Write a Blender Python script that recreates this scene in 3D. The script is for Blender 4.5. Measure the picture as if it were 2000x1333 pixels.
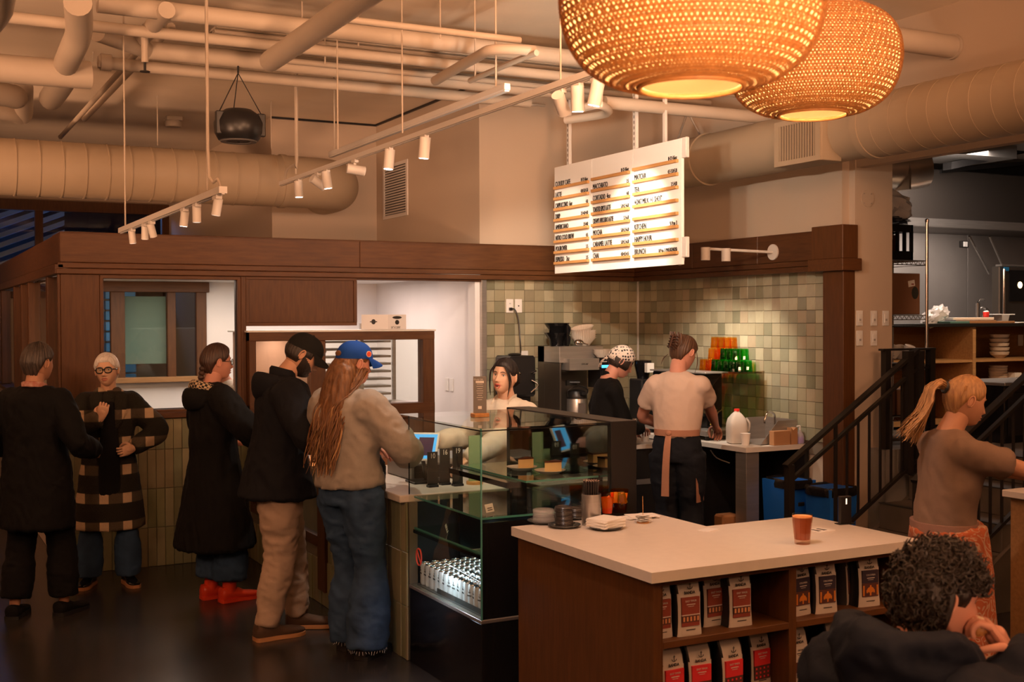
import bpy, bmesh, math, random
from math import pi, sin, cos, radians as R_, sqrt
from mathutils import Vector, Matrix, noise
import numpy as np

# ------------------------------------------------------------------ camera
scene = bpy.context.scene
COL = scene.collection
for o in list(bpy.data.objects):
    bpy.data.objects.remove(o, do_unlink=True)
CAM_H = 1.875
YAW, PITCH, ROLL, FPX = 0.4826, -0.01775, -0.00398, 2310.0
def cam_axes():
    f0 = Vector((sin(YAW), cos(YAW), 0)); r0 = Vector((cos(YAW), -sin(YAW), 0)); u0 = Vector((0, 0, 1))
    f = f0 * cos(PITCH) + u0 * sin(PITCH); u = u0 * cos(PITCH) - f0 * sin(PITCH)
    return r0 * cos(ROLL) + u * sin(ROLL), u * cos(ROLL) - r0 * sin(ROLL), f
_r, _u, _f = cam_axes()
cd = bpy.data.cameras.new('camera'); cam = bpy.data.objects.new('camera', cd); COL.objects.link(cam)
cam.matrix_world = Matrix(((_r.x, _u.x, -_f.x, 0), (_r.y, _u.y, -_f.y, 0), (_r.z, _u.z, -_f.z, CAM_H), (0, 0, 0, 1)))
cd.sensor_width = 36; cd.lens = FPX / 2000 * 36; cd.clip_start = .05; cd.clip_end = 100
cd.dof.use_dof = True; cd.dof.focus_distance = 7.2; cd.dof.aperture_fstop = 5.6
scene.camera = cam
# ------------------------------------------------------------------ world, exposure
w = bpy.data.worlds.new('world'); scene.world = w; w.use_nodes = True
bg = w.node_tree.nodes['Background']; bg.inputs[0].default_value = (.10, .16, .30, 1); bg.inputs[1].default_value = .05
scene.view_settings.view_transform = 'Standard'; scene.view_settings.look = 'None'
scene.view_settings.gamma = 1; scene.view_settings.use_curve_mapping = False
scene.view_settings.exposure = 0.0
scene.cycles.use_denoising = True
scene.cycles.max_bounces = 8; scene.cycles.diffuse_bounces = 4; scene.cycles.glossy_bounces = 4
scene.cycles.transmission_bounces = 8; scene.cycles.transparent_max_bounces = 12
scene.cycles.caustics_reflective = False; scene.cycles.caustics_refractive = False
scene.cycles.sample_clamp_indirect = 4
# ------------------------------------------------------------------ lamps of the room and added fill lamps
WARM = (1, .60, .32); AMB = (1, .52, .285); NEUT = (1, .84, .68); COOL = (.72, .86, 1.0); PINKW = (1, .77, .66)
def lamp(name, kind, loc, energy, color, size=.1, target=None, angle=60, blend=.5, size_y=None):
    d = bpy.data.lights.new(name, kind); o = bpy.data.objects.new(name, d); COL.objects.link(o)
    o.location = loc; d.energy = energy; d.color = color
    if kind == 'AREA':
        d.size = size
        if size_y: d.shape = 'RECTANGLE'; d.size_y = size_y
    else: d.shadow_soft_size = size
    if kind == 'SPOT': d.spot_size = R_(angle); d.spot_blend = blend
    if target is not None:
        v = Vector(target) - Vector(loc); o.rotation_euler = v.to_track_quat('-Z', 'Y').to_euler()
    return o
# pendants of the seating area behind the camera (same woven lamps, out of view)
for p, e in (((-2.2, 1.2, 2.9), 16), ((-1.6, 4.6, 2.9), 6), ((5.4, 1.2, 2.7), 40), ((.6, -1.5, 2.9), 32), ((3.4, -1.2, 2.8), 32)):
    lamp('pendant_bulb', 'POINT', p, e, AMB, .22)
# added lamps out of view, turned upward to brighten the ceiling
for p, e in (((-3.2, 6.2, 2.9), 50), ((-1.9, 2.2, 2.9), 110), ((.6, -.8, 2.9), 90), ((4.8, 1.0, 2.9), 110), ((-3.5, 11.0, 2.9), 80), ((2.9, 3.3, 3.1), 50)):
    lamp('added_uplight', 'AREA', p, e, AMB, .45, (p[0], p[1], 9))
for p, q, e in (((-2.6, 5.0, 2.9), (1.5, 9.5, 4.2), 13), ((-1.2, 1.6, 3.1), (2.5, 8.0, 4.1), 30), ((2.6, 3.6, 3.45), (4.2, 8.0, 4.0), 26), ((5.6, 1.8, 3.2), (3.6, 7.5, 4.0), 34), ((-3.4, 9.0, 2.8), (1.5, 12.5, 4.2), 24), ((-3.0, 4.0, 1.2), (2.0, 8.8, 4.2), 20), ((-3.6, 8.2, 1.5), (1.6, 12.8, 4.3), 30), ((.8, -1.6, 1.2), (3.3, 6.4, 4.4), 40)):
    o = lamp('added_ceiling_wash', 'AREA', p, e, AMB, .5, q); o.data.spread = R_(105 if p[2] > 2 else 48)  # added unseen area lamps, aimed to lift the ceiling's brightness
# track spots: (position, aimed at, watts, cone, colour)
SPOTS = [
    ((2.8, 8.95, 2.84), (3.1, 8.9, 1.0), 12, 55, WARM), ((2.8, 8.0, 2.84), (4.4, 9.6, 2.4), 10, 60, WARM),
    ((2.8, 6.95, 2.84), (2.9, 7.0, .9), 34, 46, NEUT), ((2.8, 6.2, 2.84), (2.2, 6.1, 0), 60, 50, NEUT),
    ((2.8, 7.6, 2.84), (2.0, 7.2, 0), 50, 46, NEUT), ((2.8, 5.0, 2.85), (3.45, 6.55, 1.3), 110, 46, NEUT),
    ((3.12, 5.35, 2.92), (4.9, 7.3, 2.85), 95, 100, NEUT), ((3.12, 5.1, 2.92), (4.7, 8.1, 2.8), 125, 90, NEUT),
    ((1.7, 3.7, 3.7), (3.0, 4.3, .9), 110, 40, PINKW), ((1.9, 3.3, 3.7), (3.7, 4.1, .9), 90, 40, PINKW),
    ((1.6, 5.0, 2.75), (1.0, 6.2, 0), 6, 60, NEUT),
]
for a, b, e, an, c in SPOTS:
    lamp('track_spot_light', 'SPOT', a, e, c, .03, b, an, .6 if an < 80 else 1)
# wall-arm spots and further spots that wash the green tile
lamp('arm_spot_light', 'SPOT', (5.50, 7.35, 2.33), 60, NEUT, .03, (6.15, 7.6, 1.2), 75, .7)
lamp('arm_spot_light', 'SPOT', (5.50, 7.60, 2.33), 50, NEUT, .03, (6.15, 8.1, 1.3), 75, .7)
lamp('tile_spot_light', 'SPOT', (4.0, 6.9, 3.1), 130, NEUT, .04, (6.2, 7.7, 1.5), 55, .6)
lamp('tile_spot_light', 'SPOT', (3.9, 7.3, 3.1), 110, NEUT, .04, (5.3, 9.3, 1.6), 60, .6)
# pastry kitchen behind the window: ceiling panel
lamp('kitchen_ceiling_light', 'AREA', (2.9, 10.6, 2.24), 58, PINKW, 2.6, (2.9, 10.6, 0), size_y=1.4)
# raised kitchen on the right
lamp('hood_light', 'AREA', (8.6, 8.1, 3.45), 110, (1, .82, .70), 1.4, (9.0, 9.2, 1), size_y=.9)
lamp('stair_light', 'POINT', (6.0, 3.8, 3.1), 16, AMB, .2)
lamp('kitchen_pass_light', 'SPOT', (8.2, 5.6, 3.3), 150, (1, .66, .40), .1, (8.4, 7.6, 1.5), 70, .7)
lamp('pass_strip', 'AREA', (2.85, 9.5, 1.76), 4, (1, .66, .48), .1, (2.85, 9.5, 0), size_y=.3)
# lit pastry display under the counter and chilled case strip
lamp('display_strip', 'AREA', (2.72, 8.5, .86), 22, (1, .55, .36), .1, (2.72, 8.5, 0), size_y=1.3)
lamp('case_strip', 'AREA', (2.62, 5.5, .70), 3.0, COOL, .06, (2.8, 5.5, .4), size_y=.75)
lamp('added_hood_fill', 'AREA', (10.2, 9.2, 2.78), 20, (1, .82, .70), 1.6, (10.2, 9.7, 1.5), size_y=.3)  # added area lamp that brightens the steel panels
lamp('outside_glow', 'AREA', (1.5, 19.3, 4.2), 90, (.18, .40, 1), 3, (1.0, 17.6, 2.8), size_y=1)

# ------------------------------------------------------------------ helpers
def tagit(o, label=None, cat=None, group=None, kind=None):
    if label: o['label'] = label
    if cat: o['category'] = cat
    if group: o['group'] = group
    if kind: o['kind'] = kind
    return o
def thing(name, label, cat, loc=(0, 0, 0), rz=0, group=None):
    o = bpy.data.objects.new(name, None); COL.objects.link(o); o.empty_display_size = .1
    o.location = loc; o.rotation_euler = (0, 0, rz)
    return tagit(o, label, cat, group)
def link(name, me, mat=None, parent=None, smooth=None):
    if mat is not None and not me.materials:
        for m in (mat if isinstance(mat, (list, tuple)) else [mat]): me.materials.append(m)
    o = bpy.data.objects.new(name, me); COL.objects.link(o)
    if parent is not None: o.parent = parent
    return o
def V(*a): return Vector(a)
def basis(d):
    d = Vector(d).normalized(); a = Vector((0, 0, 1)) if abs(d.z) < .95 else Vector((1, 0, 0))
    x = a.cross(d).normalized(); return x, d.cross(x).normalized(), d
class MB:
    """collects simple solids, then links them as ONE mesh object"""
    def __init__(s): s.v = []; s.f = []; s.m = []; s.mi = 0
    def add(s, vs, fs):
        n = len(s.v); s.v += [tuple(v) for v in vs]; s.f += [tuple(i + n for i in f) for f in fs]; s.m += [s.mi] * len(fs); return s
    def mat(s, i): s.mi = i; return s
    def box(s, x0, x1, y0, y1, z0, z1, b=0):
        if b <= 0 or min(abs(x1 - x0), abs(y1 - y0), abs(z1 - z0)) < 2.2 * b:
            c = [(x, y, z) for z in (z0, z1) for y in (y0, y1) for x in (x0, x1)]
            return s.add(c, [(0, 2, 3, 1), (4, 5, 7, 6), (0, 1, 5, 4), (2, 6, 7, 3), (0, 4, 6, 2), (1, 3, 7, 5)])
        vs = []; idx = {}
        X = (x0, x1); Y = (y0, y1); Z = (z0, z1)
        for i in (0, 1):
            for j in (0, 1):
                for k in (0, 1):
                    sx, sy, sz = (1 - 2 * i) * b, (1 - 2 * j) * b, (1 - 2 * k) * b
                    idx[i, j, k, 0] = len(vs); vs.append((X[i], Y[j] + sy, Z[k] + sz))
                    idx[i, j, k, 1] = len(vs); vs.append((X[i] + sx, Y[j], Z[k] + sz))
                    idx[i, j, k, 2] = len(vs); vs.append((X[i] + sx, Y[j] + sy, Z[k]))
        fs = []
        g = lambda *t: idx[t]
        for i in (0, 1):
            q = [g(i, 0, 0, 0), g(i, 1, 0, 0), g(i, 1, 1, 0), g(i, 0, 1, 0)]; fs.append(q if i else q[::-1])
            q = [g(0, i, 0, 1), g(0, i, 1, 1), g(1, i, 1, 1), g(1, i, 0, 1)]; fs.append(q if i else q[::-1])
            q = [g(0, 0, i, 2), g(1, 0, i, 2), g(1, 1, i, 2), g(0, 1, i, 2)]; fs.append(q if i else q[::-1])
        for i in (0, 1):
            for j in (0, 1):
                q = [g(i, j, 0, 0), g(i, j, 0, 1), g(i, j, 1, 1), g(i, j, 1, 0)]; fs.append(q if (i ^ j) else q[::-1])
                q = [g(i, 0, j, 0), g(i, 1, j, 0), g(i, 1, j, 2), g(i, 0, j, 2)]; fs.append(q if not (i ^ j) else q[::-1])
                q = [g(0, i, j, 1), g(1, i, j, 1), g(1, i, j, 2), g(0, i, j, 2)]; fs.append(q if (i ^ j) else q[::-1])
                for k in (0, 1):
                    t = [g(i, j, k, 0), g(i, j, k, 1), g(i, j, k, 2)]; fs.append(t if (i + j + k) % 2 else t[::-1])
        return s.add(vs, fs)
    def obox(s, c, ax, ay, az, b=0):
        """oriented box: centre and three half-axis vectors"""
        c, ax, ay, az = map(Vector, (c, ax, ay, az))
        vs = [c + ax * i + ay * j + az * k for k in (-1, 1) for j in (-1, 1) for i in (-1, 1)]
        return s.add(vs, [(0, 2, 3, 1), (4, 5, 7, 6), (0, 1, 5, 4), (2, 6, 7, 3), (0, 4, 6, 2), (1, 3, 7, 5)])
    def loft(s, pts, radii, n=12, side=None, caps='flat', sub=1):
        """tube through pts; radii scalar or (lateral, other); side fixes the lateral axis"""
        P = [Vector(p) for p in pts]; Q = [(r, r) if not isinstance(r, (tuple, list)) else tuple(r) for r in radii]
        if sub > 1:
            P2 = []; Q2 = []
            m = len(P)
            for i in range(m - 1):
                p0, p1, p2, p3 = P[max(i - 1, 0)], P[i], P[i + 1], P[min(i + 2, m - 1)]
                q0, q1, q2, q3 = Q[max(i - 1, 0)], Q[i], Q[i + 1], Q[min(i + 2, m - 1)]
                for k in range(sub):
                    t = k / sub; a = [-.5 * t + t * t - .5 * t ** 3, 1 - 2.5 * t * t + 1.5 * t ** 3, .5 * t + 2 * t * t - 1.5 * t ** 3, -.5 * t * t + .5 * t ** 3]
                    P2.append(p0 * a[0] + p1 * a[1] + p2 * a[2] + p3 * a[3])
                    Q2.append(tuple(max(1e-4, q0[c] * a[0] + q1[c] * a[1] + q2[c] * a[2] + q3[c] * a[3]) for c in (0, 1)))
            P2.append(P[-1]); Q2.append(Q[-1]); P, Q = P2, Q2
        if caps == 'round':
            def cap(p, q, d):
                return [(p + d * (sin(a) * min(q)), (q[0] * cos(a), q[1] * cos(a))) for a in (R_(30), R_(60), R_(82))]
            d0 = (P[0] - P[1]).normalized(); d1 = (P[-1] - P[-2]).normalized()
            c0 = cap(P[0], Q[0], d0)[::-1]; c1 = cap(P[-1], Q[-1], d1)
            P = [c[0] for c in c0] + P + [c[0] for c in c1]; Q = [c[1] for c in c0] + Q + [c[1] for c in c1]
        vs = []; m = len(P); xv = None
        for i in range(m):
            d = (P[min(i + 1, m - 1)] - P[max(i - 1, 0)])
            d = d.normalized() if d.length > 1e-9 else Vector((0, 0, 1))
            if side is not None:
                sv = Vector(side); x = (sv - d * sv.dot(d)); x = x.normalized() if x.length > 1e-4 else basis(d)[0]
            elif xv is None: x = basis(d)[0]
            else:
                x = xv - d * xv.dot(d); x = x.normalized() if x.length > 1e-5 else basis(d)[0]
            xv = x; y = d.cross(x)
            for k in range(n):
                a = 2 * pi * k / n; vs.append(P[i] + x * (cos(a) * Q[i][0]) + y * (sin(a) * Q[i][1]))
        fs = [(i * n + k, i * n + (k + 1) % n, (i + 1) * n + (k + 1) % n, (i + 1) * n + k) for i in range(m - 1) for k in range(n)]
        fs.append(tuple(range(n))[::-1]); fs.append(tuple(range((m - 1) * n, m * n)))
        return s.add(vs, fs)
    def tube(s, pts, r, n=10, sub=1, caps='flat'):
        return s.loft(pts, [r] * len(pts) if not isinstance(r, (list, tuple)) else r, n, None, caps, sub)
    def cyl(s, p, q, r, r2=None, n=16): return s.loft([p, q], [r, r if r2 is None else r2], n)
    def lathe(s, prof, c=(0, 0, 0), n=24, close=True, axis=None):
        """profile [(radius, z)...] revolved about the vertical through c"""
        vs = []; m = len(prof); M = None
        if axis is not None: x, y, d = basis(axis)
        for r, z in prof:
            for k in range(n):
                a = 2 * pi * k / n
                if axis is None: vs.append((c[0] + r * cos(a), c[1] + r * sin(a), c[2] + z))
                else: vs.append(Vector(c) + x * (r * cos(a)) + y * (r * sin(a)) + d * z)
        fs = [(i * n + k, i * n + (k + 1) % n, (i + 1) * n + (k + 1) % n, (i + 1) * n + k) for i in range(m - 1) for k in range(n)]
        if close:
            fs.append(tuple(range(n))[::-1]); fs.append(tuple(range((m - 1) * n, m * n)))
        return s.add(vs, fs)
    def ell(s, c, r, n=16, m=10, M=None):
        """ellipsoid, optional 3x3 rotation"""
        vs = []; fs = []
        c = Vector(c)
        for i in range(1, m):
            t = pi * i / m
            for k in range(n):
                a = 2 * pi * k / n; v = Vector((r[0] * sin(t) * cos(a), r[1] * sin(t) * sin(a), r[2] * cos(t)))
                if M is not None: v = M @ v
                vs.append(c + v)
        tp = Vector((0, 0, r[2])); bt = Vector((0, 0, -r[2]))
        if M is not None: tp = M @ tp; bt = M @ bt
        vs += [c + tp, c + bt]; T, B = len(vs) - 2, len(vs) - 1
        for i in range(m - 2):
            for k in range(n): fs.append((i * n + k, (i + 1) * n + k, (i + 1) * n + (k + 1) % n, i * n + (k + 1) % n))
        for k in range(n): fs.append((T, k, (k + 1) % n)); fs.append((B, (m - 2) * n + (k + 1) % n, (m - 2) * n + k))
        return s.add(vs, fs)
    def prism(s, poly, axis, a, b):
        """polygon in the plane across axis ('X','Y','Z'), extruded from a to b"""
        def mk(p, h):
            return {'X': (h, p[0], p[1]), 'Y': (p[0], h, p[1]), 'Z': (p[0], p[1], h)}[axis]
        n = len(poly); vs = [mk(p, a) for p in poly] + [mk(p, b) for p in poly]
        fs = [tuple(range(n))[::-1], tuple(range(n, 2 * n))] + [(i, (i + 1) % n, n + (i + 1) % n, n + i) for i in range(n)]
        return s.add(vs, fs)
    def quad(s, a, b, c, d): return s.add([a, b, c, d], [(0, 1, 2, 3)])
    def xf(s, M, start=0):
        s.v[start:] = [tuple(M @ Vector(v)) for v in s.v[start:]]; return s
    def mesh(s, name, smooth=35):
        me = bpy.data.meshes.new(name); me.from_pydata(s.v, [], s.f); me.validate()
        bm = bmesh.new(); bm.from_mesh(me); bmesh.ops.recalc_face_normals(bm, faces=bm.faces); bm.to_mesh(me); bm.free()
        if len(s.m) == len(me.polygons) and any(s.m): me.polygons.foreach_set('material_index', s.m)
        if smooth:
            me.polygons.foreach_set('use_smooth', [True] * len(me.polygons)); me.set_sharp_from_angle(angle=R_(smooth))
        me.update(); return me
    def build(s, name, mat=None, parent=None, smooth=35):
        return link(name, s.mesh(name, smooth), mat, parent)
def struct(name, mb, mat, label=None, parent=None, smooth=35):
    o = mb.build(name, mat, parent, smooth)
    if parent is None:
        o['kind'] = 'structure'
    if label: o['label'] = label
    return o
def copytree(o, parent=None, label=None):
    c = o.copy(); COL.objects.link(c)
    if parent is not None: c.parent = parent
    if label: c['label'] = label
    for ch in list(o.children): copytree(ch, c)
    return c
def text_mesh(txt, size, align='LEFT', extrude=.001, bold=0):
    cu = bpy.data.curves.new('letters', 'FONT'); cu.body = txt; cu.size = size; cu.align_x = align; cu.extrude = extrude
    cu.resolution_u = 2; cu.offset = bold
    ob = bpy.data.objects.new('letters', cu); COL.objects.link(ob)
    me = bpy.data.meshes.new_from_object(ob); bpy.data.objects.remove(ob, do_unlink=True); bpy.data.curves.remove(cu)
    return me
def add_text(mb, txt, size, origin, xdir, updir, align='LEFT', extrude=.0008, sx=1, bold=0):
    me = text_mesh(txt, size, align, extrude, bold)
    x = Vector(xdir).normalized(); u = Vector(updir).normalized(); o = Vector(origin); nrm = x.cross(u)
    vs = [o + x * (v.co.x * sx) + u * v.co.y + nrm * v.co.z for v in me.vertices]
    mb.add(vs, [tuple(p.vertices) for p in me.polygons]); bpy.data.meshes.remove(me)
    return mb

# ------------------------------------------------------------------ materials
MATS = {}
def mat(name, color, rough=.6, metal=0, noise_amt=0, nscale=8, bump=0, bscale=40, spec=.5, emit=None, estr=0, stretch=(1, 1, 1), color2=None, coat=0, trans=0, alpha=1, ior=1.45, sss=0):
    if name in MATS: return MATS[name]
    m = bpy.data.materials.new(name); m.use_nodes = True; nt = m.node_tree; N = nt.nodes; L = nt.links
    b = N['Principled BSDF']; c = tuple(color) + (1,)
    b.inputs['Base Color'].default_value = c; b.inputs['Roughness'].default_value = rough; b.inputs['Metallic'].default_value = metal
    b.inputs['Specular IOR Level'].default_value = spec; b.inputs['IOR'].default_value = ior
    if coat: b.inputs['Coat Weight'].default_value = coat; b.inputs['Coat Roughness'].default_value = .1
    if trans: b.inputs['Transmission Weight'].default_value = trans
    if sss: b.inputs['Subsurface Weight'].default_value = sss; b.inputs['Subsurface Radius'].default_value = (.02, .008, .004)
    if alpha < 1: b.inputs['Alpha'].default_value = alpha
    if emit: b.inputs['Emission Color'].default_value = tuple(emit) + (1,); b.inputs['Emission Strength'].default_value = estr
    if noise_amt or color2 or bump:
        tc = N.new('ShaderNodeTexCoord'); mp = N.new('ShaderNodeMapping'); mp.inputs['Scale'].default_value = stretch
        L.new(tc.outputs['Object'], mp.inputs[0])
    if noise_amt or color2:
        nz = N.new('ShaderNodeTexNoise'); nz.inputs['Scale'].default_value = nscale; nz.inputs['Detail'].default_value = 5
        L.new(mp.outputs[0], nz.inputs['Vector'])
        rp = N.new('ShaderNodeValToRGB'); rp.color_ramp.elements[0].position = .3; rp.color_ramp.elements[1].position = .7
        c2 = tuple(color2) if color2 else tuple(x * (1 - noise_amt) for x in color)
        rp.color_ramp.elements[0].color = c2 + (1,); rp.color_ramp.elements[1].color = c
        L.new(nz.outputs['Fac'], rp.inputs[0]); L.new(rp.outputs[0], b.inputs['Base Color'])
    if bump:
        n2 = N.new('ShaderNodeTexNoise'); n2.inputs['Scale'].default_value = bscale; n2.inputs['Detail'].default_value = 4
        L.new(mp.outputs[0], n2.inputs['Vector']); bp = N.new('ShaderNodeBump'); bp.inputs['Strength'].default_value = bump; bp.inputs['Distance'].default_value = .01
        L.new(n2.outputs['Fac'], bp.inputs['Height']); L.new(bp.outputs[0], b.inputs['Normal'])
    MATS[name] = m; return m
def wood(name, c1, c2, axis='Z', rough=.45, scale=6):
    st = {'X': (1, 9, 9), 'Y': (9, 1, 9), 'Z': (9, 9, 1)}[axis]
    return mat(name, c1, rough, color2=c2, nscale=scale, stretch=st, bump=.05, bscale=30)
def tile_mat(name, cols, rough=.22):
    """glazed tile: each piece takes its own colour from its random value"""
    m = bpy.data.materials.new(name); m.use_nodes = True; nt = m.node_tree; N = nt.nodes; L = nt.links; b = N['Principled BSDF']
    oi = N.new('ShaderNodeObjectInfo'); rp = N.new('ShaderNodeValToRGB'); rp.color_ramp.interpolation = 'CONSTANT'
    els = rp.color_ramp.elements
    while len(els) < len(cols): els.new(.5)
    for i, c in enumerate(cols): els[i].position = i / len(cols); els[i].color = tuple(c) + (1,)
    L.new(oi.outputs['Random'], rp.inputs[0])
    tc = N.new('ShaderNodeTexCoord'); nz = N.new('ShaderNodeTexNoise'); nz.inputs['Scale'].default_value = 14; nz.inputs['Detail'].default_value = 3
    L.new(tc.outputs['Object'], nz.inputs['Vector'])
    mx = N.new('ShaderNodeMix'); mx.data_type = 'RGBA'; mx.blend_type = 'MULTIPLY'; mx.inputs[0].default_value = .5
    r2 = N.new('ShaderNodeValToRGB'); r2.color_ramp.elements[0].color = (.6, .6, .58, 1); r2.color_ramp.elements[1].color = (1.15, 1.15, 1.1, 1)
    L.new(nz.outputs['Fac'], r2.inputs[0]); L.new(rp.outputs[0], mx.inputs[6]); L.new(r2.outputs[0], mx.inputs[7]); L.new(mx.outputs[2], b.inputs['Base Color'])
    b.inputs['Roughness'].default_value = rough
    bp = N.new('ShaderNodeBump'); bp.inputs['Strength'].default_value = .25; bp.inputs['Distance'].default_value = .004
    L.new(nz.outputs['Fac'], bp.inputs['Height']); L.new(bp.outputs[0], b.inputs['Normal'])
    MATS[name] = m; return m
def glass_mat(name, tint=(1, 1, 1), rough=0, mixw=.12, dirt=0):
    """thin clear pane: mostly see-through, reflecting by Fresnel"""
    m = bpy.data.materials.new(name); m.use_nodes = True; nt = m.node_tree; N = nt.nodes; L = nt.links
    N.remove(N['Principled BSDF']); out = N['Material Output']
    t = N.new('ShaderNodeBsdfTransparent'); t.inputs[0].default_value = tuple(tint) + (1,)
    g = N.new('ShaderNodeBsdfGlossy'); g.inputs['Roughness'].default_value = rough
    fr = N.new('ShaderNodeFresnel'); fr.inputs[0].default_value = 1.5
    ge = N.new('ShaderNodeNewGeometry'); iv = N.new('ShaderNodeMath'); iv.operation = 'SUBTRACT'; iv.inputs[0].default_value = 1; L.new(ge.outputs['Backfacing'], iv.inputs[1])
    ml = N.new('ShaderNodeMath'); ml.operation = 'MULTIPLY'; L.new(fr.outputs[0], ml.inputs[0]); L.new(iv.outputs[0], ml.inputs[1])
    mx = N.new('ShaderNodeMixShader'); L.new(ml.outputs[0], mx.inputs[0]); L.new(t.outputs[0], mx.inputs[1]); L.new(g.outputs[0], mx.inputs[2])
    L.new(mx.outputs[0], out.inputs[0]); MATS[name] = m; return m

WOODV = wood('dark_stained_wood', (.110, .041, .011), (.074, .027, .007), 'Z', .5)
WOODH = wood('dark_stained_wood_across', (.115, .043, .0115), (.077, .028, .0072), 'X', .5)
WOODY = wood('dark_stained_wood_along', (.095, .035, .010), (.062, .022, .006), 'Y', .5)
PLY = wood('plywood', (.52, .29, .12), (.40, .21, .085), 'X', .5)
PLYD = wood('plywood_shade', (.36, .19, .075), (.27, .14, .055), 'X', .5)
OAK = wood('oak_ledge', (.62, .32, .11), (.50, .24, .08), 'Y', .5)
WALLP = mat('warm_beige_paint', (.52, .41, .31), .85, bump=.04, bscale=60)
CEILP = mat('ceiling_paint', (.80, .68, .54), .9, noise_amt=.12, nscale=1.5, bump=.12, bscale=25)
PIPEP = mat('painted_pipe', (.46, .38, .30), .6, noise_amt=.08, nscale=3)
DUCTP = mat('painted_duct', (.40, .31, .215), .55, noise_amt=.08, nscale=2)
WHITEW = mat('white_wall_panel', (.80, .78, .78), .5, noise_amt=.05, nscale=3)
WHITEP = mat('white_paint', (.78, .76, .73), .45)
FIXW = mat('white_fixture', (.66, .61, .56), .4)
LENS = mat('spot_lens', (1, 1, 1), .4, emit=(1, .9, .78), estr=9)
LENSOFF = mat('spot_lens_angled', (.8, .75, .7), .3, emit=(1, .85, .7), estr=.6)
BLACKM = mat('black_metal', (.018, .017, .017), .42, metal=.3)
BLACKG = mat('black_gloss', (.008, .008, .009), .12)
BLACKP = mat('black_plastic', (.014, .013, .013), .35)
STEEL = mat('brushed_steel', (.48, .45, .42), .32, metal=.75, noise_amt=.15, nscale=4, stretch=(1, 1, 14))
CHROME = mat('chrome', (.75, .72, .70), .08, metal=1)
STONE = mat('quartz_top', (.72, .65, .58), .32, noise_amt=.05, nscale=20)
FLOORM = mat('polished_concrete', (.036, .032, .030), .24, color2=(.022, .020, .019), nscale=2.2, bump=.03, bscale=6)
GROUT = mat('tile_grout', (.20, .17, .13), .9)
GLASS = glass_mat('clear_glass', (.95, .98, .96))
GLASSG = glass_mat('green_edge_glass', (.80, .93, .88))
GEDGE = mat('glass_edge', (.10, .34, .30), .1, spec=.8, alpha=.75)
TILE = tile_mat('green_zellige', [(.33, .30, .20), (.38, .34, .23), (.25, .24, .16), (.43, .39, .27), (.34, .30, .20), (.38, .31, .21), (.30, .29, .20), (.21, .20, .13), (.46, .42, .29), (.36, .34, .24), (.28, .25, .17), (.40, .36, .25)])
TILEV = tile_mat('green_long_tile', [(.24, .24, .13), (.28, .26, .15), (.20, .20, .11), (.31, .29, .18), (.26, .22, .13), (.22, .23, .14)], .3)
PAPER = mat('white_paper', (.82, .79, .74), .8)
INK = mat('black_ink', (.02, .018, .016), .6)
# ------------------------------------------------------------------ measured points: a sight line from the camera met with a known plane
def at(px, py, axis, val):
    d = _r * ((px - 1000) / FPX) + _u * ((666.5 - py) / FPX) + _f; k = 'XYZ'.index(axis)
    o = Vector((0, 0, CAM_H)); return o + d * ((val - o[k]) / d[k])

# ================================================================== ROOM SHELL
CEIL = 3.96
struct('floor', MB().box(-7, 13, -4, 19, -.1, 0), FLOORM, 'dark polished concrete floor')
struct('ceiling', MB().box(-7, 6.25, -4, 17.2, CEIL, CEIL + .12), CEILP, 'rough painted concrete ceiling')
ba = struct('wall_back_upper', MB().box(4.587, 6.25, 9.36, 9.5, 0, CEIL), WALLP, 'beige wall above the tiled corner')
struct('wall_kitchen_return', MB().box(4.587, 4.72, 9.5, 11.85, 0, CEIL), WALLP)
# upper part of pastry kitchen: wall with the grille, set back
struct('wall_set_back', MB().box(3.448, 4.587, 11.85, 11.95, 2.24, CEIL), WALLP)
struct('wall_side_far', MB().box(3.448, 3.56, 11.95, 17, 0, CEIL), WALLP)
struct('wall_far', MB().box(-7, 3.448, 17.0, 17.1, 3.42, CEIL).box(-7, 3.448, 17.0, 17.1, 0, 2.2), WALLP)
struct('wall_right', MB().box(6.225, 6.32, 6.72, 9.36, 0, CEIL).box(6.25, 6.34, -4, 6.5, 2.98, CEIL), WALLP, 'beige wall on the right')
struct('wall_column', MB().box(6.238, 6.607, 6.5, 6.74, 0, 3.2).box(6.17, 6.238, 6.56, 6.74, 2.5, 3.2), WALLP, 'beige wall end beside the stairs')
struct('wall_left', MB().box(-7.1, -7, -4, 17, 0, CEIL), WALLP)
struct('wall_front', MB().box(-7, 13, -4.1, -4, 0, CEIL), WALLP)
# reveal lines on the ceiling edge
struct('trim_1', MB().box(3.44, 4.587, 11.83, 11.85, CEIL - .02, CEIL).box(4.567, 4.587, 9.36, 11.85, CEIL - .02, CEIL), BLACKM)
# shallow vertical steps of the upper wall
struct('wall_panel_step_right', MB().box(6.19, 6.225, 6.74, 7.62, 2.5, 3.3), WALLP)

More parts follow.
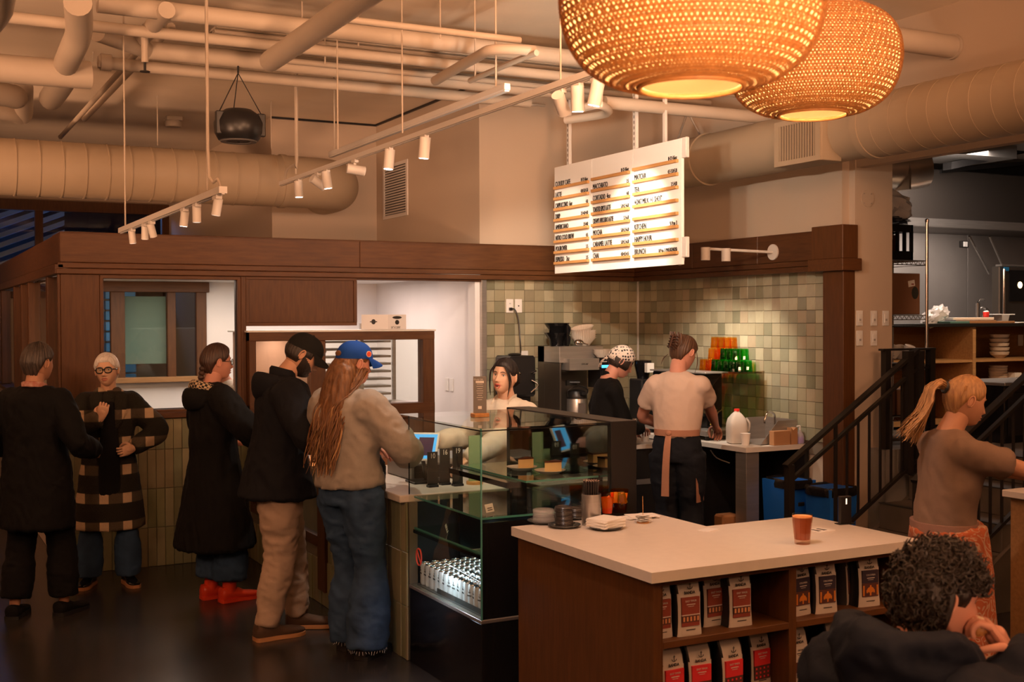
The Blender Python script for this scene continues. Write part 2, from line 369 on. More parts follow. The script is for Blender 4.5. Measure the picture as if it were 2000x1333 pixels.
# far high windows with louvres outside
fw = thing('window_frame', 'dark mullioned high window far behind the left corner', None); fw.name = 'window_2'; fw['kind'] = 'structure'
m = MB()
for x in (.2, 1.75, 3.40): m.box(x - .05, x + .05, 16.9, 17.0, 2.2, 3.42)
m.box(-3, 3.448, 16.88, 17.0, 3.36, 3.50).box(-3, 3.448, 16.9, 17.0, 2.2, 2.28)
m.build('window_frame', WOODV, fw)
MB().box(-3, 3.40, 16.94, 16.95, 2.28, 3.36).build('pane', GLASS, fw)
lv = thing('louvre_screen', 'slanting metal louvres lit blue beyond the high window', 'louvres')
LVM = mat('louvre_metal', (.35, .42, .55), .45, metal=.4)
for i in range(13):
    m = MB(); z = 2.0 + i * .135
    m.obox((.7, 17.7, z), (1.5, .35, .62), (0, .07, .0), (0, .0, .035)); m.build('slat', LVM, lv)
MB().tube([(-.6, 17.6, 1.2), (1.7, 17.6, 4.2)], .035).build('brace', BLACKM, lv)
for i in range(2): pass
# dark night beyond
struct('backdrop_night', MB().box(-7, 6, 19.8, 19.9, 0, 6), mat('night', (.01, .012, .02), .9))

# ------------------------------------------------------------------ wooden fascia of the pastry kitchen
FY = 9.25
def box_part(name, m, parent, *b, bev=.004): return MB().box(*b, b=bev).build(name, m, parent)
fa = thing('wall_fascia', None, None); fa['kind'] = 'structure'; fa['label'] = 'dark wooden fascia band over the pastry kitchen and tiles'
box_part('panel', WOODH, fa, 1.10, 3.43, FY, FY + .08, 2.315, 2.535)
box_part('panel', WOODH, fa, 3.432, 6.16, FY, FY + .08, 2.315, 2.535)
box_part('trim_strip', WOODH, fa, 1.08, 6.15, FY - .02, FY, 2.272, 2.312)
box_part('trim_strip', WOODH, fa, 1.07, 6.14, FY - .035, FY + .01, 2.228, 2.268)
box_part('cap', WOODH, fa, 1.10, 6.16, FY, FY + .5, 2.525, 2.54)
# right-hand run
for a, b in ((6.80, 7.48), (7.483, 8.35), (8.353, 9.25)):
    box_part('panel', WOODY, fa, 6.14, 6.22, a, b, 2.315, 2.535)
box_part('trim_strip', WOODY, fa, 6.12, 6.14, 6.80, FY - .02, 2.272, 2.312)
box_part('trim_strip', WOODY, fa, 6.105, 6.15, 6.72, FY - .035, 2.228, 2.268)
# end post of the tiled wall
pt = thing('trim_post', None, None); pt['kind'] = 'structure'; pt['label'] = 'dark wooden post ending the tiled wall'
box_part('post', WOODV, pt, 6.12, 6.235, 6.495, 6.71, 0, 2.225)
box_part('cap', WOODV, pt, 6.10, 6.25, 6.48, 6.81, 2.315, 2.56)
box_part('collar', WOODH, pt, 6.08, 6.27, 6.46, 6.83, 2.225, 2.315)
# left side of the kitchen box, running away
sd = thing('wall_side_fascia', None, None); sd['kind'] = 'structure'; sd['label'] = 'wooden fascia of the side wall running away'
box_part('panel', WOODY, sd, 1.10, 1.18, FY + .08, 16.8, 2.315, 2.535)
box_part('trim_strip', WOODY, sd, 1.06, 1.12, FY - .02, 16.8, 2.228, 2.30)
box_part('sill', WOODY, sd, 1.04, 1.2, FY, 16.8, 1.155, 1.19)
box_part('lower_wall', WALLP, sd, 1.12, 1.2, FY + .1, 16.8, 0, 1.155)
for y in (9.25, 9.9, 11.35, 12.0, 12.75, 14.3, 15.0):
    box_part('mullion', WOODV, sd, 1.08, 1.17 if y > 9.3 else 1.099, y + .002, y + (.12 if y != 9.25 else .05), 1.19, 2.228)
MB().box(1.13, 1.138, 9.3, 16.8, 1.19, 2.228).build('pane', GLASS, sd)
# front: post, window, panels
fr = thing('wall_kitchen_front', None, None); fr['kind'] = 'structure'; fr['label'] = 'wooden front of the pastry kitchen'
box_part('post', WOODV, fr, 1.10, 1.375, FY, FY + .12, 1.155, 2.228)
box_part('post', WOODV, fr, 2.435, 2.475, FY - .01, FY + .12, 1.155, 2.228)
box_part('panel', WOODV, fr, 2.475, 3.385, FY + .01, FY + .08, 1.86, 2.228)
for b in ((2.475, 3.40, FY - .005, FY + .02, 2.205, 2.228), (2.475, 3.40, FY - .005, FY + .02, 1.835, 1.862), (3.375, 3.402, FY - .005, FY + .12, 1.862, 2.205), (2.475, 2.50, FY - .005, FY + .02, 1.862, 2.205)):
    box_part('stile', WOODH if b[1] - b[0] > .1 else WOODV, fr, *b, bev=.002)
box_part('lintel', WOODH, fr, 3.40, 4.60, FY, FY + .12, 2.212, 2.228)
w1 = thing('window_1', None, None); w1['kind'] = 'structure'; w1['label'] = 'wood framed fixed window into the pastry kitchen'
for b in ((1.375, 1.402, FY - .005, FY + .10, 1.19, 2.205), (2.408, 2.436, FY - .005, FY + .10, 1.19, 2.205), (1.375, 2.436, FY - .005, FY + .10, 2.198, 2.228), (1.375, 2.436, FY - .005, FY + .10, 1.175, 1.20)):
    box_part('window_frame', WOODH if b[1] - b[0] > .1 else WOODV, w1, *b)
box_part('window_sill', WOODH, w1, 1.10, 2.475, FY - .03, FY + .14, 1.135, 1.178)
MB().box(1.40, 2.41, FY + .045, FY + .051, 1.198, 2.20).build('pane', GLASS, w1)
MB().box(1.40, 1.407, FY + .03, FY + .05, 1.2, 2.2).box(2.402, 2.41, FY + .03, FY + .05, 1.2, 2.2).box(1.4, 2.41, FY + .03, FY + .05, 1.2, 1.207).build('gasket', BLACKM, w1)

# long tiles under the window: a piece each
def long_tiles(name, label, origin, along, nrm, length, z_top, first=0, skip=lambda s, z: False, w=.0655, h=.298):
    root = thing(name, label, None); root['kind'] = 'structure'
    o = Vector(origin); a = Vector(along); n = Vector(nrm)
    b = MB(); p = o - n * .012; q = p + a * length
    b.obox(((p + q) / 2) + Vector((0, 0, z_top / 2)) - n * .02, a * (length / 2), n * .024, (0, 0, z_top / 2)); b.build('backing', GROUT, root, 0)
    protos = {}
    k = 0
    while k * w < length - .01:
        zz = 0; r = 0
        while zz < z_top - .02:
            hh = min(h, z_top - zz)
            wd = min(w, length - k * w)
            key = (round(hh, 3), round(wd, 3))
            if key not in protos:
                mm = MB(); g = .0015
                mm.box(g, wd - g, -.002, .009, g, hh - g, b=.0018); protos[key] = mm.mesh('tile', 0); protos[key].materials.append(TILEV)
            if not skip(k * w, zz):
                t = bpy.data.objects.new('tile', protos[key]); COL.objects.link(t); t.parent = root
                t.matrix_local = Matrix.Translation(o + a * (k * w) + Vector((0, 0, zz)) + n * (.0015 * ((k * 7 + r * 3) % 3))) @ Matrix(((a.x, n.x, 0, 0), (a.y, n.y, 0, 0), (0, 0, 1, 0), (0, 0, 0, 1)))
            zz += h; r += 1
        k += 1
    return root
long_tiles('wall_tiles_window', 'long green tiles stacked upright under the pastry window', (1.12, 9.27, 0), (1, 0, 0), (0, -1, 0), 1.40, 1.137)
long_tiles('wall_tiles_side', 'green tiles around the corner of the side wall', (1.12, 9.86, 0), (0, -1, 0), (-1, 0, 0), .56, 1.137)
struct('trim_tile_edge', MB().box(1.108, 1.12, 9.258, 9.275, 0, 1.137), STEEL)

# ------------------------------------------------------------------ square tiles, a piece each
def square_tiles(name, label, o, a, n, ncol, nrow, skip=lambda i, j: False, seed=1, back=None, off=.0):
    root = thing(name, label, None); root['kind'] = 'structure'
    o = Vector(o); a = Vector(a); n = Vector(n); length = ncol * .1
    b = MB(); mid = o + a * (length / 2) + Vector((0, 0, -nrow * .05)) - n * .012
    b.obox(mid, a * (length / 2), n * .011, (0, 0, nrow * .05)); b.build('backing', GROUT, root, 0)
    mm = MB(); g = .0012; mm.box(g, .1 - g, -.001, .008, -.1 + g, -g, b=.002); pm = mm.mesh('tile', 0); pm.materials.append(TILE)
    rnd = random.Random(seed)
    for i in range(ncol):
        for j in range(nrow):
            if skip(i, j): continue
            t = bpy.data.objects.new('tile', pm); COL.objects.link(t); t.parent = root
            tilt = Matrix.Rotation(rnd.uniform(-.012, .012), 4, 'Z') @ Matrix.Rotation(rnd.uniform(-.012, .012), 4, 'X')
            t.matrix_local = Matrix.Translation(o + a * (i * .1) + Vector((0, 0, -j * .1)) + n * rnd.uniform(0, .0015)) @ Matrix(((a.x, n.x, 0, 0), (a.y, n.y, 0, 0), (0, 0, 1, 0), (0, 0, 0, 1))) @ tilt
    return root
Z0 = 2.2412
square_tiles('wall_tiles_back', 'square green glazed tiles on the back wall', (4.59, 9.288, Z0), (1, 0, 0), (0, -1, 0), 17, 14, lambda i, j: j > 12 and i < 2)
# right wall: columns run from the corner toward the post
square_tiles('wall_tiles_right', 'square green glazed tiles on the right wall', (6.21, 9.28, Z0), (0, -1, 0), (-1, 0, 0), 26, 14, lambda i, j: (j > 9 and i < 12) or (j > 12 and i < 26), seed=5)
struct('trim_corner', MB().box(6.185, 6.2, 9.27, 9.285, .9, 2.23), WHITEP)

# interior of the pastry kitchen
kin = struct('wall_pastry_kitchen', MB().box(1.2, 1.78, 11.8, 11.9, 1.32, 2.3).box(2.76, 4.6, 11.8, 11.9, .0, 2.3).box(1.2, 2.76, 11.8, 11.9, 0, 1.30).box(4.56, 4.587, 9.40, 11.8, 0, 2.3), WHITEW, 'white wall panels inside the pastry kitchen')
struct('ceiling_pastry_kitchen', MB().box(1.2, 4.587, 9.35, 11.9, 2.262, 2.36), WHITEP)
w3 = thing('window_3', 'wooden windows at the back of the pastry kitchen', None); w3['kind'] = 'structure'
for x0, x1 in ((1.2, 1.30), (1.50, 1.62), (1.85, 1.98), (2.38, 2.46), (2.66, 2.76)):
    box_part('mullion', WOODV, w3, x0, x1, 11.78, 11.86, 1.32, 2.2)
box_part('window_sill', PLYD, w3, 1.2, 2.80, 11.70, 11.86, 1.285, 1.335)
box_part('window_frame', WOODH, w3, 1.2, 2.78, 11.74, 11.86, 2.16, 2.26)
MB().box(1.25, 2.74, 11.83, 11.836, 1.33, 2.18).build('pane', glass_mat('rear_glass', (.75, .85, .85)), w3)
box_part('grey_pane', mat('pane_light_tone', (.38, .37, .30), .8), w3, 1.98, 2.38, 11.85, 11.86, 1.46, 2.12)  # flat panel, its colour stands in for grey-green light in the pane
# lit masonry outside, seen through the side and rear windows
ow = thing('block_wall', 'blue lit glazed blocks outside behind the side window', 'wall')
OB = mat('outside_block', (.20, .36, .48), .4, noise_amt=.4, nscale=4)
for i in range(10):
    for j in range(2):
        MB().box(1.72 + j * .33, 2.04 + j * .33, 13.4, 13.5, 1.20 + i * .115, 1.30 + i * .115, b=.01).build('block', OB, ow)
lamp('outside_block_light', 'SPOT', (2.0, 12.5, 1.75), 14, (.35, .65, 1), .1, (2.05, 13.4, 1.75), 80, .5)
# metal edge and return of the white opening
struct('trim_2', MB().box(4.545, 4.595, 9.24, 9.30, 0, 2.228, b=.003), STEEL, 'brushed metal corner strip')
# opening below the ledge beside the display is the white panel door
struct('wall_white_return', MB().box(4.50, 4.56, 9.28, 9.42, 0, 2.21), WHITEW)

mx_ = thing('dough_machine', 'white machine with a red button inside the pastry window', 'machine')
q = at(247, 800, 'Y', 9.75)
MB().box(q.x - .16, q.x + .04, 9.62, 9.95, 1.0, 1.29, b=.02).build('housing', WHITEP, mx_)
MB().tube([(q.x - .0, 9.70, 1.29), (q.x - .0, 9.70, 1.325)], .018, 12).build('red_button', mat('button_red', (.7, .03, .02), .4), mx_)
MB().tube([(q.x + .055, 9.70, 1.28), (q.x + .06, 9.69, 1.12)], .012, 10).tube([(q.x + .05, 9.69, 1.15), (q.x + .11, 9.66, 1.15)], .008, 8).build('lever', CHROME, mx_)
tb_ = thing('work_table', 'steel work table under the pastry window', 'table')
MB().box(1.3, 2.5, 9.5, 10.0, .96, 1.0, b=.004).build('table_top', STEEL, tb_)
for x_, y_ in ((1.33, 9.53), (2.47, 9.53), (1.33, 9.97), (2.47, 9.97)): MB().tube([(x_, y_, 0), (x_, y_, .96)], .02, 8).build('leg', STEEL, tb_)
# ================================================================== CEILING SERVICES
def xpipe(name, label, p0, x1, z, r, mat_=None, group=None, n=14):
    """a pipe parallel to the back wall through a measured point at height z"""
    p = at(p0[0], p0[1], 'Z', z)
    o = MB().tube([(p.x, p.y, z), (x1, p.y, z)], r, n).build(name, mat_ or PIPEP)
    return tagit(o, label, 'pipe', group), p
def ypipe(name, label, p0, y1, z, r, mat_=None, group=None, n=14):
    p = at(p0[0], p0[1], 'Z', z)
    o = MB().tube([(p.x, p.y, z), (p.x, y1, z)], r, n).build(name, mat_ or PIPEP)
    return tagit(o, label, 'pipe', group), p
xpipe('ceiling_pipe', 'thick cream pipe topmost across the ceiling, nearest the camera', (190, 6), 6.2, 3.72, .055)
xpipe('ceiling_pipe', 'thin cream conduit just behind the topmost thick pipe', (215, 22), 6.2, 3.72, .014)
xpipe('ceiling_pipe', 'cream pipe running the full width under the cable tray, ending far left', (10, 33), 4.9, 3.66, .035)
xpipe('ceiling_pipe', 'thin cream conduit in front of the cable tray', (230, 60), 6.2, 3.72, .012)
xpipe('ceiling_pipe', 'thin cream pipe right behind the cable tray', (560, 118), 6.0, 3.66, .022)
xpipe('ceiling_pipe', 'thin cream conduit beside the bent main pipe', (560, 160), 5.0, 3.72, .012)
xpipe('ceiling_pipe', 'cream pipe with a capped left end, farthest from the camera', (213, 124), 4.55, 3.62, .042)
xpipe('ceiling_pipe', 'slim cream pipe high in front of the menu board', (660, 36), 3.35, 3.55, .020)
# bent main pipe
a = at(190, 62, 'Z', 3.66); b = at(290, 98, 'Z', 3.66); c = at(700, 158, 'Z', 3.66)
tagit(MB().tube([a, a.lerp(b, .85), b, b + V(.25, 0, 0), (4.9, b.y, 3.66)], .06, 16, 3).build('bent_pipe', PIPEP), 'thick cream main pipe with a bend near its left end', 'pipe')
for i in range(6):
    pass
# cable tray
tr = thing('cable_tray', 'ribbed cream cable tray between the ceiling pipes', 'cable tray')
p = at(560, 88, 'Z', 3.78)
for i in range(7):
    MB().tube([(1.9, p.y - .16 + i * .053, 3.78), (4.72, p.y - .16 + i * .053, 3.78)], .018, 8).build('conduit', PIPEP, tr)
MB().box(1.9, 4.72, p.y - .2, p.y + .2, 3.80, 3.815).build('tray', PIPEP, tr)
# pipes running along the view
o, p = ypipe('ceiling_pipe', 'thick cream pipe with an open cut end pointing into the room', (527, 120), 2.0, 3.40, .062)
MB()
a = at(118, 268, 'Z', 3.66)
ypipe('ceiling_pipe', 'slim cream pipe running diagonally down to the round duct on the left', (118, 268), 8.2, 3.72, .022)
ypipe('ceiling_pipe', 'second slim cream pipe rising diagonally beside the first on the left', (165, 232), 7.9, 3.80, .028)
p = at(300, 62, 'Z', 3.66)
tagit(MB().tube([(p.x, p.y + .5, 3.70), (p.x, p.y - .4, 3.70)], .05, 14).build('ceiling_pipe', PIPEP), 'short stout cream pipe crossing above the bent pipe', 'pipe')
# pipe loop right of centre
m = MB(); q = [at(850, 158, 'Z', 3.45), at(930, 112, 'Z', 3.45), at(966, 97, 'Z', 3.45), at(1045, 99, 'Z', 3.45)]
m.tube(q, .032, 12, 4)
tagit(m.build('pipe_loop', PIPEP), 'bent cream pipe loop right of the hanging rods', 'pipe')
m = MB(); q = [at(918, 158, 'Z', 3.42), at(1000, 122, 'Z', 3.42), at(1048, 103, 'Z', 3.42)]
tagit(m.tube(q, .018, 10, 3).build('pipe_branch', PIPEP), 'thin cream branch pipe below the bent loop', 'pipe')
q = [at(1135, 212, 'Z', 3.3), at(1172, 205, 'Z', 3.3), at(1185, 222, 'Z', 3.3), at(1105, 235, 'Z', 3.3)]
tagit(MB().tube(q, .028, 12, 4).tube([q[1], (q[1].x, q[1].y, CEIL)], .02, 10).build('pipe_elbow', PIPEP), 'small cream pipe elbow behind the menu board posts', 'pipe')
o, p = xpipe('ceiling_pipe', 'cream pipe emerging to the right of the menu board posts', (1180, 200), 5.9, 3.40, .045)
# left cluster of big pipes
m = MB(); z = 3.45; p = at(112, 143, 'Z', z)
m.tube([(-3, p.y, z), (p.x - .12, p.y, z), (p.x, p.y + .03, z + .02), (p.x + .03, p.y + .12, z + .02)], .088, 18, 3, 'round')
tagit(m.build('large_pipe', PIPEP), 'large cream pipe ending in a rounded elbow at the left edge', 'pipe')
q = [at(152, 5, 'Z', 3.6), at(154, 62, 'Z', 3.55), at(140, 100, 'Z', 3.5), at(122, 140, 'Z', 3.50)]
tagit(MB().tube(q, .075, 16, 4).build('large_pipe', PIPEP), 'large cream pipe turning down steeply at top left', 'pipe')
q = [at(140, 120, 'Z', 3.55), at(118, 165, 'Z', 3.5), at(100, 192, 'Z', 3.5)]
tagit(MB().tube(q, .085, 16, 4, 'round').build('large_pipe', PIPEP), 'large cream pipe stub with a rounded end below the left elbow', 'pipe')
q = [at(-60, 175, 'Z', 3.5), at(10, 185, 'Z', 3.5), at(30, 190, 'Z', 3.5)]
tagit(MB().tube(q, .085, 16, 3, 'round').build('large_pipe', PIPEP), 'short large cream pipe at the left edge under the elbow', 'pipe')
q = [at(-40, 212, 'Z', 3.5), at(22, 220, 'Z', 3.5), at(44, 226, 'Z', 3.5), at(46, 200, 'Z', 3.55), at(46, 170, 'Z', 3.6)]
tagit(MB().tube(q, .068, 16, 4, 'round').build('large_pipe', PIPEP), 'large cream pipe bending upward, lowest at the left edge', 'pipe')
q = [at(-20, 60, 'Z', 3.1), at(8, 20, 'Z', 3.1), at(12, -40, 'Z', 3.1)]
tagit(MB().tube(q, .035, 14, 3).build('large_pipe', PIPEP), 'cream pipe end cut by the upper left corner', 'pipe')

# large round ducts
dl = thing('round_duct', 'large cream spiral duct crossing the left half of the room', 'duct')
DY, DZ, DR = 11.2, 3.228, .248
MB().tube([(-5, DY, DZ), (3.35, DY, DZ)], DR, 40).build('tube', DUCTP, dl)
m = MB()
for i in range(44):
    x = -5 + i * .192
    if x < 3.3: m.loft([(x, DY, DZ), (x + .012, DY, DZ)], [DR + .005, DR + .005], 40)
m.build('seam', DUCTP, dl)['kind'] = 'stuff'
MB().loft([(3.33, DY, DZ), (3.38, DY, DZ)], [DR + .012] * 2, 40).build('collar', DUCTP, dl)
MB().tube([(3.35, DY, DZ), (3.62, DY, DZ), (3.80, DY + .04, DZ), (3.93, DY + .15, DZ), (3.98, DY + .32, DZ), (3.98, DY + .64, DZ)], DR, 40, 4).build('elbow', DUCTP, dl)
dr = thing('round_duct', 'large cream spiral duct crossing above the tiled corner on the right', 'duct')
DX, DZ2, DR2 = 5.85, 3.165, .20
MB().tube([(DX, 8.75, DZ2), (DX, 5.9, DZ2)], DR2, 40).build('tube', DUCTP, dr)
MB().tube([(DX, 5.9, DZ2), (DX, -2.5, DZ2)], DR2 + .012, 40).build('tube', DUCTP, dr)
m = MB()
for i in range(38):
    y = 5.75 - i * .16; m.loft([(DX, y, DZ2), (DX, y + .01, DZ2)], [DR2 + .0142] * 2, 40)
m.build('seam', DUCTP, dr)['kind'] = 'stuff'
MB().loft([(DX, 5.93, DZ2), (DX, 5.87, DZ2)], [DR2 + .02] * 2, 40).build('collar', DUCTP, dr)
MB().loft([(DX, 7.75, DZ2), (DX, 7.72, DZ2)], [DR2 + .012] * 2, 40).build('collar', DUCTP, dr)
MB().tube([(DX, 8.75, DZ2), (DX, 8.95, DZ2), (DX, 9.1, DZ2), (DX, 9.36, DZ2)], DR2, 40).build('end', DUCTP, dr)
MB().box(5.60, 5.78, 6.15, 6.62, 2.955, 3.27, b=.004).build('register_box', DUCTP, dr)
g = MB().box(5.585, 5.60, 6.15, 6.62, 3.235, 3.27).box(5.585, 5.60, 6.15, 6.62, 2.955, 2.99).box(5.585, 5.60, 6.15, 6.20, 2.99, 3.235).box(5.585, 5.60, 6.57, 6.62, 2.99, 3.235).build('register_frame', DUCTP, dr)
for i in range(14):
    y = 6.21 + i * .0265; MB().box(5.587, 5.597, y, y + .011, 2.99, 3.235).build('slat', DUCTP, g)
MB().box(5.5975, 5.5985, 6.2, 6.57, 2.99, 3.235).build('dark_back', BLACKP, g)
MB().tube([(5.66, 7.95, 3.25), (5.80, 7.95, 3.58), (5.80, 7.95, CEIL)], .008, 6).tube([(5.80, 7.95, 3.58), (6.02, 7.95, 3.26)], .008, 6).build('hanger', STEEL, dr)
q = at(1755, 88, 'X', 5.9)
p1 = at(1862, 92, 'X', 6.25)
m = MB().tube([(4.6, p1.y, p1.z), (6.25, p1.y, p1.z)], .075, 18).lathe([(.085, 0), (.085, .02)], (6.225, p1.y, p1.z), 18, axis=(1, 0, 0))
tagit(m.build('capped_pipe', PIPEP), 'stout cream pipe entering the right wall beside the woven lamp', 'pipe')

# hanging rods
RODS = ((182, 120, 50, 9.6), (786, 260, 0, 6.79), (578, 340, 146, 8.96), (405, 372, 155, 5.52), (530, 290, 195, 11.0), (308, 285, 228, 11.2), (245, 450, 375, 7.69), (660, 292, 200, 7.3), (860, 75, 0, 7.0), (635, 125, 15, 7.6), (928, 155, 60, 6.8), (590, 50, 0, 7.5), (700, 90, 20, 7.3))
RODL = ['short rod at the top left beside the steep pipe', 'long rod reaching down to the middle of the long track', 'rod holding the far end of the long track', 'rod holding the near end of the short left track', 'thin rod meeting the round duct near its elbow', 'thin rod above the duct between junction box and left pipes', 'rod holding the far end of the short left track', 'thin rod dropping in front of the vent wall, left of the long rod', 'rod ending in a clamp at the bent pipe loop', 'rod beside the open cut pipe end', 'thin rod left of the big woven lamp', 'short rod at the top edge right of the speaker', 'rod between the cut pipe and the long rod']
for i, (px, y1, y0, Y) in enumerate(RODS):
    p = at(px, y1, 'Y', Y)
    ztop = CEIL
    tagit(MB().tube([p, (p.x, p.y, ztop)], .0052 if i != 2 else .008, 6).build('hanging_rod', PIPEP), RODL[i], 'rod', 'hanging rods of the ceiling services')
# conduit tails down to the tracks
q = [at(405, 175, 'Y', 5.5), at(408, 345, 'Y', 5.5), at(425, 350, 'Y', 5.45), at(431, 368, 'Y', 5.4)]
tagit(MB().tube([(q[0].x, q[0].y, CEIL)] + q, .007, 6, 2).build('cable', PIPEP), 'cream cable dropping to the small left track', 'cable')
q = [at(580, 310, 'Y', 8.95), at(575, 322, 'Y', 8.95), at(561, 330, 'Y', 9.1), at(556, 350, 'Y', 9.2)]
tagit(MB().tube([(q[0].x, 8.95, CEIL)] + q, .010, 6, 2).build('cable', PIPEP), 'cream cable dropping to the far end of the long track', 'cable')

# ------------------------------------------------------------------ track lights
def spot_head(p, aim, on=True, s=1.0):
    """cylinder spot head; returns a mesh pair builder"""
    return p, Vector(aim).normalized(), on, s
def track(name, label, a, b, heads, w=.036, h=.03, k=1.0):
    t = thing(name, label, 'track light')
    a = Vector(a); b = Vector(b); d = (b - a).normalized(); s = d.cross(Vector((0, 0, 1))).normalized()
    mid = (a + b) / 2; L_ = (b - a).length / 2
    MB().obox(mid, d * L_, s * (w / 2), (0, 0, h / 2)).obox(mid - V(0, 0, h / 2 + .002), d * L_, s * (w * .18), (0, 0, .003)).build('rail', FIXW, t)
    for (p, aim, on) in heads:
        p = Vector(p); aim = Vector(aim).normalized()
        hd = MB().tube([p + V(0, 0, .0), p + V(0, 0, -.055)], .011, 8).obox(p + V(0, 0, -.006), d * .035, s * .014, (0, 0, .012))
        c = p + V(0, 0, -.065 * (.3 + .7 * k))
        hd.tube([c - aim * .055 * k, c + aim * .062 * k], .033 * k, 20).build('spot_head', FIXW, t)
        sh = t.children[-1]
        MB().tube([c + aim * .062 * k, c + aim * .068 * k], .034 * k, 20).build('ring', FIXW, sh)
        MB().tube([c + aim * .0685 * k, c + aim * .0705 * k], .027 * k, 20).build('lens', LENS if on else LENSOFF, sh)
    return t
TX, TZ = 2.8, 2.985
def on_track(px, py, X=TX, Z=TZ):
    p = at(px, py, 'X', X); return (X, p.y, Z - .018)
heads = []
for px, aim, on in ((583, (.05, 0, -1), True), (620, (.9, .2, -.5), False), (638, (.15, 0, -1), True), (693, (1, -.2, -.15), False), (760, (-.1, 0, -1), True), (829, (-.05, .1, -1), True)):
    heads.append((on_track(px, 355 - (px - 550) * .358 + 6), aim, on))
track('track_light', 'long white lighting track running toward the woven lamps', (TX, 9.35, TZ), (TX, 3.75, TZ), heads)
hs = [((at(px, 176, 'X', 3.0)), aim, on) for px, aim, on in ((1095, (.6, .5, -.6), False), (1128, (.08, .1, -1), True), (1165, (-.12, .2, -1), True))]
p = hs[0][0]
track('track_light', 'short white track with three spot heads beside the menu board posts', (3.0, hs[0][0].y + .1, hs[0][0].z + .02), (3.0, hs[2][0].y - .7, hs[0][0].z + .02), [((h[0].x, h[0].y, hs[0][0].z), h[1], h[2]) for h in hs])
for k_ in (0, 2): MB().tube([(3.0, hs[k_][0].y, hs[0][0].z + .03), (3.0, hs[k_][0].y, CEIL)], .005, 6).build('rod', PIPEP, bpy.data.objects['track_light.001'])
hl = []
for px, aim, on in ((258, (.1, 0, -1), False), (283, (0, .1, -1), False), (296, (.3, .2, -1), False), (360, (-.1, .1, -1), True), (384, (0, 0, -1), False), (424, (-.15, .1, -1), False)):
    q = at(px, 450 - (px - 235) * .4, 'X', 1.3); hl.append(((1.3, q.y, 2.44), aim, on))
track('track_light', 'short white track with spots on the left, before the dark window', (1.3, 7.85, 2.455), (1.3, 5.22, 2.455), hl, k=.62)
ll = thing('linear_light', 'slim unlit white linear fixture above the long track', 'light')
MB().box(3.18, 3.22, 6.15, 9.3, 3.22, 3.26, b=.004).build('housing', FIXW, ll)
MB().box(3.185, 3.215, 6.16, 9.29, 3.212, 3.22).build('diffuser', FIXW, ll)
for y_ in (9.2, 6.3): MB().tube([(3.2, y_, 3.25), (3.2, y_, CEIL)], .006, 6).build('rod', PIPEP, ll)
# wall arm light
al = thing('wall_arm_light', 'white two-headed arm spotlight fixed on the wooden fascia', 'wall light')
c = V(6.138, 7.284, 2.40)
MB().lathe([(.062, 0), (.062, .012), (.01, .014)], c, 28, axis=(-1, 0, 0)).build('rose', FIXW, al)
e = at(1378, 486, 'X', 5.62)
MB().tube([c, c + V(-.05, 0, 0), V(e.x, e.y, e.z + .0)], .011, 8).build('arm', FIXW, al)
for f in (0.0, .30):
    q = V(e.x, e.y, e.z).lerp(c, f)
    MB().tube([q + V(0, 0, .01), q + V(0, 0, -.09)], .036, 20).build('spot_head', FIXW, al)
al2 = thing('wall_arm_light', 'white arm light mostly hidden behind the menu board', 'wall light')
q = V(6.138, 8.52, 2.41)
MB().lathe([(.062, 0), (.062, .012), (.01, .014)], q, 28, axis=(-1, 0, 0)).build('rose', FIXW, al2)
MB().tube([q, q + V(-.12, 0, 0)], .011, 8).build('arm', FIXW, al2)

# ------------------------------------------------------------------ speaker, smoke box, grille
sp = thing('pendant_speaker', 'black round speaker hanging on wires above the left duct', 'speaker')
sc_ = V(2.10, 8.0, 3.20)
MB().lathe([(.02, .115), (.09, .11), (.14, .075), (.165, .02), (.16, -.05), (.135, -.095), (.125, -.10)], sc_, 32).build('body', BLACKP, sp)
MB().lathe([(.125, -.098), (.12, -.108), (.085, -.108), (.08, -.10)], sc_, 32).build('grille_ring', mat('dark_grey', (.10, .09, .085), .5), sp)
MB().lathe([(.07, -.105), (.02, -.09), (.005, -.112)], sc_, 24).build('driver', BLACKM, sp)
top = V(2.10, 8.0, 3.56)
for a in (200, 340, 90):
    q = sc_ + V(.15 * cos(R_(a)), .15 * sin(R_(a)), .0)
    MB().box(q.x - .028, q.x + .028, q.y - .02, q.y + .02, q.z - .07, q.z + .085, b=.006).build('bracket', BLACKP, sp)
    MB().tube([q + V(0, 0, .085), top], .0035, 6).build('wire', BLACKM, sp)
MB().tube([top, top + V(0, 0, .05)], .007, 6).build('hook', BLACKM, sp)
p = at(338, 229, 'Z', CEIL)
jb = thing('junction_box', 'small cream ceiling junction box left of the speaker', 'junction box')
MB().box(p.x - .08, p.x + .08, p.y - .08, p.y + .08, CEIL - .04, CEIL, b=.005).build('back_plate', PIPEP, jb)
MB().lathe([(.07, 0), (.085, -.03), (.08, -.07), (.02, -.075)], (p.x, p.y, CEIL - .03), 12).build('cover', PIPEP, jb)
p = at(283, 122, 'Z', 3.5)
sk = thing('sprinkler_head', 'dark sprinkler head hanging below the bent pipe', 'sprinkler')
MB().tube([(p.x, p.y, 3.70), (p.x, p.y, 3.5)], .022, 10).build('socket', PIPEP, sk)
MB().tube([(p.x, p.y, 3.5), (p.x, p.y, 3.445)], .008, 8).lathe([(.032, 0), (.032, .005)], (p.x, p.y, 3.44), 12).build('head', BLACKM, sk)
p = at(205, 122, 'Z', 3.62)
tagit(MB().tube([(p.x - .03, p.y, 3.62), (p.x + .04, p.y, 3.62)], .056, 14).tube([(p.x - .045, p.y, 3.62), (p.x - .02, p.y, 3.62)], .045, 6).build('end_fitting', PIPEP), 'screwed end fitting on the farthest ceiling pipe', 'fitting')
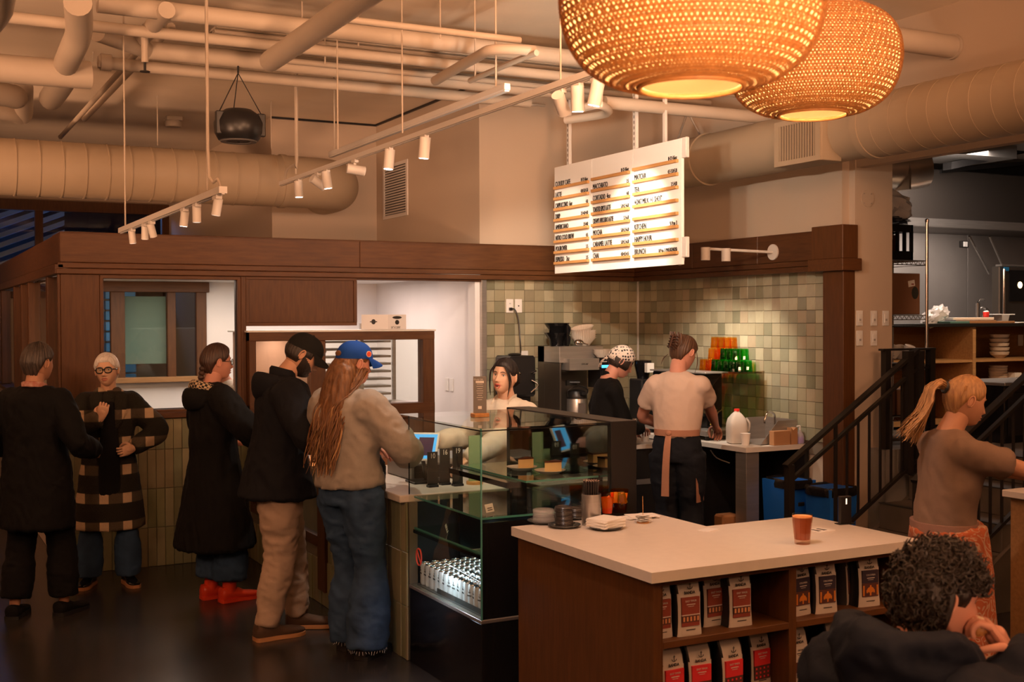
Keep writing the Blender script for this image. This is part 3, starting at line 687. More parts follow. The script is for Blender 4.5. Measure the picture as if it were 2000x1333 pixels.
vg = thing('vent_grille', 'white louvred return air grille high on the set-back wall', 'vent grille')
gx = 4.587
MB().box(gx - .012, gx, 10.98, 11.64, 3.455, 3.49).box(gx - .012, gx, 10.98, 11.64, 2.93, 2.965).box(gx - .012, gx, 10.98, 11.02, 2.965, 3.455).box(gx - .012, gx, 11.60, 11.64, 2.965, 3.455).build('frame', FIXW, vg)
MB().box(gx - .003, gx - .001, 11.0, 11.62, 2.95, 3.47).build('dark_back', BLACKP, vg)
for i in range(18):
    z = 2.975 + i * .0268; MB().obox((gx - .007, 11.31, z + .006), (0, .29, 0), (.006, 0, -.006), (.001, 0, .001)).build('slat', FIXW, vg)

# ------------------------------------------------------------------ woven pendant lamps
def weave_mat():
    m = bpy.data.materials.new('woven_rattan'); m.use_nodes = True; nt = m.node_tree; N = nt.nodes; L = nt.links; b = N['Principled BSDF']
    b.inputs['Roughness'].default_value = .6
    tc = N.new('ShaderNodeTexCoord'); nz = N.new('ShaderNodeTexNoise'); nz.inputs['Scale'].default_value = 45
    L.new(tc.outputs['Object'], nz.inputs[0]); rp = N.new('ShaderNodeValToRGB')
    rp.color_ramp.elements[0].color = (.26, .10, .025, 1); rp.color_ramp.elements[1].color = (.58, .27, .075, 1)
    L.new(nz.outputs[0], rp.inputs[0]); L.new(rp.outputs[0], b.inputs['Base Color'])
    tr = N.new('ShaderNodeBsdfTranslucent'); L.new(rp.outputs[0], tr.inputs[0])
    mx = N.new('ShaderNodeMixShader'); mx.inputs[0].default_value = .24
    L.new(b.outputs[0], mx.inputs[1]); L.new(tr.outputs[0], mx.inputs[2]); L.new(mx.outputs[0], N['Material Output'].inputs[0])
    return m
WEAVE = weave_mat()
LINER = mat('lamp_liner', (.95, .74, .46), .8)
def lamp_profile(t):
    """t from 0 (bottom opening) to 1 (top): radius and height in units of the greatest radius"""
    pts = [(.395, 0), (.62, .045), (.82, .17), (.945, .36), (.995, .56), (1, .72), (.96, .90), (.85, 1.06), (.66, 1.18), (.42, 1.24), (.22, 1.25)]
    x = t * (len(pts) - 1); i = min(int(x), len(pts) - 2); f = x - i
    def cr(k):
        p0, p1, p2, p3 = pts[max(i - 1, 0)][k], pts[i][k], pts[i + 1][k], pts[min(i + 2, len(pts) - 1)][k]
        return .5 * (2 * p1 + (-p0 + p2) * f + (2 * p0 - 5 * p1 + 4 * p2 - p3) * f * f + (-p0 + 3 * p1 - 3 * p2 + p3) * f ** 3)
    return cr(0), cr(1)
def woven_lamp(label, c, R, bulb_w, rings=46, spokes=150):
    t = thing('woven_pendant_lamp', label, 'pendant lamp', (c[0], c[1], c[2]), 0, None)
    # slanting strips both ways, woven over and under, each strip a thin ribbon with its own thickness
    m = MB(); half = .0040 * (R / .3); NT = 46
    for dirn in (1, -1):
        for k in range(spokes):
            ph = 2 * pi * k / spokes; vs = []
            for i in range(NT + 1):
                tt = i / NT; r, z = lamp_profile(tt)
                a = ph + dirn * tt * 1.35
                wv = .0035 * (1 if (i + k + (dirn > 0)) % 2 else -1) * (R / .3)
                rr = r * R + wv * .6
                hw = half * (.45 + .55 * r) / max(rr, .05)
                vs.append((rr * cos(a - hw), rr * sin(a - hw), z * R)); vs.append((rr * cos(a + hw), rr * sin(a + hw), z * R))
            n = len(vs)
            m.add(vs, [(2 * i, 2 * i + 1, 2 * i + 3, 2 * i + 2) for i in range(NT)])
    # hoops
    for i in range(rings):
        r, z = lamp_profile((i + .5) / rings); 
        m.lathe([(r * R - .0015, z * R - .0016), (r * R + .0018, z * R), (r * R - .0015, z * R + .0016)], (0, 0, 0), 64, close=False)
    me = m.mesh('shade', 0); sh = link('shade', me, WEAVE, t); sh['kind'] = 'stuff'
    r0 = .395 * R
    MB().tube([(r0 * cos(2 * pi * k / 48), r0 * sin(2 * pi * k / 48), 0) for k in range(49)], .0065, 8).build('rim', WEAVE, t)
    # lit cloth liner just inside the weave
    m = MB(); m.lathe([(lamp_profile(i / 30)[0] * R * .985 - .006, lamp_profile(i / 30)[1] * R + .004) for i in range(0, 31)], (0, 0, 0), 64, close=False)
    lm = bpy.data.materials.get('lamp_liner_cloth')
    if lm is None:
        lm = bpy.data.materials.new('lamp_liner_cloth'); lm.use_nodes = True; nt = lm.node_tree; N = nt.nodes; L = nt.links
        N.remove(N['Principled BSDF']); tb = N.new('ShaderNodeBsdfTranslucent'); tb.inputs[0].default_value = (1, .80, .50, 1)
        df = N.new('ShaderNodeBsdfDiffuse'); df.inputs[0].default_value = (.95, .72, .42, 1)
        mx = N.new('ShaderNodeMixShader'); mx.inputs[0].default_value = .8; L.new(df.outputs[0], mx.inputs[1]); L.new(tb.outputs[0], mx.inputs[2]); L.new(mx.outputs[0], N['Material Output'].inputs[0])
    m.build('liner', lm, t, 60)
    MB().ell((0, 0, .62 * R), (.045, .045, .06), 16, 10).build('bulb', mat('bulb_glow', (1, .9, .7), .5, emit=(1, .74, .42), estr=22), t)
    MB().tube([(0, 0, .62 * R + .06), (0, 0, .62 * R + .13)], .02, 10).build('socket', BLACKP, t)
    MB().tube([(0, 0, .62 * R + .13), (0, 0, CEIL - c[2])], .004, 6).build('cord', BLACKP, t)
    lamp('woven_lamp_bulb', 'POINT', (c[0], c[1], c[2] + .45 * R), bulb_w, (1, .60, .28), .05)
    return t
L1 = at(1350, 170, 'Z', 2.405); L2 = at(1588, 224, 'Z', 2.59)
print('LAMPS', L1, L2)
woven_lamp('big woven rattan pendant lamp nearest the camera, cut by the top edge', (L1.x, L1.y, L1.z), .30, 24)
woven_lamp('woven rattan pendant lamp behind the bigger one, its bulb glaring through', (L2.x, L2.y, L2.z), .30, 24)

# ================================================================== MENU BOARD
mb_ = thing('menu_board', 'large white hanging menu board with oak ledges and letters', 'menu board')
MX = 4.8; Y0m, Y1m, Za, Zb = 8.405, 6.648, 2.252, 3.117
SLOT = mat('slot_dark', (.12, .08, .05), .8)
MENUW = mat('menu_white', (.86, .82, .76), .5)
ybs = [8.405, at(1156, 430, 'X', MX).y, at(1236.5, 400, 'X', MX).y, 6.648]
MENU = [
    [('CLOUDY CAFE', '8·12·16oz'), ('LATTE', '4.0·5.0·5.0'), ('CAPPUCCINO  6oz', '4.0'), ('DRIP', '3.5·4.0·4.0'), ('AMERICANO', '3.5·4.0'), ('NITRO COLD BREW', '4.5'), ('POUROVER', '5.5'), ('ESPRESSO    2oz', '3.5')],
    [('', '8·12·16oz'), ('MACCHIATO', '3.5'), ('CORTADO  4oz', '4.0'), ('TOASTED SPICE LATTE', '5.0·5.5·6.0'), ('CREAMY AVOCADO LATTE', '5.5·6.0'), ('MOCHA', '5.0·5.5·6.0'), ('CARAMEL LATTE', '5.0·5.5·6.0'), ('CHAI', '4.0·4.5·4.5')],
    [('', '8·12·16oz'), ('MATCHA', '4.5·5.0·5.0'), ('TEA', '3.5·4.0'), ('+OAT MILK  +1 SHOT', ''), ('', ''), ('KITCHEN', '9-9 to 3'), ('HAPPY HOUR', ''), ('BRUNCH', '8-9 to 3 (WEEKENDS)')]]
for c in range(3):
    ya, yb = ybs[c], ybs[c + 1]
    pn = MB().box(MX, MX + .022, yb + .002, ya - .002, Za, Zb, b=.001).build('panel', MENUW, mb_)
    top = {0: 2.955, 1: 2.975, 2: 3.0}[c]
    for r in range(8):
        top_px = [(1108, (350, 381, 411, 441, 471, 500, 531, 561)), ]
        z = (2.940, 2.955, 2.960)[c] - r * (.0848, .0878, .0905)[c]
        if c == 0: z = 2.945 - r * .0872
        if c == 1: z = 2.955 - r * .0886
        if c == 2: z = 2.965 - r * .0900
        lg = MB().box(MX - .024, MX, yb + .035, ya - .02, z - .011, z + .011, b=.0015).build('ledge', OAK, mb_)
        a, b = MENU[c][r]; m = MB()
        w_ = ya - yb
        if a: add_text(m, a, .058, (MX - .008, ya - .028, z + .012), (0, -1, 0), (0, 0, 1), 'LEFT', .0015, min(.62, (w_ - (.25 if b else .08)) / max(1, len(a)) / .040))
        if b: add_text(m, b, .042 if len(b) < 12 else .038, (MX - .008, yb + .045, z + .012), (0, -1, 0), (0, 0, 1), 'RIGHT', .0015, .62)
        if a or b: m.build('lettering', INK, lg, 0)
for y in (8.23, 7.27):
    ps = MB().box(MX + .024, MX + .05, y - .018, y + .018, Zb - .2, CEIL).build('post', FIXW, mb_)
    for i in range(22): pass
    m = MB()
    for i in range(20): m.box(MX + .0225, MX + .0238, y - .004, y + .004, Zb + .03 + i * .04, Zb + .052 + i * .04)
    m.build('slot', SLOT, ps, 0)['kind'] = 'stuff'
for y in (7.25,):
    MB().box(MX + .13, MX + .15, y - .22, y - .19, Zb - .1, CEIL).build('rear_post', FIXW, mb_)
for z in (3.05, 2.37): MB().box(MX + .002, MX + .03, 6.60, 6.655, z - .07, z + .07, b=.003).build('end_bracket', FIXW, mb_)

# ================================================================== SERVICE COUNTER
CX = 2.5
long_tiles('wall_tiles_counter', 'green tiled front of the service counter', (CX, 9.24, 0), (0, -1, 0), (-1, 0, 0), 3.23, .872, skip=lambda s, z: s < 1.86 and z > .29)
ct = thing('service_counter', 'long pale stone service counter the customers queue along', 'counter')
MB().box(2.455, 3.13, 6.02, 7.36, .872, .912, b=.004).build('countertop', STONE, ct)
MB().box(2.562, 3.10, 6.03, 7.36, .0, .872).build('body', BLACKM, ct)
# low lit pastry display let into the counter, dark wooden frame
dp = thing('pastry_display', 'lit wooden pastry display in the counter behind the waiting man', 'display case')
m = MB().box(2.47, 2.53, 7.36, 7.50, .10, 1.10, b=.004); m.build('frame_post', WOODV, dp)
MB().box(2.47, 2.53, 7.50, 9.14, 1.05, 1.10, b=.004).build('frame_rail', WOODY, dp)
MB().box(2.47, 2.53, 7.50, 9.14, .38, .455, b=.004).build('frame_rail', WOODY, dp)
MB().box(2.47, 2.53, 9.08, 9.14, .455, 1.05).build('frame_post', WOODV, dp)
MB().box(2.53, 2.96, 7.42, 9.13, .43, .455).box(2.95, 2.97, 7.42, 9.13, .455, 1.05).build('interior', PLY, dp)
MB().box(2.53, 3.1, 7.42, 9.13, 1.09, 1.12).build('top', STEEL, dp)
MB().box(2.495, 2.50, 7.5, 9.16, .455, 1.05).build('pane', GLASS, dp)
for y, c_, l in ((7.66, (.05, .05, .05), 'black menu book standing in the lit display'), (9.05, (.5, .04, .03), 'red packet standing in the lit display')):
    bk = MB().box(2.60, 2.62, y - .12, y - .01, .455, .80, b=.002).build('book', mat('book%.2f' % y, c_, .5)); tagit(bk, l, 'book')
# pass-through frame with two panes above the counter
dw = thing('pass_window', 'dark wooden double window of the pastry pass, under a pale ledge', 'display window')
FYD = 9.16
for b in ((2.475, 2.53, FYD, FYD + .12, 1.10, 1.79), (2.475, 4.06, FYD, FYD + .12, 1.715, 1.785), (2.98, 3.10, FYD, FYD + .12, 1.1, 1.715), (3.955, 4.06, FYD, FYD + .12, .90, 1.785), (3.05, 4.06, FYD, FYD + .12, 1.06, 1.182), (2.475, 3.05, FYD, FYD + .12, 1.18, 1.21)):
    big = (b[1] - b[0]) > .2
    MB().box(b[0], b[1], b[2] - (.003 if big else 0), b[3] + (.003 if big else 0), b[4], b[5] + (.0015 if big else 0), b=.004).build('frame', WOODH if big else WOODV, dw)
MB().box(2.46, 4.07, FYD - .01, FYD + .62, 1.785, 1.80, b=.003).build('ledge', WHITEP, dw)
MB().box(3.05, 4.06, FYD + .02, FYD + .08, .12, 1.06).build('lower_panel', WOODV, dw)
for x0, x1 in ((2.53, 2.98), (3.10, 3.955)):
    MB().box(x0, x1, FYD + .06, FYD + .066, 1.2, 1.715).build('pane', GLASS, dw)
MB().box(2.53, 3.95, FYD + .12, FYD + .60, 1.15, 1.175).build('shelf', STEEL, dw)
MB().box(2.50, 2.53, FYD + .12, FYD + .60, 1.15, 1.785).box(2.53, 3.2, FYD + .60, FYD + .62, 1.15, 1.785).build('back_panel', mat('pink_brown_panel', (.42, .27, .20), .5), dw)
# tray of buns and tray with a loaf
def croissant(t, c, r, mt):
    m = MB(); n = 7
    for i in range(n):
        a = -1.1 + 2.2 * i / (n - 1); rr = .028 * (1 - .55 * abs(2 * i / (n - 1) - 1) ** 1.5)
        m.ell((c[0] + r * sin(a), c[1], c[2] + rr * .8 + r * .5 * cos(a) * .2), (rr * .9, rr, rr), 10, 7)
    return m
BUN = mat('baked_crust', (.62, .30, .10), .5, color2=(.45, .18, .05), nscale=30)
ty = thing('baking_tray', 'white-lined metal tray of chocolate pastries in the left pane', 'tray')
MB().box(2.78, 3.05, 9.33, 9.52, 1.178, 1.186).box(2.78, 3.05, 9.33, 9.335, 1.186, 1.215).box(2.78, 2.785, 9.33, 9.52, 1.186, 1.215).build('tray', STEEL, ty)
CHOC = mat('chocolate_pastry', (.16, .07, .035), .6, color2=(.5, .3, .16), nscale=40)
for i in range(3):
    for j in range(2):
        tagit(MB().box(2.80 + i * .075, 2.86 + i * .075, 9.35 + j * .08, 9.41 + j * .08, 1.187, 1.225, b=.012).build('pastry', CHOC), 'chocolate topped pastry square on the tray in the left pane', 'pastry', 'chocolate pastries in the pass window')
ty = thing('baking_tray', 'shallow grey tray under golden pastries, behind the blue cap', 'tray')
MB().lathe([(.02, 0), (.15, 0), (.165, .022), (.16, .022), (.147, .006), (.02, .006)], (3.60, 9.42, 1.176), 28).build('tray', STEEL, ty)
for i, (x, y, z) in enumerate(((3.50, 9.42, 1.21), (3.58, 9.44, 1.21), (3.54, 9.42, 1.262))):
    o = croissant(0, (x, y, z - .02), .045, BUN).build('croissant', BUN)
    tagit(o, ('golden croissant at the left of the grey tray', 'golden croissant at the right of the grey tray', 'golden croissant on top of the pile')[i], 'pastry')
# sheet-pan rack behind the glass
rk = thing('sheet_pan_rack', 'stainless slatted sheet rack seen through the right pane', 'rack')
for i in range(8):
    z = 1.20 + i * .068
    MB().box(3.35, 4.02, 10.05, 10.30, z, z + .02).build('rack_shelf', STEEL, rk)
for x in (3.72, 4.03): MB().box(x, x + .03, 10.03, 10.06, .2, 1.85).build('upright', STEEL, rk)
# parchment box on the ledge
bx = thing('parchment_box', 'white cardboard box printed 24 inch by 2000 feet on the ledge', 'box')
CARDW = mat('white_card', (.82, .80, .80), .7)
p0, p1, p2 = V(3.47, 9.33, 1.80), V(3.675, 9.25, 1.80), V(3.86, 9.30, 1.80)
poly = [(p0.x, p0.y + .0), (p1.x, p1.y), (p2.x, p2.y), (3.66, 9.42)]
MB().prism(poly, 'Z', 1.801, 1.925).build('carton', CARDW, bx)
m = MB(); d = (p2 - p1).normalized(); n = d.cross(V(0, 0, 1)).normalized()
s0 = p1 + n * .0015
add_text(m, '24" X 2000\'', .026, s0 + d * .03 + V(0, 0, .008), d, (0, 0, 1), 'LEFT', .0005, .8)
m.ell(s0 + d * .095 + V(0, 0, .10), (.05, .001, .012), 16, 8, Matrix.Rotation(math.atan2(d.y, d.x), 3, 'Z'))
m.ell(s0 + d * .095 + V(0, 0, .06), (.022, .001, .020), 12, 8, Matrix.Rotation(math.atan2(d.y, d.x), 3, 'Z'))
d2 = (p1 - p0).normalized(); n2 = d2.cross(V(0, 0, 1)).normalized(); s1 = p0 + n2 * .0015
m.ell(s1 + d2 * .10 + V(0, 0, .065), (.018, .001, .022), 14, 8, Matrix.Rotation(math.atan2(d2.y, d2.x), 3, 'Z'))
m.obox(s1 + d2 * .10 + V(0, 0, .065), d2 * .03, n2 * .0012, (0, 0, .004)); m.build('print', INK, bx, 0)

# ================================================================== GLASS CASE
gc = thing('glass_case', 'tall glass display case with black base between counters', 'display case')
GX0, GX1, GXB, GY0, GY1, GZ0, GZ1 = 2.5, 3.235, 3.39, 5.10, 6.0, .425, 1.352
def pane(name, *b):
    o = MB().box(*b).build(name, GLASS, gc, 0); return o
pane('pane', GX0, GX0 + .006, GY0, GY1, GZ0, GZ1 - .012)
pane('pane', GX0 + .006, GX1, GY0, GY0 + .006, .895, GZ1 - .012)
pane('pane', GX0, GX1, GY0, GY1 + .15, GZ1 - .006, GZ1)
pane('pane', GX0 + .006, 3.13, GY1 - .006, GY1, .92, GZ1 - .012)
for b in ((GX0 - .001, GX0 + .004, GY0, GY1, GZ1 - .014, GZ1 - .008), (GX0, GX1, GY0 - .001, GY0 + .004, GZ1 - .014, GZ1 - .008), (GX0 - .001, GX0 + .005, GY1 - .004, GY1, .92, GZ1)):
    MB().box(*b).build('edge_strip', BLACKG, gc)
MB().box(GX0 - .001, GX0 + .006, GY0 - .001, GY0 + .006, GZ0, GZ1).build('corner_edge', GEDGE, gc)
MB().box(GX1, GXB, GY0 - .01, GY1 + .25, 0, GZ1 + .004, b=.003).build('column', BLACKP, gc)
MB().box(GX1 - .004, GX1 - .001, GY0 + .02, GY1 + .2, .90, GZ1 - .02).build('mirror_side', mat('dark_mirror', (.30, .32, .30), .04, metal=1), gc)
MB().box(GX0 + .008, GX1, GY0 + .008, GY0 + .02, GZ0, .893).build('front_panel', BLACKG, gc)
MB().box(GX0, GX1, GY0, GY1, 0, GZ0 - .018, b=.003).build('base', BLACKG, gc)
MB().box(GX0 - .002, GX1, GY0 - .002, GY1, GZ0 - .018, GZ0, b=.002).build('base_trim', STEEL, gc)
MB().box(GX0 + .30, GX1, GY1 - .02, GY1, GZ0, .90).build('rear_panel', BLACKG, gc)
MB().box(3.05, GX1, GY0 + .02, GY1 - .02, GZ0, .80).build('inner_wall', BLACKG, gc)
# shelves: dark-edged glass
def shelf(z, x0, y0, x1=GX1 - .01, y1=GY1 - .03, nm='shelf'):
    s = MB().box(x0, x1, y0, y1, z, z + .008).build(nm, GLASSG, gc, 0)
    MB().box(x0 - .001, x0 + .003, y0, y1, z - .001, z + .009).box(x0, x1, y0 - .001, y0 + .003, z - .001, z + .009).build('shelf_edge', GEDGE, s)
shelf(1.060, 2.80, 5.20)
MB().box(2.72, 2.80, 5.25, 5.95, 1.030, 1.058).build('shelf_rail', BLACKG, gc)
MB().box(2.96, 3.02, 5.60, 5.66, .90, 1.06).build('shelf_post', BLACKM, gc)
shelf(.905, 2.52, 5.14); shelf(.735, 2.52, 5.14)
MB().box(2.508, 2.53, 5.14, 5.96, .715, .733).build('shelf_rail', BLACKG, gc)
MB().box(2.53, 3.04, 5.14, 5.96, GZ0, GZ0 + .004).build('tray_floor', mat('case_floor', (.10, .10, .10), .3), gc)
# no-reach sticker
rg = MB(); c = V(2.4985, 5.86, .60)
rg.tube([c + V(0, .035 * cos(a * pi / 12), .045 * sin(a * pi / 12)) for a in range(25)], .004, 6).tube([c + V(0, .024, .032), c + V(0, -.024, -.032)], .003, 6)
rg.build('warning_sticker', mat('sticker_red', (.8, .10, .08), .5), gc)
# cans
CANW = mat('can_white', (.78, .80, .82), .35, metal=.2); ALU = mat('can_lid', (.8, .82, .84), .18, metal=1)
def make_can():
    t = thing('drink_can', 'white printed can of cold coffee standing in the glass case', 'can', (0, 0, 0), 0, 'cans in the glass case')
    MB().lathe([(.024, 0), (.0265, .004), (.029, .012), (.029, .106), (.0265, .116)], (0, 0, 0), 16, False).build('can_body', CANW, t)
    MB().lathe([(.0265, .116), (.0255, .1195), (.0238, .1195), (.0232, .1165), (.001, .1165)], (0, 0, 0), 16, False).build('lid', ALU, t)
    m = MB(); add_text(m, 'BANDA', .011, (-.0297, .017, .06), (0, -1, 0), (0, 0, 1), 'LEFT', .0004, .85, .0002)
    m.tube([V(-.0296, .009 * sin(a), .086 - .009 * cos(a)) for a in (-1.3, -.8, -.3, .3, .8, 1.3)], .0011, 5).tube([V(-.0296, 0, .078), V(-.0296, 0, .097)], .0011, 5)
    m.build('print', INK, t, 0)
    return t
can0 = make_can(); first = True
# front block of light cans, rear blocks beyond, all in straight rows
for i in range(8):
    for j in range(13):
        x = 2.575 + i * .0605; y = 5.22 + j * .0605
        if i == 0 and j > 8: pass
        c = can0 if first else copytree(can0); first = False
        c.location = (x, y, GZ0 + .004); c.rotation_euler.z = R_(random.Random(i * 31 + j).uniform(-20, 20))
# can carton lip
tagit(MB().box(2.542, 2.545, 5.19, 5.72, GZ0 + .004, GZ0 + .03).build('can_tray', mat('dark_card', (.05, .05, .05), .5)), 'low dark carton edge in front of the cans', 'carton')
# price cards
for (x, y, z, l, rz) in ((2.62, 5.25, .918, 'white price card lying on the upper case shelf', 25), (2.60, 5.72, .745, 'white price card on the middle case shelf, left side', 60)):
    t = thing('price_card', l, 'price card', (x, y, z), R_(rz))
    MB().obox((0, 0, .022), (.032, 0, 0), (0, .006, .02), (0, -.0006, .0002)).build('card', PAPER, t)
    m = MB()
    for k in range(3): m.obox((0, -.001 + .004 * (k - 1), .022 + .009 * (k - 1)), (.018, 0, 0), (0, .0006, .002), (0, -.0008, .0003))
    m.build('print', INK, t)
# cake slices on plates
CHZ = mat('cheesecake', (.80, .58, .30), .6, noise_amt=.1, nscale=30); CTOP = mat('cake_top', (.10, .035, .018), .3)
CERA = mat('white_ceramic', (.80, .77, .74), .25)
for k, (x, y, rz, l) in enumerate(((2.99, 5.60, 8, 'left'), (3.05, 5.40, -2, 'right'))):
    t = thing('dessert_plate', 'white plate under the %s cheesecake slice' % ('rear' if k == 0 else 'front'), 'plate', (x, y, 1.0690))
    MB().lathe([(.002, .003), (.045, .002), (.05, 0), (.056, .004), (.083, .017), (.0835, .019), (.055, .008), (.002, .006)], (0, 0, 0), 32, False).build('plate', CERA, t)
    s = thing('cheesecake_slice', '%s slice of dark-topped cheesecake on its plate' % ('rear' if k == 0 else 'front'), 'cake', (x, y, 1.077), R_(rz))
    poly = [(-.045, -.03), (.048, -.042), (.05, .03)]
    MB().prism(poly, 'Z', 0, .052).build('cake', CHZ, s)
    MB().prism([(a * 1.03, b * 1.03) for a, b in poly], 'Z', .052, .060).build('topping', CTOP, s)
# sign holder on the case top
sh = thing('sign_holder', 'upright card in a small oak block on the glass case', 'sign')
p = V(2.80, 5.72, GZ1)
MB().box(p.x - .045, p.x + .045, p.y - .028, p.y + .028, p.z, p.z + .022, b=.003).build('oak_block', OAK, sh)
d = V(.88, -.46, 0); n = V(-.46, -.88, 0)
MB().obox(p + V(0, 0, .115), d * .036, n * .001, (0, 0, .105)).build('card', mat('dark_sign', (.16, .15, .14), .4), sh)
m = MB()
for i, (w_, h_) in enumerate(((.022, .006), (.016, .001), (.018, .001), (.014, .001), (.018, .001), (.016, .001), (.012, .001), (.017, .001), (.012, .001))):
    m.obox(p + n * .0016 + V(0, 0, .19 - i * .012), d * w_, n * .0004, (0, 0, h_))
add_text(m, 'Cloudy Cafe', .012, p + n * .0018 - d * .032 + V(0, 0, .20), d, (0, 0, 1), 'LEFT', .0004, .8)
m.obox(p + n * .0016 + V(0, 0, .052), d * .010, n * .0004, (0, 0, .008)).build('print', PAPER, sh, 0)

# ------------------------------------------------------------------ register and table numbers behind the case
rg = thing('register_tablet', 'tilted tablet register with a lit blue screen', 'tablet')
q = at(806, 868, 'Y', 6.42)
d = V(.80, -.60, 0).normalized(); up = V(.28, .22, .93).normalized(); n = d.cross(up)
c = V(q.x + .05, 6.42, 1.13)
MB().obox(c, d * .105, n * .006, up * .085).build('bezel', PAPER, rg)
MB().obox(c + n * .0065, d * .094, n * .0008, up * .074).build('screen', mat('screen_blue', (.02, .1, .2), .2, emit=(.10, .48, .95), estr=1.1), rg)
MB().obox(c + n * .008 + d * .032, d * .045, n * .0005, up * .055).build('screen_panel', mat('screen_dark', (.02, .01, .02), .2, emit=(.12, .05, .08), estr=.5), rg)
MB().tube([(c.x + .06, c.y + .05, .915), c], .012, 8).box(c.x - .05, c.x + .16, c.y - .03, c.y + .12, .912, .925, b=.003).build('stand', BLACKP, rg)
db = thing('cash_drawer', 'grey cash drawer box on the service counter', 'cash drawer')
MB().box(2.75, 3.08, 6.55, 6.95, .913, 1.015, b=.006).build('drawer_body', mat('drawer_grey', (.22, .20, .18), .35, metal=.4), db)
MB().box(2.765, 3.065, 6.545, 6.552, .925, 1.0).build('drawer_front', BLACKP, db)
NUM = mat('number_black', (.02, .02, .02), .4); GRN = mat('green_acrylic', (.34, .46, .26), .3, alpha=.9)
nums = (('10', 845, 895, 6.25, NUM), ('16', 869, 888, 6.30, NUM), ('19', 894, 885, 6.22, NUM), ('17', 928, 893, 6.25, NUM))
for s, px, py, y, mm_ in nums:
    q = at(px, py, 'Y', y)
    t = thing('table_number', {'10': 'table number 10, lowest of the four, at the left', '16': 'black table number 16 beside number 10', '19': 'black table number 19 behind the slim green sign', '17': 'black table number 17 nearest the glass corner'}[s], 'table number')
    MB().box(q.x - .032, q.x + .032, y, y + .006, .925, q.z + .035).build('plate', mm_, t)
    MB().box(q.x - .03, q.x + .03, y - .02, y + .028, .912, .926, b=.002).build('foot', BLACKP, t)
    m = MB(); add_text(m, s, .042, (q.x, y - .001, q.z - .002), (1, 0, 0), (0, 0, 1), 'CENTER', .0008, .8); m.build('numerals', PAPER, t, 0)
for px, z1, y, r, l in ((893, 1.09, 6.16, .03, 'slim green acrylic sign in a small oak foot'), (927, 1.20, 6.10, .05, 'wider green acrylic sign in a round oak foot behind the case corner')):
    q = at(px, 945, 'Z', .915); t = thing('acrylic_sign', l, 'sign', (q.x, q.y, .9125))
    MB().box(-r * .75, r * .75, -.003, .003, .015, z1 - .915).build('acrylic_plate', GRN, t)
    MB().lathe([(r, 0), (r, .016), (r * .96, .018)], (0, 0, 0), 20).build('oak_foot', OAK, t)

# ================================================================== FOREGROUND ISLAND
isl = thing('island_counter', 'L-shaped island with pale top and dark wooden shelves', 'counter')
poly = [(2.575, 3.765), (4.003, 3.765), (4.003, 4.495), (3.385, 4.495), (3.385, 4.93), (2.575, 4.93)]
m = MB().prism(poly, 'Z', .858, .90); m.build('countertop', STONE, isl)
MB().box(2.60, 2.635, 3.79, 4.91, 0, .858, b=.002).build('end_panel', WOODV, isl)
IY = 3.80
for x0, x1 in ((2.635, 2.652), (3.285, 3.325), (3.94, 3.975)):
    MB().box(x0, x1, IY, 4.44, 0, .858, b=.002).build('upright', WOODV, isl)
MB().box(2.64, 3.975, 4.42, 4.45, 0, .858).build('back_panel', WOODV, isl)
MB().box(2.636, 3.97, IY - .004, IY + .02, .835, .858).build('apron', WOODH, isl)
for z in (.585, .30, .02):
    for x0, x1 in ((2.652, 3.285), (3.325, 3.94)): MB().box(x0, x1, IY, 4.42, z, z + .028, b=.002).build('shelf', WOODH, isl)
MB().box(2.66, 3.36, 4.46, 4.91, 0, .858).build('rear_body', WOODV, isl)

# coffee bags
BAGW = mat('bag_white', (.66, .60, .54), .55, bump=.1, bscale=8); BAGB = mat('bag_black', (.012, .012, .014), .4)
LRED = mat('label_maroon', (.27, .055, .035), .6); LORG = mat('label_stripe', (.75, .36, .16), .6); LBRT = mat('label_red', (.75, .035, .045), .6)
LNAV = mat('label_navy', (.035, .025, .045), .6); LDRK = mat('label_brown', (.10, .035, .03), .6); LFIR = mat('label_orange', (.70, .24, .03), .6); LWHT = mat('label_white', (.7, .65, .6), .6)
def anchor(m, x, y, z, s):
    m.tube([V(x + s * sin(a), y, z - s * cos(a)) for a in (-1.35, -.9, -.45, 0, .45, .9, 1.35)], s * .13, 5)
    m.tube([V(x, y, z - s), V(x, y, z + s * 1.15)], s * .13, 5).tube([V(x - s * .45, y, z + s * .62), V(x + s * .45, y, z + s * .62)], s * .10, 5)
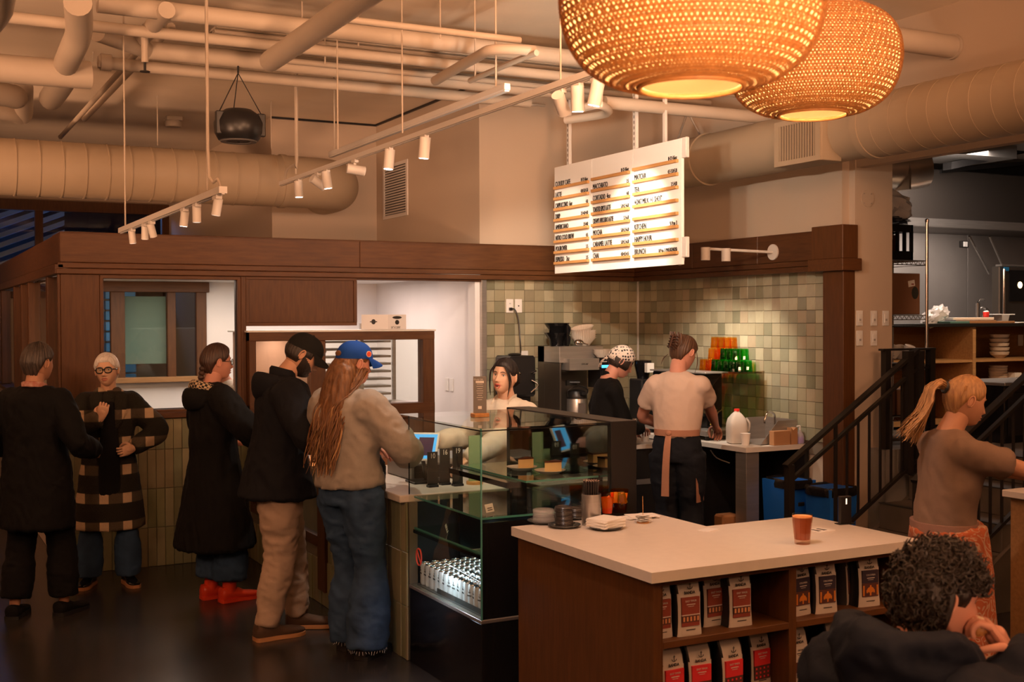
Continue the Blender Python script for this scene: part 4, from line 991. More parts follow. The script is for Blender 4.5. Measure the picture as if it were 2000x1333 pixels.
def make_bag(kind):
    t = thing('coffee_bag', 'x', 'coffee bag', (0, 0, 0), 0, 'printed coffee bags on the island shelves')
    W, D, H_ = .062, .042, .245
    prof = [(0, 1.03, 1.0), (.012, 1.0, 1.05), (.06, .93, 1.0), (.12, .93, .95), (.17, .97, .85), (.205, 1.0, .60), (.230, 1.0, .22), (H_, .99, .08)]
    n = 20
    def ringv(z, fw, fd):
        out = []
        for k in range(n):
            a = 2 * pi * k / n; c_, s_ = cos(a), sin(a)
            e = .38
            out.append((W * fw * math.copysign(abs(c_) ** e, c_), D * fd * math.copysign(abs(s_) ** e, s_), z))
        return out
    vs = []; fs = []; mi = []
    for z, a, b in prof: vs += ringv(z, a, b)
    for i in range(len(prof) - 1):
        for k in range(n): fs.append((i * n + k, i * n + (k + 1) % n, (i + 1) * n + (k + 1) % n, (i + 1) * n + k))
    fs.append(tuple(range(n))[::-1]); fs.append(tuple(range((len(prof) - 1) * n, len(prof) * n)))
    m = MB(); m.add(vs, fs)
    # side gussets black
    for idx, f in enumerate(m.f):
        cx = sum(m.v[i][0] for i in f) / len(f); cy = sum(m.v[i][1] for i in f) / len(f)
        m.m[idx] = 1 if (abs(cx) > W * .84 and abs(cy) < D * .8) else 0
    m.build('bag', [BAGW, BAGB], t)
    yf = -D * 1.04 - .0015
    lab = MB()
    def rect(x0, x1, z0, z1, mi_, y=yf):
        lab.mat(mi_); lab.box(x0, x1, y, y + .012, z0, z1)
    if kind == 'maroon':
        rect(-.042, .042, .04, .155, 0); rect(-.042, .042, .055, .082, 2, yf - .0006); rect(-.042, .042, .083, .087, 3, yf - .0006)
        for k in range(5): rect(-.036 + k * .0165, -.028 + k * .0165, .060, .078, 1, yf - .001)
        mats = [LRED, LORG, LDRK, LWHT]
    elif kind == 'red':
        rect(-.045, .045, .09, .155, 0); rect(-.045, .045, .03, .089, 1)
        for k in range(12): rect(-.038 + (k % 4) * .022, -.030 + (k % 4) * .022, .038 + (k // 4) * .018, .046 + (k // 4) * .018, 0, yf - .0006)
        mats = [LBRT, LDRK]
    elif kind == 'navy':
        rect(-.042, .042, .105, .16, 0); rect(-.042, .042, .045, .104, 1)
        for k in range(5):
            rect(-.04 + k * .018, -.032 + k * .018, .05 + (k % 2) * .012, .095 - (k % 2) * .02, 2, yf - .0006)
        lab.mat(2); lab.ell((0, yf + .001, .075), (.022, .002, .015), 12, 8)
        mats = [LNAV, LDRK, LFIR]
    else:
        rect(-.042, .042, .09, .16, 0); rect(-.042, .042, .045, .09, 1); mats = [LWHT, LDRK]
    lab.build('label', mats, t, 0)
    m = MB(); yt = -.040
    anchor(m, 0, -.0392, .198, .0115); add_text(m, 'BANDA', .0165, (-.029, yt - .001, .168), (1, 0, 0), (0, 0, 1), 'LEFT', .0006, .92, .0003)
    m.obox((0, -.0455, .026), (.022, 0, 0), (0, .0006, 0), (0, 0, .0014)); m.build('print', INK, t, 0)
    m = MB(); add_text(m, {'maroon': 'EAST TIMOR', 'red': 'EAST TIMOR', 'navy': 'COLOMBIA', 'plain': 'DECAF'}[kind], .0105, (0, yf - .0012, .137), (1, 0, 0), (0, 0, 1), 'CENTER', .0004, .9)
    m.obox((0, yf - .0012, .127), (.020, 0, 0), (0, .0006, 0), (0, 0, .0016)).obox((0, yf - .0012, .119), (.014, 0, 0), (0, .0006, 0), (0, 0, .0007)); m.build('label_print', LWHT if kind != 'plain' else INK, t, 0)
    return t
BAGS = {}
def bag(kind, px, py, y, z, rz, label):
    q = at(px, py, 'Y', y)
    if kind not in BAGS: b = make_bag(kind); BAGS[kind] = b
    else: b = copytree(BAGS[kind])
    b.location = (q.x, y + .045, z); b.rotation_euler.z = R_(rz); b['label'] = label
for a in (
    ('maroon', 1293, 1250, 3.84, .613, 3, 'maroon-label coffee bag leftmost on the upper shelf, cut by the frame'),
    ('maroon', 1350, 1240, 3.825, .613, -2, 'maroon-label coffee bag, second from the left on the upper shelf'),
    ('maroon', 1398, 1225, 3.90, .613, 2, 'maroon-label coffee bag set back in shade behind its left neighbour'),
    ('maroon', 1450, 1213, 3.84, .613, -3, 'maroon-label coffee bag beside the empty end of the upper shelf'),
    ('navy', 1567, 1205, 3.86, .613, 6, 'navy and orange coffee bag just right of the shelf divider'),
    ('navy', 1618, 1196, 3.84, .613, -4, 'navy and orange coffee bag in the middle of the right bay'),
    ('navy', 1655, 1190, 3.93, .613, 40, 'coffee bag turned sideways showing its black gusset'),
    ('navy', 1702, 1185, 3.84, .613, -6, 'navy and orange coffee bag beside the curly-haired man'),
    ('red', 1318, 1333, 3.84, .328, 2, 'bright red label coffee bag leftmost on the lower shelf'),
    ('red', 1372, 1333, 3.84, .328, -3, 'bright red label coffee bag second on the lower shelf'),
    ('red', 1434, 1333, 3.83, .328, 3, 'bright red label coffee bag third on the lower shelf'),
    ('red', 1488, 1333, 3.90, .328, 5, 'bright red label coffee bag set back, last in the left lower bay'),
    ('plain', 1562, 1333, 3.86, .328, 4, 'white label coffee bag in the right lower bay'),
    ('plain', 1640, 1333, 3.90, .328, -10, 'white label coffee bag in the right lower bay behind the dark coat')):
    bag(*a)

# things standing on the island
def on(px, py, z=.90): return at(px, py, 'Z', z)
SAUC = mat('dark_saucer', (.05, .055, .06), .25)
def saucer(label, c, r):
    t = thing('saucer', label, 'saucer', (c.x, c.y, .9005))
    MB().lathe([(.002, 0), (r * .6, 0), (r * .9, .006), (r, .013), (r * .99, .0145), (r * .86, .009), (r * .55, .004), (.002, .004)], (0, 0, 0), 36, False).build('dish', SAUC, t); return t
def lid_stack(label, c, n, r, mt, h0=.005, step=.0065, lean=.0):
    for i in range(n):
        t = MB().lathe([(r, 0), (r * 1.03, .0015), (r * 1.0, .003), (r * .93, .0085), (r * .9, .009), (r * .88, .007), (.002, .007)], (0, 0, 0), 24, False)
        o = t.build('cup_lid', mt) if i == 0 else None
        if i == 0: base = o
        else: o = base.copy(); COL.objects.link(o)
        o.location = (c.x + lean * i * .001 + .001 * sin(i * 2.1), c.y + .001 * cos(i * 1.7), .9005 + h0 + i * step)
        tagit(o, label, 'cup lid', label.replace('cup lid', 'cup lids'))
c1 = on(1062, 1022); saucer('dark saucer under the clear cup lids', c1, .080)
lid_stack('clear plastic cup lid in the stack on a dark saucer', c1, 9, .053, mat('clear_lid', (.62, .61, .60), .12, alpha=.28))
c2 = on(1102, 1030); saucer('dark saucer under the tall stack of black cup lids', c2, .078)
lid_stack('black cup lid in the tall stack at the front', c2, 14, .042, mat('black_lid', (.03, .025, .024), .3), lean=-.35)
c3 = on(1124, 1014); saucer('dark saucer half hidden behind the straw holder', c3, .06)
lid_stack('black cup lid in the low stack behind the straw holder', c3, 7, .040, mat('black_lid', (.03, .025, .024), .3))
c = on(1155, 1026)
t = thing('straw_holder', 'brushed steel cylinder full of black straws', 'holder', (c.x, c.y, .9005))
MB().lathe([(.002, .002), (.045, 0), (.046, .002), (.046, .148), (.044, .148), (.044, .01), (.002, .01)], (0, 0, 0), 32, False).build('cylinder', STEEL, t)
rnd = random.Random(4); sc = mat('black_straw', (.025, .018, .016), .4)
k = 0
for ring, nr in ((0, 1), (.011, 6), (.022, 12), (.034, 18)):
    for j in range(nr):
        a = 2 * pi * j / nr + ring * 40; x, y = ring * cos(a), ring * sin(a)
        s = MB().tube([(x * .55, y * .55, .012), (x * 1.05, y * 1.05, .205 + rnd.uniform(0, .008))], .0030, 8)
        o = s.build('straw', sc); o.location = t.location; tagit(o, 'black drinking straw in the steel cylinder', 'straw', 'black straws in the steel cylinder')
        e = MB().lathe([(.0032, 0), (.0032, .0006), (.002, .0006)], (x * 1.05, y * 1.05, .2052 + .006), 8).build('straw_end', mat('straw_end', (.6, .42, .32), .6), o)
# napkins on a dish
c = on(1183, 1034); t = saucer('dark dish under the square white napkins', c, .080)
for i in range(9):
    a = R_(18 + (i * 37 % 11) - 5)
    o = MB().box(-.070, .070, -.062, .062, 0, .0042).build('napkin', PAPER); o.location = (c.x + .001 * (i % 3), c.y, .913 + i * .0044); o.rotation_euler.z = a
    tagit(o, 'white paper napkin in the stack on the dark dish', 'napkin', 'napkins on the dark dish')
for k, (px, py, n, s, l) in enumerate(((1238, 1012, 4, .075, 'pale folded napkins lying loose behind the receipt spike'), )):
    c = on(px, py)
    for i in range(n):
        o = MB().box(-s, s, -.05, .05, 0, .003).build('napkin', PAPER); o.location = (c.x + .012 * i, c.y - .006 * i, .9005 + i * .0033); o.rotation_euler.z = R_(-12 + 14 * (i % 3))
        tagit(o, 'pale napkin in the loose pile beside the receipt spike', 'napkin', 'loose napkins beside the spike')
c = on(1256, 1022)
t = thing('receipt_spike', 'thin spike skewering a few small receipts', 'receipt spike', (c.x, c.y, .9005))
MB().lathe([(.03, 0), (.03, .004), (.004, .006)], (0, 0, 0), 20).tube([(0, 0, .005), (-.002, 0, .128)], .0013, 6).build('spike', OAK, t)
for i in range(6):
    MB().obox((0, 0, .012 + i * .005), Vector((cos(i * .7), sin(i * .7), .03)) * .034, Vector((-sin(i * .7), cos(i * .7), .03)) * .026, (0, 0, .0005)).build('receipt', PAPER, t)
def tumbler(label, c, r0, r1, h, glassm, liquid, lv, z=.9005, rz=0, facets=10, extra=None, up=False):
    t = thing('glass_tumbler', label, 'glass', (c.x, c.y, z), rz)
    n = facets
    MB().lathe([(.001, 0), (r0, 0), (r0 * 1.02, .012), (r1 * .97, h * .75), (r1, h), (r1 * .95, h), (r0 * .93, .016), (.001, .014)], (0, 0, 0), n * 2, False).build('glass_wall', glassm, t, 20)
    if liquid: MB().lathe([(.001, .016), (r0 * .9, .018), (r0 + (r1 - r0) * lv * .93, h * lv), (.001, h * lv)], (0, 0, 0), 24, False).build('drink', liquid, t)
    return t
AMBG = glass_mat('amber_glass', (1, .62, .2))
TEA_ = mat('amber_drink', (.50, .20, .03), .2)
c = on(1186, 1010); tumbler('slim amber glass with lemon beside the straw holder', c, .026, .034, .120, AMBG, TEA_, .8)
MB().obox((c.x, c.y, .985), (.012, 0, .008), (0, .004, 0), (0, 0, .012)).build('x', LORG).name = 'lemon_slice'
tagit(bpy.data.objects['lemon_slice'], 'lemon slice inside the slim amber glass', 'lemon')
c = on(1210, 1001); tumbler('wider amber glass filled with sugar packets', c, .036, .047, .115, AMBG, None, 0)
rnd = random.Random(2)
for i in range(6):
    o = MB().box(-.018, .018, -.0012, .0012, 0, .055).build('sugar_packet', PAPER if i % 2 else mat('green_packet', (.25, .45, .22), .7)); o.location = (c.x + rnd.uniform(-.018, .018), c.y + (i - 2.5) * .008, .945); o.rotation_euler = (rnd.uniform(-.2, .2), rnd.uniform(-.35, .35), rnd.uniform(-.4, .4))
    tagit(o, 'small paper sugar packet standing in the wide amber glass', 'packet', 'sugar packets in the wide amber glass')
# coffee
c = on(1567, 1063)
t = thing('latte_glass', 'faceted glass of milky coffee alone on the island', 'glass', (c.x, c.y, .9005))
MB().lathe([(.001, 0), (.033, 0), (.034, .014), (.0455, .124), (.045, .128), (.043, .128), (.033, .020), (.001, .018)], (0, 0, 0), 10, False).build('glass_wall', glass_mat('rosy_glass', (.95, .80, .70)), t, 20)
MB().lathe([(.001, .019), (.0325, .021), (.042, .116), (.001, .116)], (0, 0, 0), 24, False).build('coffee', mat('milky_coffee', (.30, .095, .040), .3), t)
MB().lathe([(.001, .1165), (.042, .1162), (.0425, .121), (.001, .122)], (0, 0, 0), 24, False).build('foam', mat('coffee_foam', (.78, .38, .11), .6, color2=(.9, .6, .3), nscale=40), t)
c = on(1602, 1037)
t = thing('photo_card', 'white card printed with dark silhouettes lying by the coffee', 'card', (c.x, c.y, .9005), R_(8))
MB().box(-.052, .052, -.045, .045, 0, .003).build('card', PAPER, t)
m = MB()
for x in (-.028, .012): m.ell((x, .02, .0032), (.010, .012, .0006), 12, 6).prism([(x - .012, -.02), (x + .012, -.02), (x + .005, .012), (x - .005, .012)], 'Z', .003, .0038)
m.build('print', INK, t, 0)
c = on(1650, 1024)
t = thing('outlet_stand', 'black upright power stand with a small lit slot', 'power stand', (c.x, c.y, .9005), R_(-8))
MB().box(-.030, .030, -.012, .012, .004, .132, b=.002).build('body', BLACKP, t); MB().box(-.044, .044, -.02, .02, 0, .004).build('foot', BLACKM, t)
MB().box(-.003, .003, -.0135, -.0118, .095, .122).build('slot_light', mat('slot_glow', (1, .9, .8), .5, emit=(1, .8, .6), estr=1.5), t)
c = on(1384, 1036)
t = thing('surface_charger', 'pale square charging pad on the island top', 'charger', (c.x, c.y, .9003), R_(20))
MB().box(-.045, .045, -.03, .03, 0, .0025).build('pad', mat('pale_pad', (.82, .78, .74), .4), t)
# ================================================================== COFFEE COUNTERS ALONG THE TILED CORNER
bc = thing('coffee_counter', 'pale topped coffee bar along the tiled corner with a steel leg', 'counter')
m = MB().prism([(5.58, 6.93), (6.18, 6.93), (6.18, 9.27), (4.66, 9.27), (4.66, 8.62), (5.58, 8.62)], 'Z', .885, .92); m.build('countertop', STONE, bc)
MB().box(5.60, 5.72, 6.95, 7.08, 0, .885, b=.003).build('leg', STEEL, bc)
MB().box(5.70, 6.18, 7.6, 9.2, 0, .88).box(4.68, 5.7, 8.66, 9.25, 0, .88).build('base_cabinet', BLACKP, bc)
MB().box(6.16, 6.20, 6.95, 7.6, .1, .88).build('back_rail', BLACKM, bc)
w2 = thing('work_counter', 'narrow pale worktop where the barista in black pours coffee', 'counter')
MB().box(5.02, 5.40, 7.60, 8.30, .875, .91, b=.003).build('countertop', STONE, w2)
MB().box(5.04, 5.38, 7.62, 8.28, .05, .875).build('cabinet', BLACKP, w2)
MB().box(5.05, 5.37, 7.612, 7.625, .60, .64).build('handle', STEEL, w2)
q = at(1385, 880, 'Y', 7.3)
tagit(MB().tube([at(1388, 880, 'X', 5.62), at(1400, 895, 'X', 5.7), at(1425, 905, 'X', 5.75)], .005, 6, 3).build('cable', PAPER), 'white cable drooping under the coffee bar', 'cable')

# tall brewer at back wall
br = thing('coffee_brewer', 'tall stainless coffee brewer with blue display against green tiles', 'coffee machine')
BX0, BX1, BY0, BY1 = 5.10, 5.545, 8.85, 9.24
MB().box(BX0, BX1, 9.12, BY1, .92, 1.645, b=.004).build('back_column', mat('steel_dark', (.16, .14, .12), .35, metal=.8), br)
MB().box(BX0, BX1, BY0, BY1, 1.50, 1.645, b=.005).build('hopper_top', STEEL, br)
MB().box(BX0, BX0 + .015, BY0, 9.12, .92, 1.50).build('side_panel', mat('steel_dark', (.16, .14, .12), .35, metal=.8), br)
MB().prism([(BY0 - .10, 1.44), (BY0 + .2, 1.44), (BY0 + .2, 1.54), (BY0 - .10, 1.54)], 'X', BX0 + .04, BX0 + .34).build('brew_head', STEEL, br)
m = MB(); add_text(m, 'DECAF', .022, (BX0 + .16, BY0 - .102, 1.485), (1, 0, 0), (0, 0, 1), 'LEFT', .0005, 1); m.build('print', INK, br, 0)
MB().box(BX0 + .345, BX0 + .44, BY0 - .11, BY0 + .1, 1.28, 1.545, b=.003).build('control_panel', BLACKG, br)
MB().box(BX0 + .358, BX0 + .428, BY0 - .1115, BY0 - .11, 1.455, 1.48).build('display', mat('blue_display', (.02, .1, .2), .2, emit=(.08, .5, 1), estr=2.2), br)
m = MB(); add_text(m, 'BREWER', .013, (BX0 + .362, BY0 - .1115, 1.505), (1, 0, 0), (0, 0, 1), 'LEFT', .0004, 1); m.build('print', PAPER, br, 0)
MB().lathe([(.010, 0), (.010, .003)], (BX0 + .375, BY0 - .113, 1.36), 14, axis=(0, 1, 0)).build('button_light', mat('blue_led', (.1, .2, .5), .3, emit=(.25, .45, 1), estr=4), br)
for x in (.375, .412): MB().lathe([(.012, 0), (.012, .003)], (BX0 + x, BY0 - .113, 1.41), 14, axis=(0, 1, 0)).build('button', mat('dark_grey', (.10, .09, .085), .5), br)
MB().tube([(BX0 + .08, BY0 + .02, 1.33), (BX0 + .18, BY0 - .04, 1.33)], .014, 10).box(BX0 + .07, BX0 + .17, BY0 - .005, BY0 + .02, 1.305, 1.35).build('valve', BLACKM, br)
MB().box(BX0, BX1, BY0 - .02, 9.12, .92, .95, b=.003).build('drip_tray', STEEL, br)
ap = thing('coffee_airpot', 'steel airpot with black lid standing inside the brewer', 'airpot', (BX0 + .20, BY0 + .05, .951))
MB().lathe([(.002, 0), (.085, 0), (.088, .01), (.088, .24), (.08, .255)], (0, 0, 0), 28).build('body', STEEL, ap)
MB().lathe([(.09, .235), (.092, .27), (.075, .30), (.03, .315), (.002, .316)], (0, 0, 0), 28).box(-.02, .02, -.13, -.05, .27, .30, b=.004).build('lid', BLACKP, ap)
MB().tube([(-.09, 0, .25), (-.10, -.02, .31), (0, -.03, .345), (.10, -.02, .31), (.09, 0, .25)], .006, 8, 3).build('handle', BLACKP, ap)
MB().box(-.035, .035, -.0895, -.085, .10, .20).build('label', mat('airpot_band', (.12, .10, .09), .4), ap)
# brew baskets stacked (black)
for k in range(2):
    bk = thing('brew_basket', ('black plastic brew basket, lower of two on the brewer', 'black plastic brew basket, upper of two on the brewer')[k], 'brew basket', (BX0 + .055, BY0 + .14, 1.6465 + k * .085))
    MB().lathe([(.002, .002), (.062, 0), (.066, .015), (.072, .060), (.092, .082), (.115, .115), (.109, .117), (.085, .086), (.066, .065), (.06, .01), (.002, .01)], (0, 0, 0), 28, False).build('basket', BLACKG, bk)
    MB().box(.035, .06, -.115, -.06, .0, .10, b=.005).tube([(.05, -.10, .09), (.06, -.12, .07), (.055, -.11, .015)], .010, 8, 3).build('handle', BLACKG, bk)
FILT = mat('filter_paper', (.82, .74, .64), .85)
def filter_stack(label, c, n, r0, r1, h, tilt_last=True, grp=''):
    for i in range(n):
        m = MB(); N_ = 72; vs = []
        for j in range(6):
            t = j / 5; r = r0 + (r1 - r0) * t
            for k in range(N_):
                a = 2 * pi * k / N_; rr = r * (1 + (.045 * t) * (1 if k % 2 else -1)); vs.append((rr * cos(a), rr * sin(a), h * t + .002 * t * (1 if k % 2 else -1)))
        fs = [(j * N_ + k, j * N_ + (k + 1) % N_, (j + 1) * N_ + (k + 1) % N_, (j + 1) * N_ + k) for j in range(5) for k in range(N_)] + [tuple(range(N_))]
        o = m.add(vs, fs).build('coffee_filter', FILT, None, 0) if i == 0 else base.copy()
        if i == 0: base = o
        else: COL.objects.link(o)
        o.location = (c[0] + .002 * sin(i * 3), c[1], c[2] + i * .0155)
        if tilt_last and i >= n - 1: o.rotation_euler = (R_(6), R_(-14), 0); o.location.z += .02; o.scale = (.88, .88, .9)
        tagit(o, label if not (tilt_last and i >= n - 1) else 'topmost tilted fluted paper filter of the big stack', 'coffee filter', grp if not (tilt_last and i >= n - 1) else None)
filter_stack('fluted white paper filter in the big stack on the brewer', (BX0 + .325, BY0 + .14, 1.647), 6, .055, .112, .075, True, 'paper filters stacked on the brewer')
filter_stack('fluted white paper filter in the small stack behind the headscarf', (BX0 + .40, BY0 - .05, 1.546), 3, .045, .080, .040, False, 'paper filters in the small stack')
sl = tagit(MB().ell((0, 0, .03), (.045, .035, .030), 18, 10).tube([(.03, 0, .03), (.08, -.02, .012)], .007, 8).build('coffee_scoop', CHROME), 'round chrome scoop lying on top of the brewer', 'scoop'); sl.location = (BX0 + .20, BY0 + .01, 1.646)
# grinder / dark machine behind the cashier
gr = thing('coffee_grinder', 'black bulk grinder behind the cashier with power cord', 'grinder')
gx0 = 4.62
MB().box(gx0, gx0 + .25, 8.85, 9.15, 1.22, 1.57, b=.02).build('body', BLACKP, gr)
MB().lathe([(.05, 0), (.06, .01), (.04, .02), (.01, .022)], (gx0 + .12, 9.0, 1.57), 20).build('knob', BLACKP, gr)
MB().box(gx0 + .02, gx0 + .22, 8.9, 9.15, .92, 1.22).build('stand', BLACKM, gr)
MB().box(gx0 - .02, gx0 + .30, 8.80, 9.16, .92, .945, b=.004).build('base', BLACKP, gr)
MB().tube([(gx0 + .20, 8.84, 1.36), (gx0 + .24, 8.80, 1.32), (gx0 + .17, 8.80, 1.26)], .008, 8, 3).tube([(gx0 + .20, 8.84, 1.42), (gx0 + .22, 8.80, 1.44)], .01, 8).build('lever', CHROME, gr)
cd_ = tagit(MB().tube([(4.848, 9.262, 1.972), (4.87, 9.235, 1.965), (4.895, 9.22, 1.88), (4.90, 9.2, 1.72), (4.87, 9.13, 1.60), (4.80, 9.02, 1.578)], .006, 8, 5).build('power_cord', BLACKP), 'black cord running from the outlet down to the grinder', 'cord')
for x, l, k in ((4.838, 'white socket plate with a black plug', 0), (4.925, 'white blank cable plate beside the socket', 1)):
    t = thing('outlet_plate', l, 'outlet')
    MB().box(x - .036, x + .036, 9.272, 9.278, 1.94, 2.06, b=.002).build('plate', WHITEP, t)
    if not k:
        MB().box(x - .018, x + .018, 9.269, 9.272, 1.955, 2.045, b=.001).build('socket', WHITEP, t)
        MB().box(x - .012, x + .016, 9.248, 9.27, 1.96, 1.985, b=.003).build('plug', BLACKP, t)
        MB().box(x - .006, x - .003, 9.268, 9.2695, 2.015, 2.027).box(x + .004, x + .007, 9.268, 9.2695, 2.015, 2.027).build('slots', INK, t)
    else: MB().lathe([(.006, 0), (.006, .004)], (x, 9.272, 2.0), 10, axis=(0, -1, 0)).build('jack', BLACKM, t)
t = thing('outlet_plate', 'white plate on the tiles between grinder and brewer', 'outlet')
MB().box(5.05 - .10, 5.05 - .03, 9.272, 9.278, 1.48, 1.60, b=.002).build('plate', WHITEP, t)
t = thing('outlet_plate', 'pair of white switches on the white door panel behind the case', 'switch')
for dx in (0, .075): MB().obox((4.555, 9.9 + dx * 1.4, 1.28), (.004, 0, 0), (0, .035, 0), (0, 0, .058)).build('switch', WHITEP, t)

# pour-over dripper and paper cup
dv = thing('pour_over_dripper', 'glass pour-over dripper with a cone on the work counter', 'dripper')
q = at(1235, 822, 'Y', 7.80); z0 = .912
CG = mat('clear_solid_glass', (.95, .9, .85), .03, trans=.95, ior=1.45)
MB().lathe([(.001, 0), (.045, 0), (.055, .03), (.045, .07), (.022, .095), (.03, .12), (.028, .12), (.02, .097), (.043, .07), (.052, .03), (.04, .004), (.001, .004)], (5.10, 7.75, z0), 24, False).build('server', CG, dv)
MB().lathe([(.018, .12), (.055, .185), (.058, .185), (.022, .118)], (5.10, 7.75, z0), 24, False).build('cone', mat('steel_cone', (.7, .6, .5), .2, metal=.9), dv)
MB().tube([(5.155, 7.75, z0 + .175), (5.19, 7.74, z0 + .17), (5.18, 7.74, z0 + .14), (5.14, 7.75, z0 + .135)], .005, 8, 3).build('handle', BLACKM, dv)
def paper_cup(label, c, r0=.032, r1=.042, h=.10):
    t = thing('paper_cup', label, 'cup', c)
    MB().lathe([(.001, .004), (r0 - .002, .003), (r0, 0), (r1, h - .003), (r1 + .002, h - .001), (r1 + .001, h + .002), (r1 - .002, h), (r0 - .001, .008), (.001, .008)], (0, 0, 0), 28, False).build('cup', mat('cup_white', (.80, .74, .68), .55), t); return t
paper_cup('small white paper cup by the gloved hand on the work counter', (5.27, 7.80, .911), .03, .038, .055)

# espresso machine with glasses stacked on top
em = thing('espresso_machine', 'dark polished espresso machine stacked with coloured glasses', 'espresso machine')
EX0, EX1, EY0, EY1, EZ0, EZ1 = 5.66, 6.14, 7.48, 8.35, .92, 1.44
MB().box(EX0 + .06, 5.93, 7.66, EY1, 1.14, EZ1 - .002, b=.01).build('body', BLACKG, em)
SMK = glass_mat('smoked_glass', (.74, .66, .55))
MB().box(EX0 + .04, 5.93, EY0 + .1, EY1 + .01, EZ1, EZ1 + .012, b=.003).build('top_tray', STEEL, em)
MB().box(5.93, EX1 + .01, EY0 - .04, EY1 + .01, EZ1, EZ1 + .012).build('glass_shelf', SMK, em, 0)
MB().box(EX0 + .12, 5.93, 7.66, EY1, 1.0, 1.14, b=.005).build('rear_body', BLACKG, em)
MB().box(EX0 - .02, EX1, EY0 + .01, EY1, .955, 1.0, b=.005).build('drip_base', STEEL, em)
for x in (EX0 + .02, EX1 - .05):
    for y in (EY0 + .05, EY1 - .05): MB().tube([(x, y, .921), (x, y, .957)], .02, 10).build('foot', BLACKM, em)
MB().box(EX0 + .05, EX0 + .062, EY0 + .06, EY1 - .06, 1.30, 1.36).build('button_strip', mat('display_grey', (.3, .25, .2), .3, emit=(.9, .7, .5), estr=.3), em)
for y in (EY0 + .22, EY0 + .55):
    MB().tube([(EX0 + .09, y, 1.16), (EX0 + .09, y, 1.12)], .034, 18).build('group_head', CHROME, em)
    MB().tube([(EX0 + .09, y, 1.118), (EX0 + .09, y, 1.095)], .036, 18).tube([(EX0 + .05, y, 1.105), (EX0 - .08, y, 1.09)], .013, 10).build('portafilter', BLACKM, em)
YEL = mat('yellow_grip', (.80, .55, .02), .45)
for k, (px0, py0, px1, py1) in enumerate(((1448, 788, 1437, 806), (1455, 808, 1466, 822))):
    pass
for y, dz in ((EY0 - .015, 0), (EY0 + .035, 0)):
    w_ = MB().tube([(EX0 + .10, y, 1.16), (EX0 + .04, y - .03, 1.13), (EX0 + .00, y - .05, 1.0)], .006, 8, 4).build('steam_wand', CHROME, em)
    MB().tube([(EX0 + .035, y - .033, 1.11), (EX0 + .015, y - .045, 1.045)], .0115, 10).build('grip', YEL, em)
# smoked acrylic splash panel behind glasses (brownish glass corner)
gs = thing('splash_screen', 'smoked glass splash screen at the end of the espresso machine', 'splash screen')
MB().prism([(6.17, .95), (6.17, 1.46), (5.76, 1.46), (5.64, 1.34), (5.64, .95)], 'Y', 7.43, 7.438).build('screen', SMK, gs, 0)
AG = glass_mat('amber_tumbler', (1, .72, .30))
GG = glass_mat('green_tumbler', (.22, .82, .32))
def make_tumbler(mt, nm):
    t = thing('glass_tumbler', nm, 'glass')
    m = MB(); m.lathe([(.037, 0), (.0345, .03), (.031, .055), (.0335, .062), (.030, .088), (.0275, .092), (.001, .092), (.001, .084), (.026, .082), (.029, .06), (.033, .03), (.0355, 0)], (0, 0, 0), 12, False)
    m.build('glass_wall', mt, t, 25); return t
proto = {}
def put_tumbler(kind, px, py, Y, label, grp=None):
    q = at(px, py, 'Y', Y)
    return q
rows = {}
base_z = EZ1 + .0125; hh = .0925
# bottom row (upside down), along the machine towards the wall end
layout = []
for k in range(7): layout.append((0, k, 'g' if k < 5 else 'a'))
for k in range(5): layout.append((1, k, 'g' if k < 3 else 'a'))
for k in range(4): layout.append((2, k, 'a'))
n_ = 0
for lvl, k, kd in layout:
    for dep in range(2 if lvl < 2 else 1):
        key = kd
        x = 6.0 + dep * .082; y = EY0 + .045 + k * .080 + lvl * .043
        if lvl == 0 and dep == 0 and k >= 5: pass
        if key not in proto: proto[key] = make_tumbler(AG if kd == 'a' else GG, ''); t = proto[key]
        else: t = copytree(proto[key])
        t.location = (x, y, base_z + lvl * hh)
        n_ += 1
        col = 'amber' if kd == 'a' else 'green'; lv = ('bottom', 'middle', 'top')[lvl]; dp_ = ('front', 'rear')[dep]
        place = 'nearest the end screen' if k == 0 else ('second from the end screen', 'third from the end screen', 'fourth from the end screen', 'fifth from the end screen', 'sixth from the end screen', 'farthest from the end screen')[k - 1]
        tagit(t, '%s upturned tumbler in the %s %s row, %s' % (col, dp_, lv, place) if lvl < 2 else '%s upturned tumbler in the top row, %s' % (col, place), 'glass', 'coloured tumblers on the espresso machine')
# folded yellow cloth
cl = MB()
cl.obox((5.76, 8.02, base_z + .012), (.035, .03, .0), (-.03, .035, .004), (0, .003, .010)).obox((5.765, 8.0, base_z + .03), (.03, .01, .004), (-.02, .03, .0), (0, .004, .008)).obox((5.75, 8.06, base_z + .042), (.02, .03, .002), (-.024, .02, .01), (0, 0, .006))
tagit(cl.build('yellow_cloth', mat('yellow_cloth', (.85, .62, .10), .9)), 'crumpled yellow cloth on the edge of the espresso machine', 'cloth')
# small black grinder left of white-shirt barista
g2 = thing('coffee_grinder', 'small black grinder half hidden behind the white-shirted barista', 'grinder')
MB().box(5.70, 5.86, 8.48, 8.68, .92, 1.36, b=.01).build('body', BLACKP, g2)
MB().lathe([(.05, 0), (.075, .12), (.075, .16), (.02, .165)], (5.78, 8.58, 1.36), 20).build('hopper', BLACKG, g2)
MB().box(5.73, 5.80, 8.44, 8.48, 1.42, 1.50).build('badge', PAPER, g2)
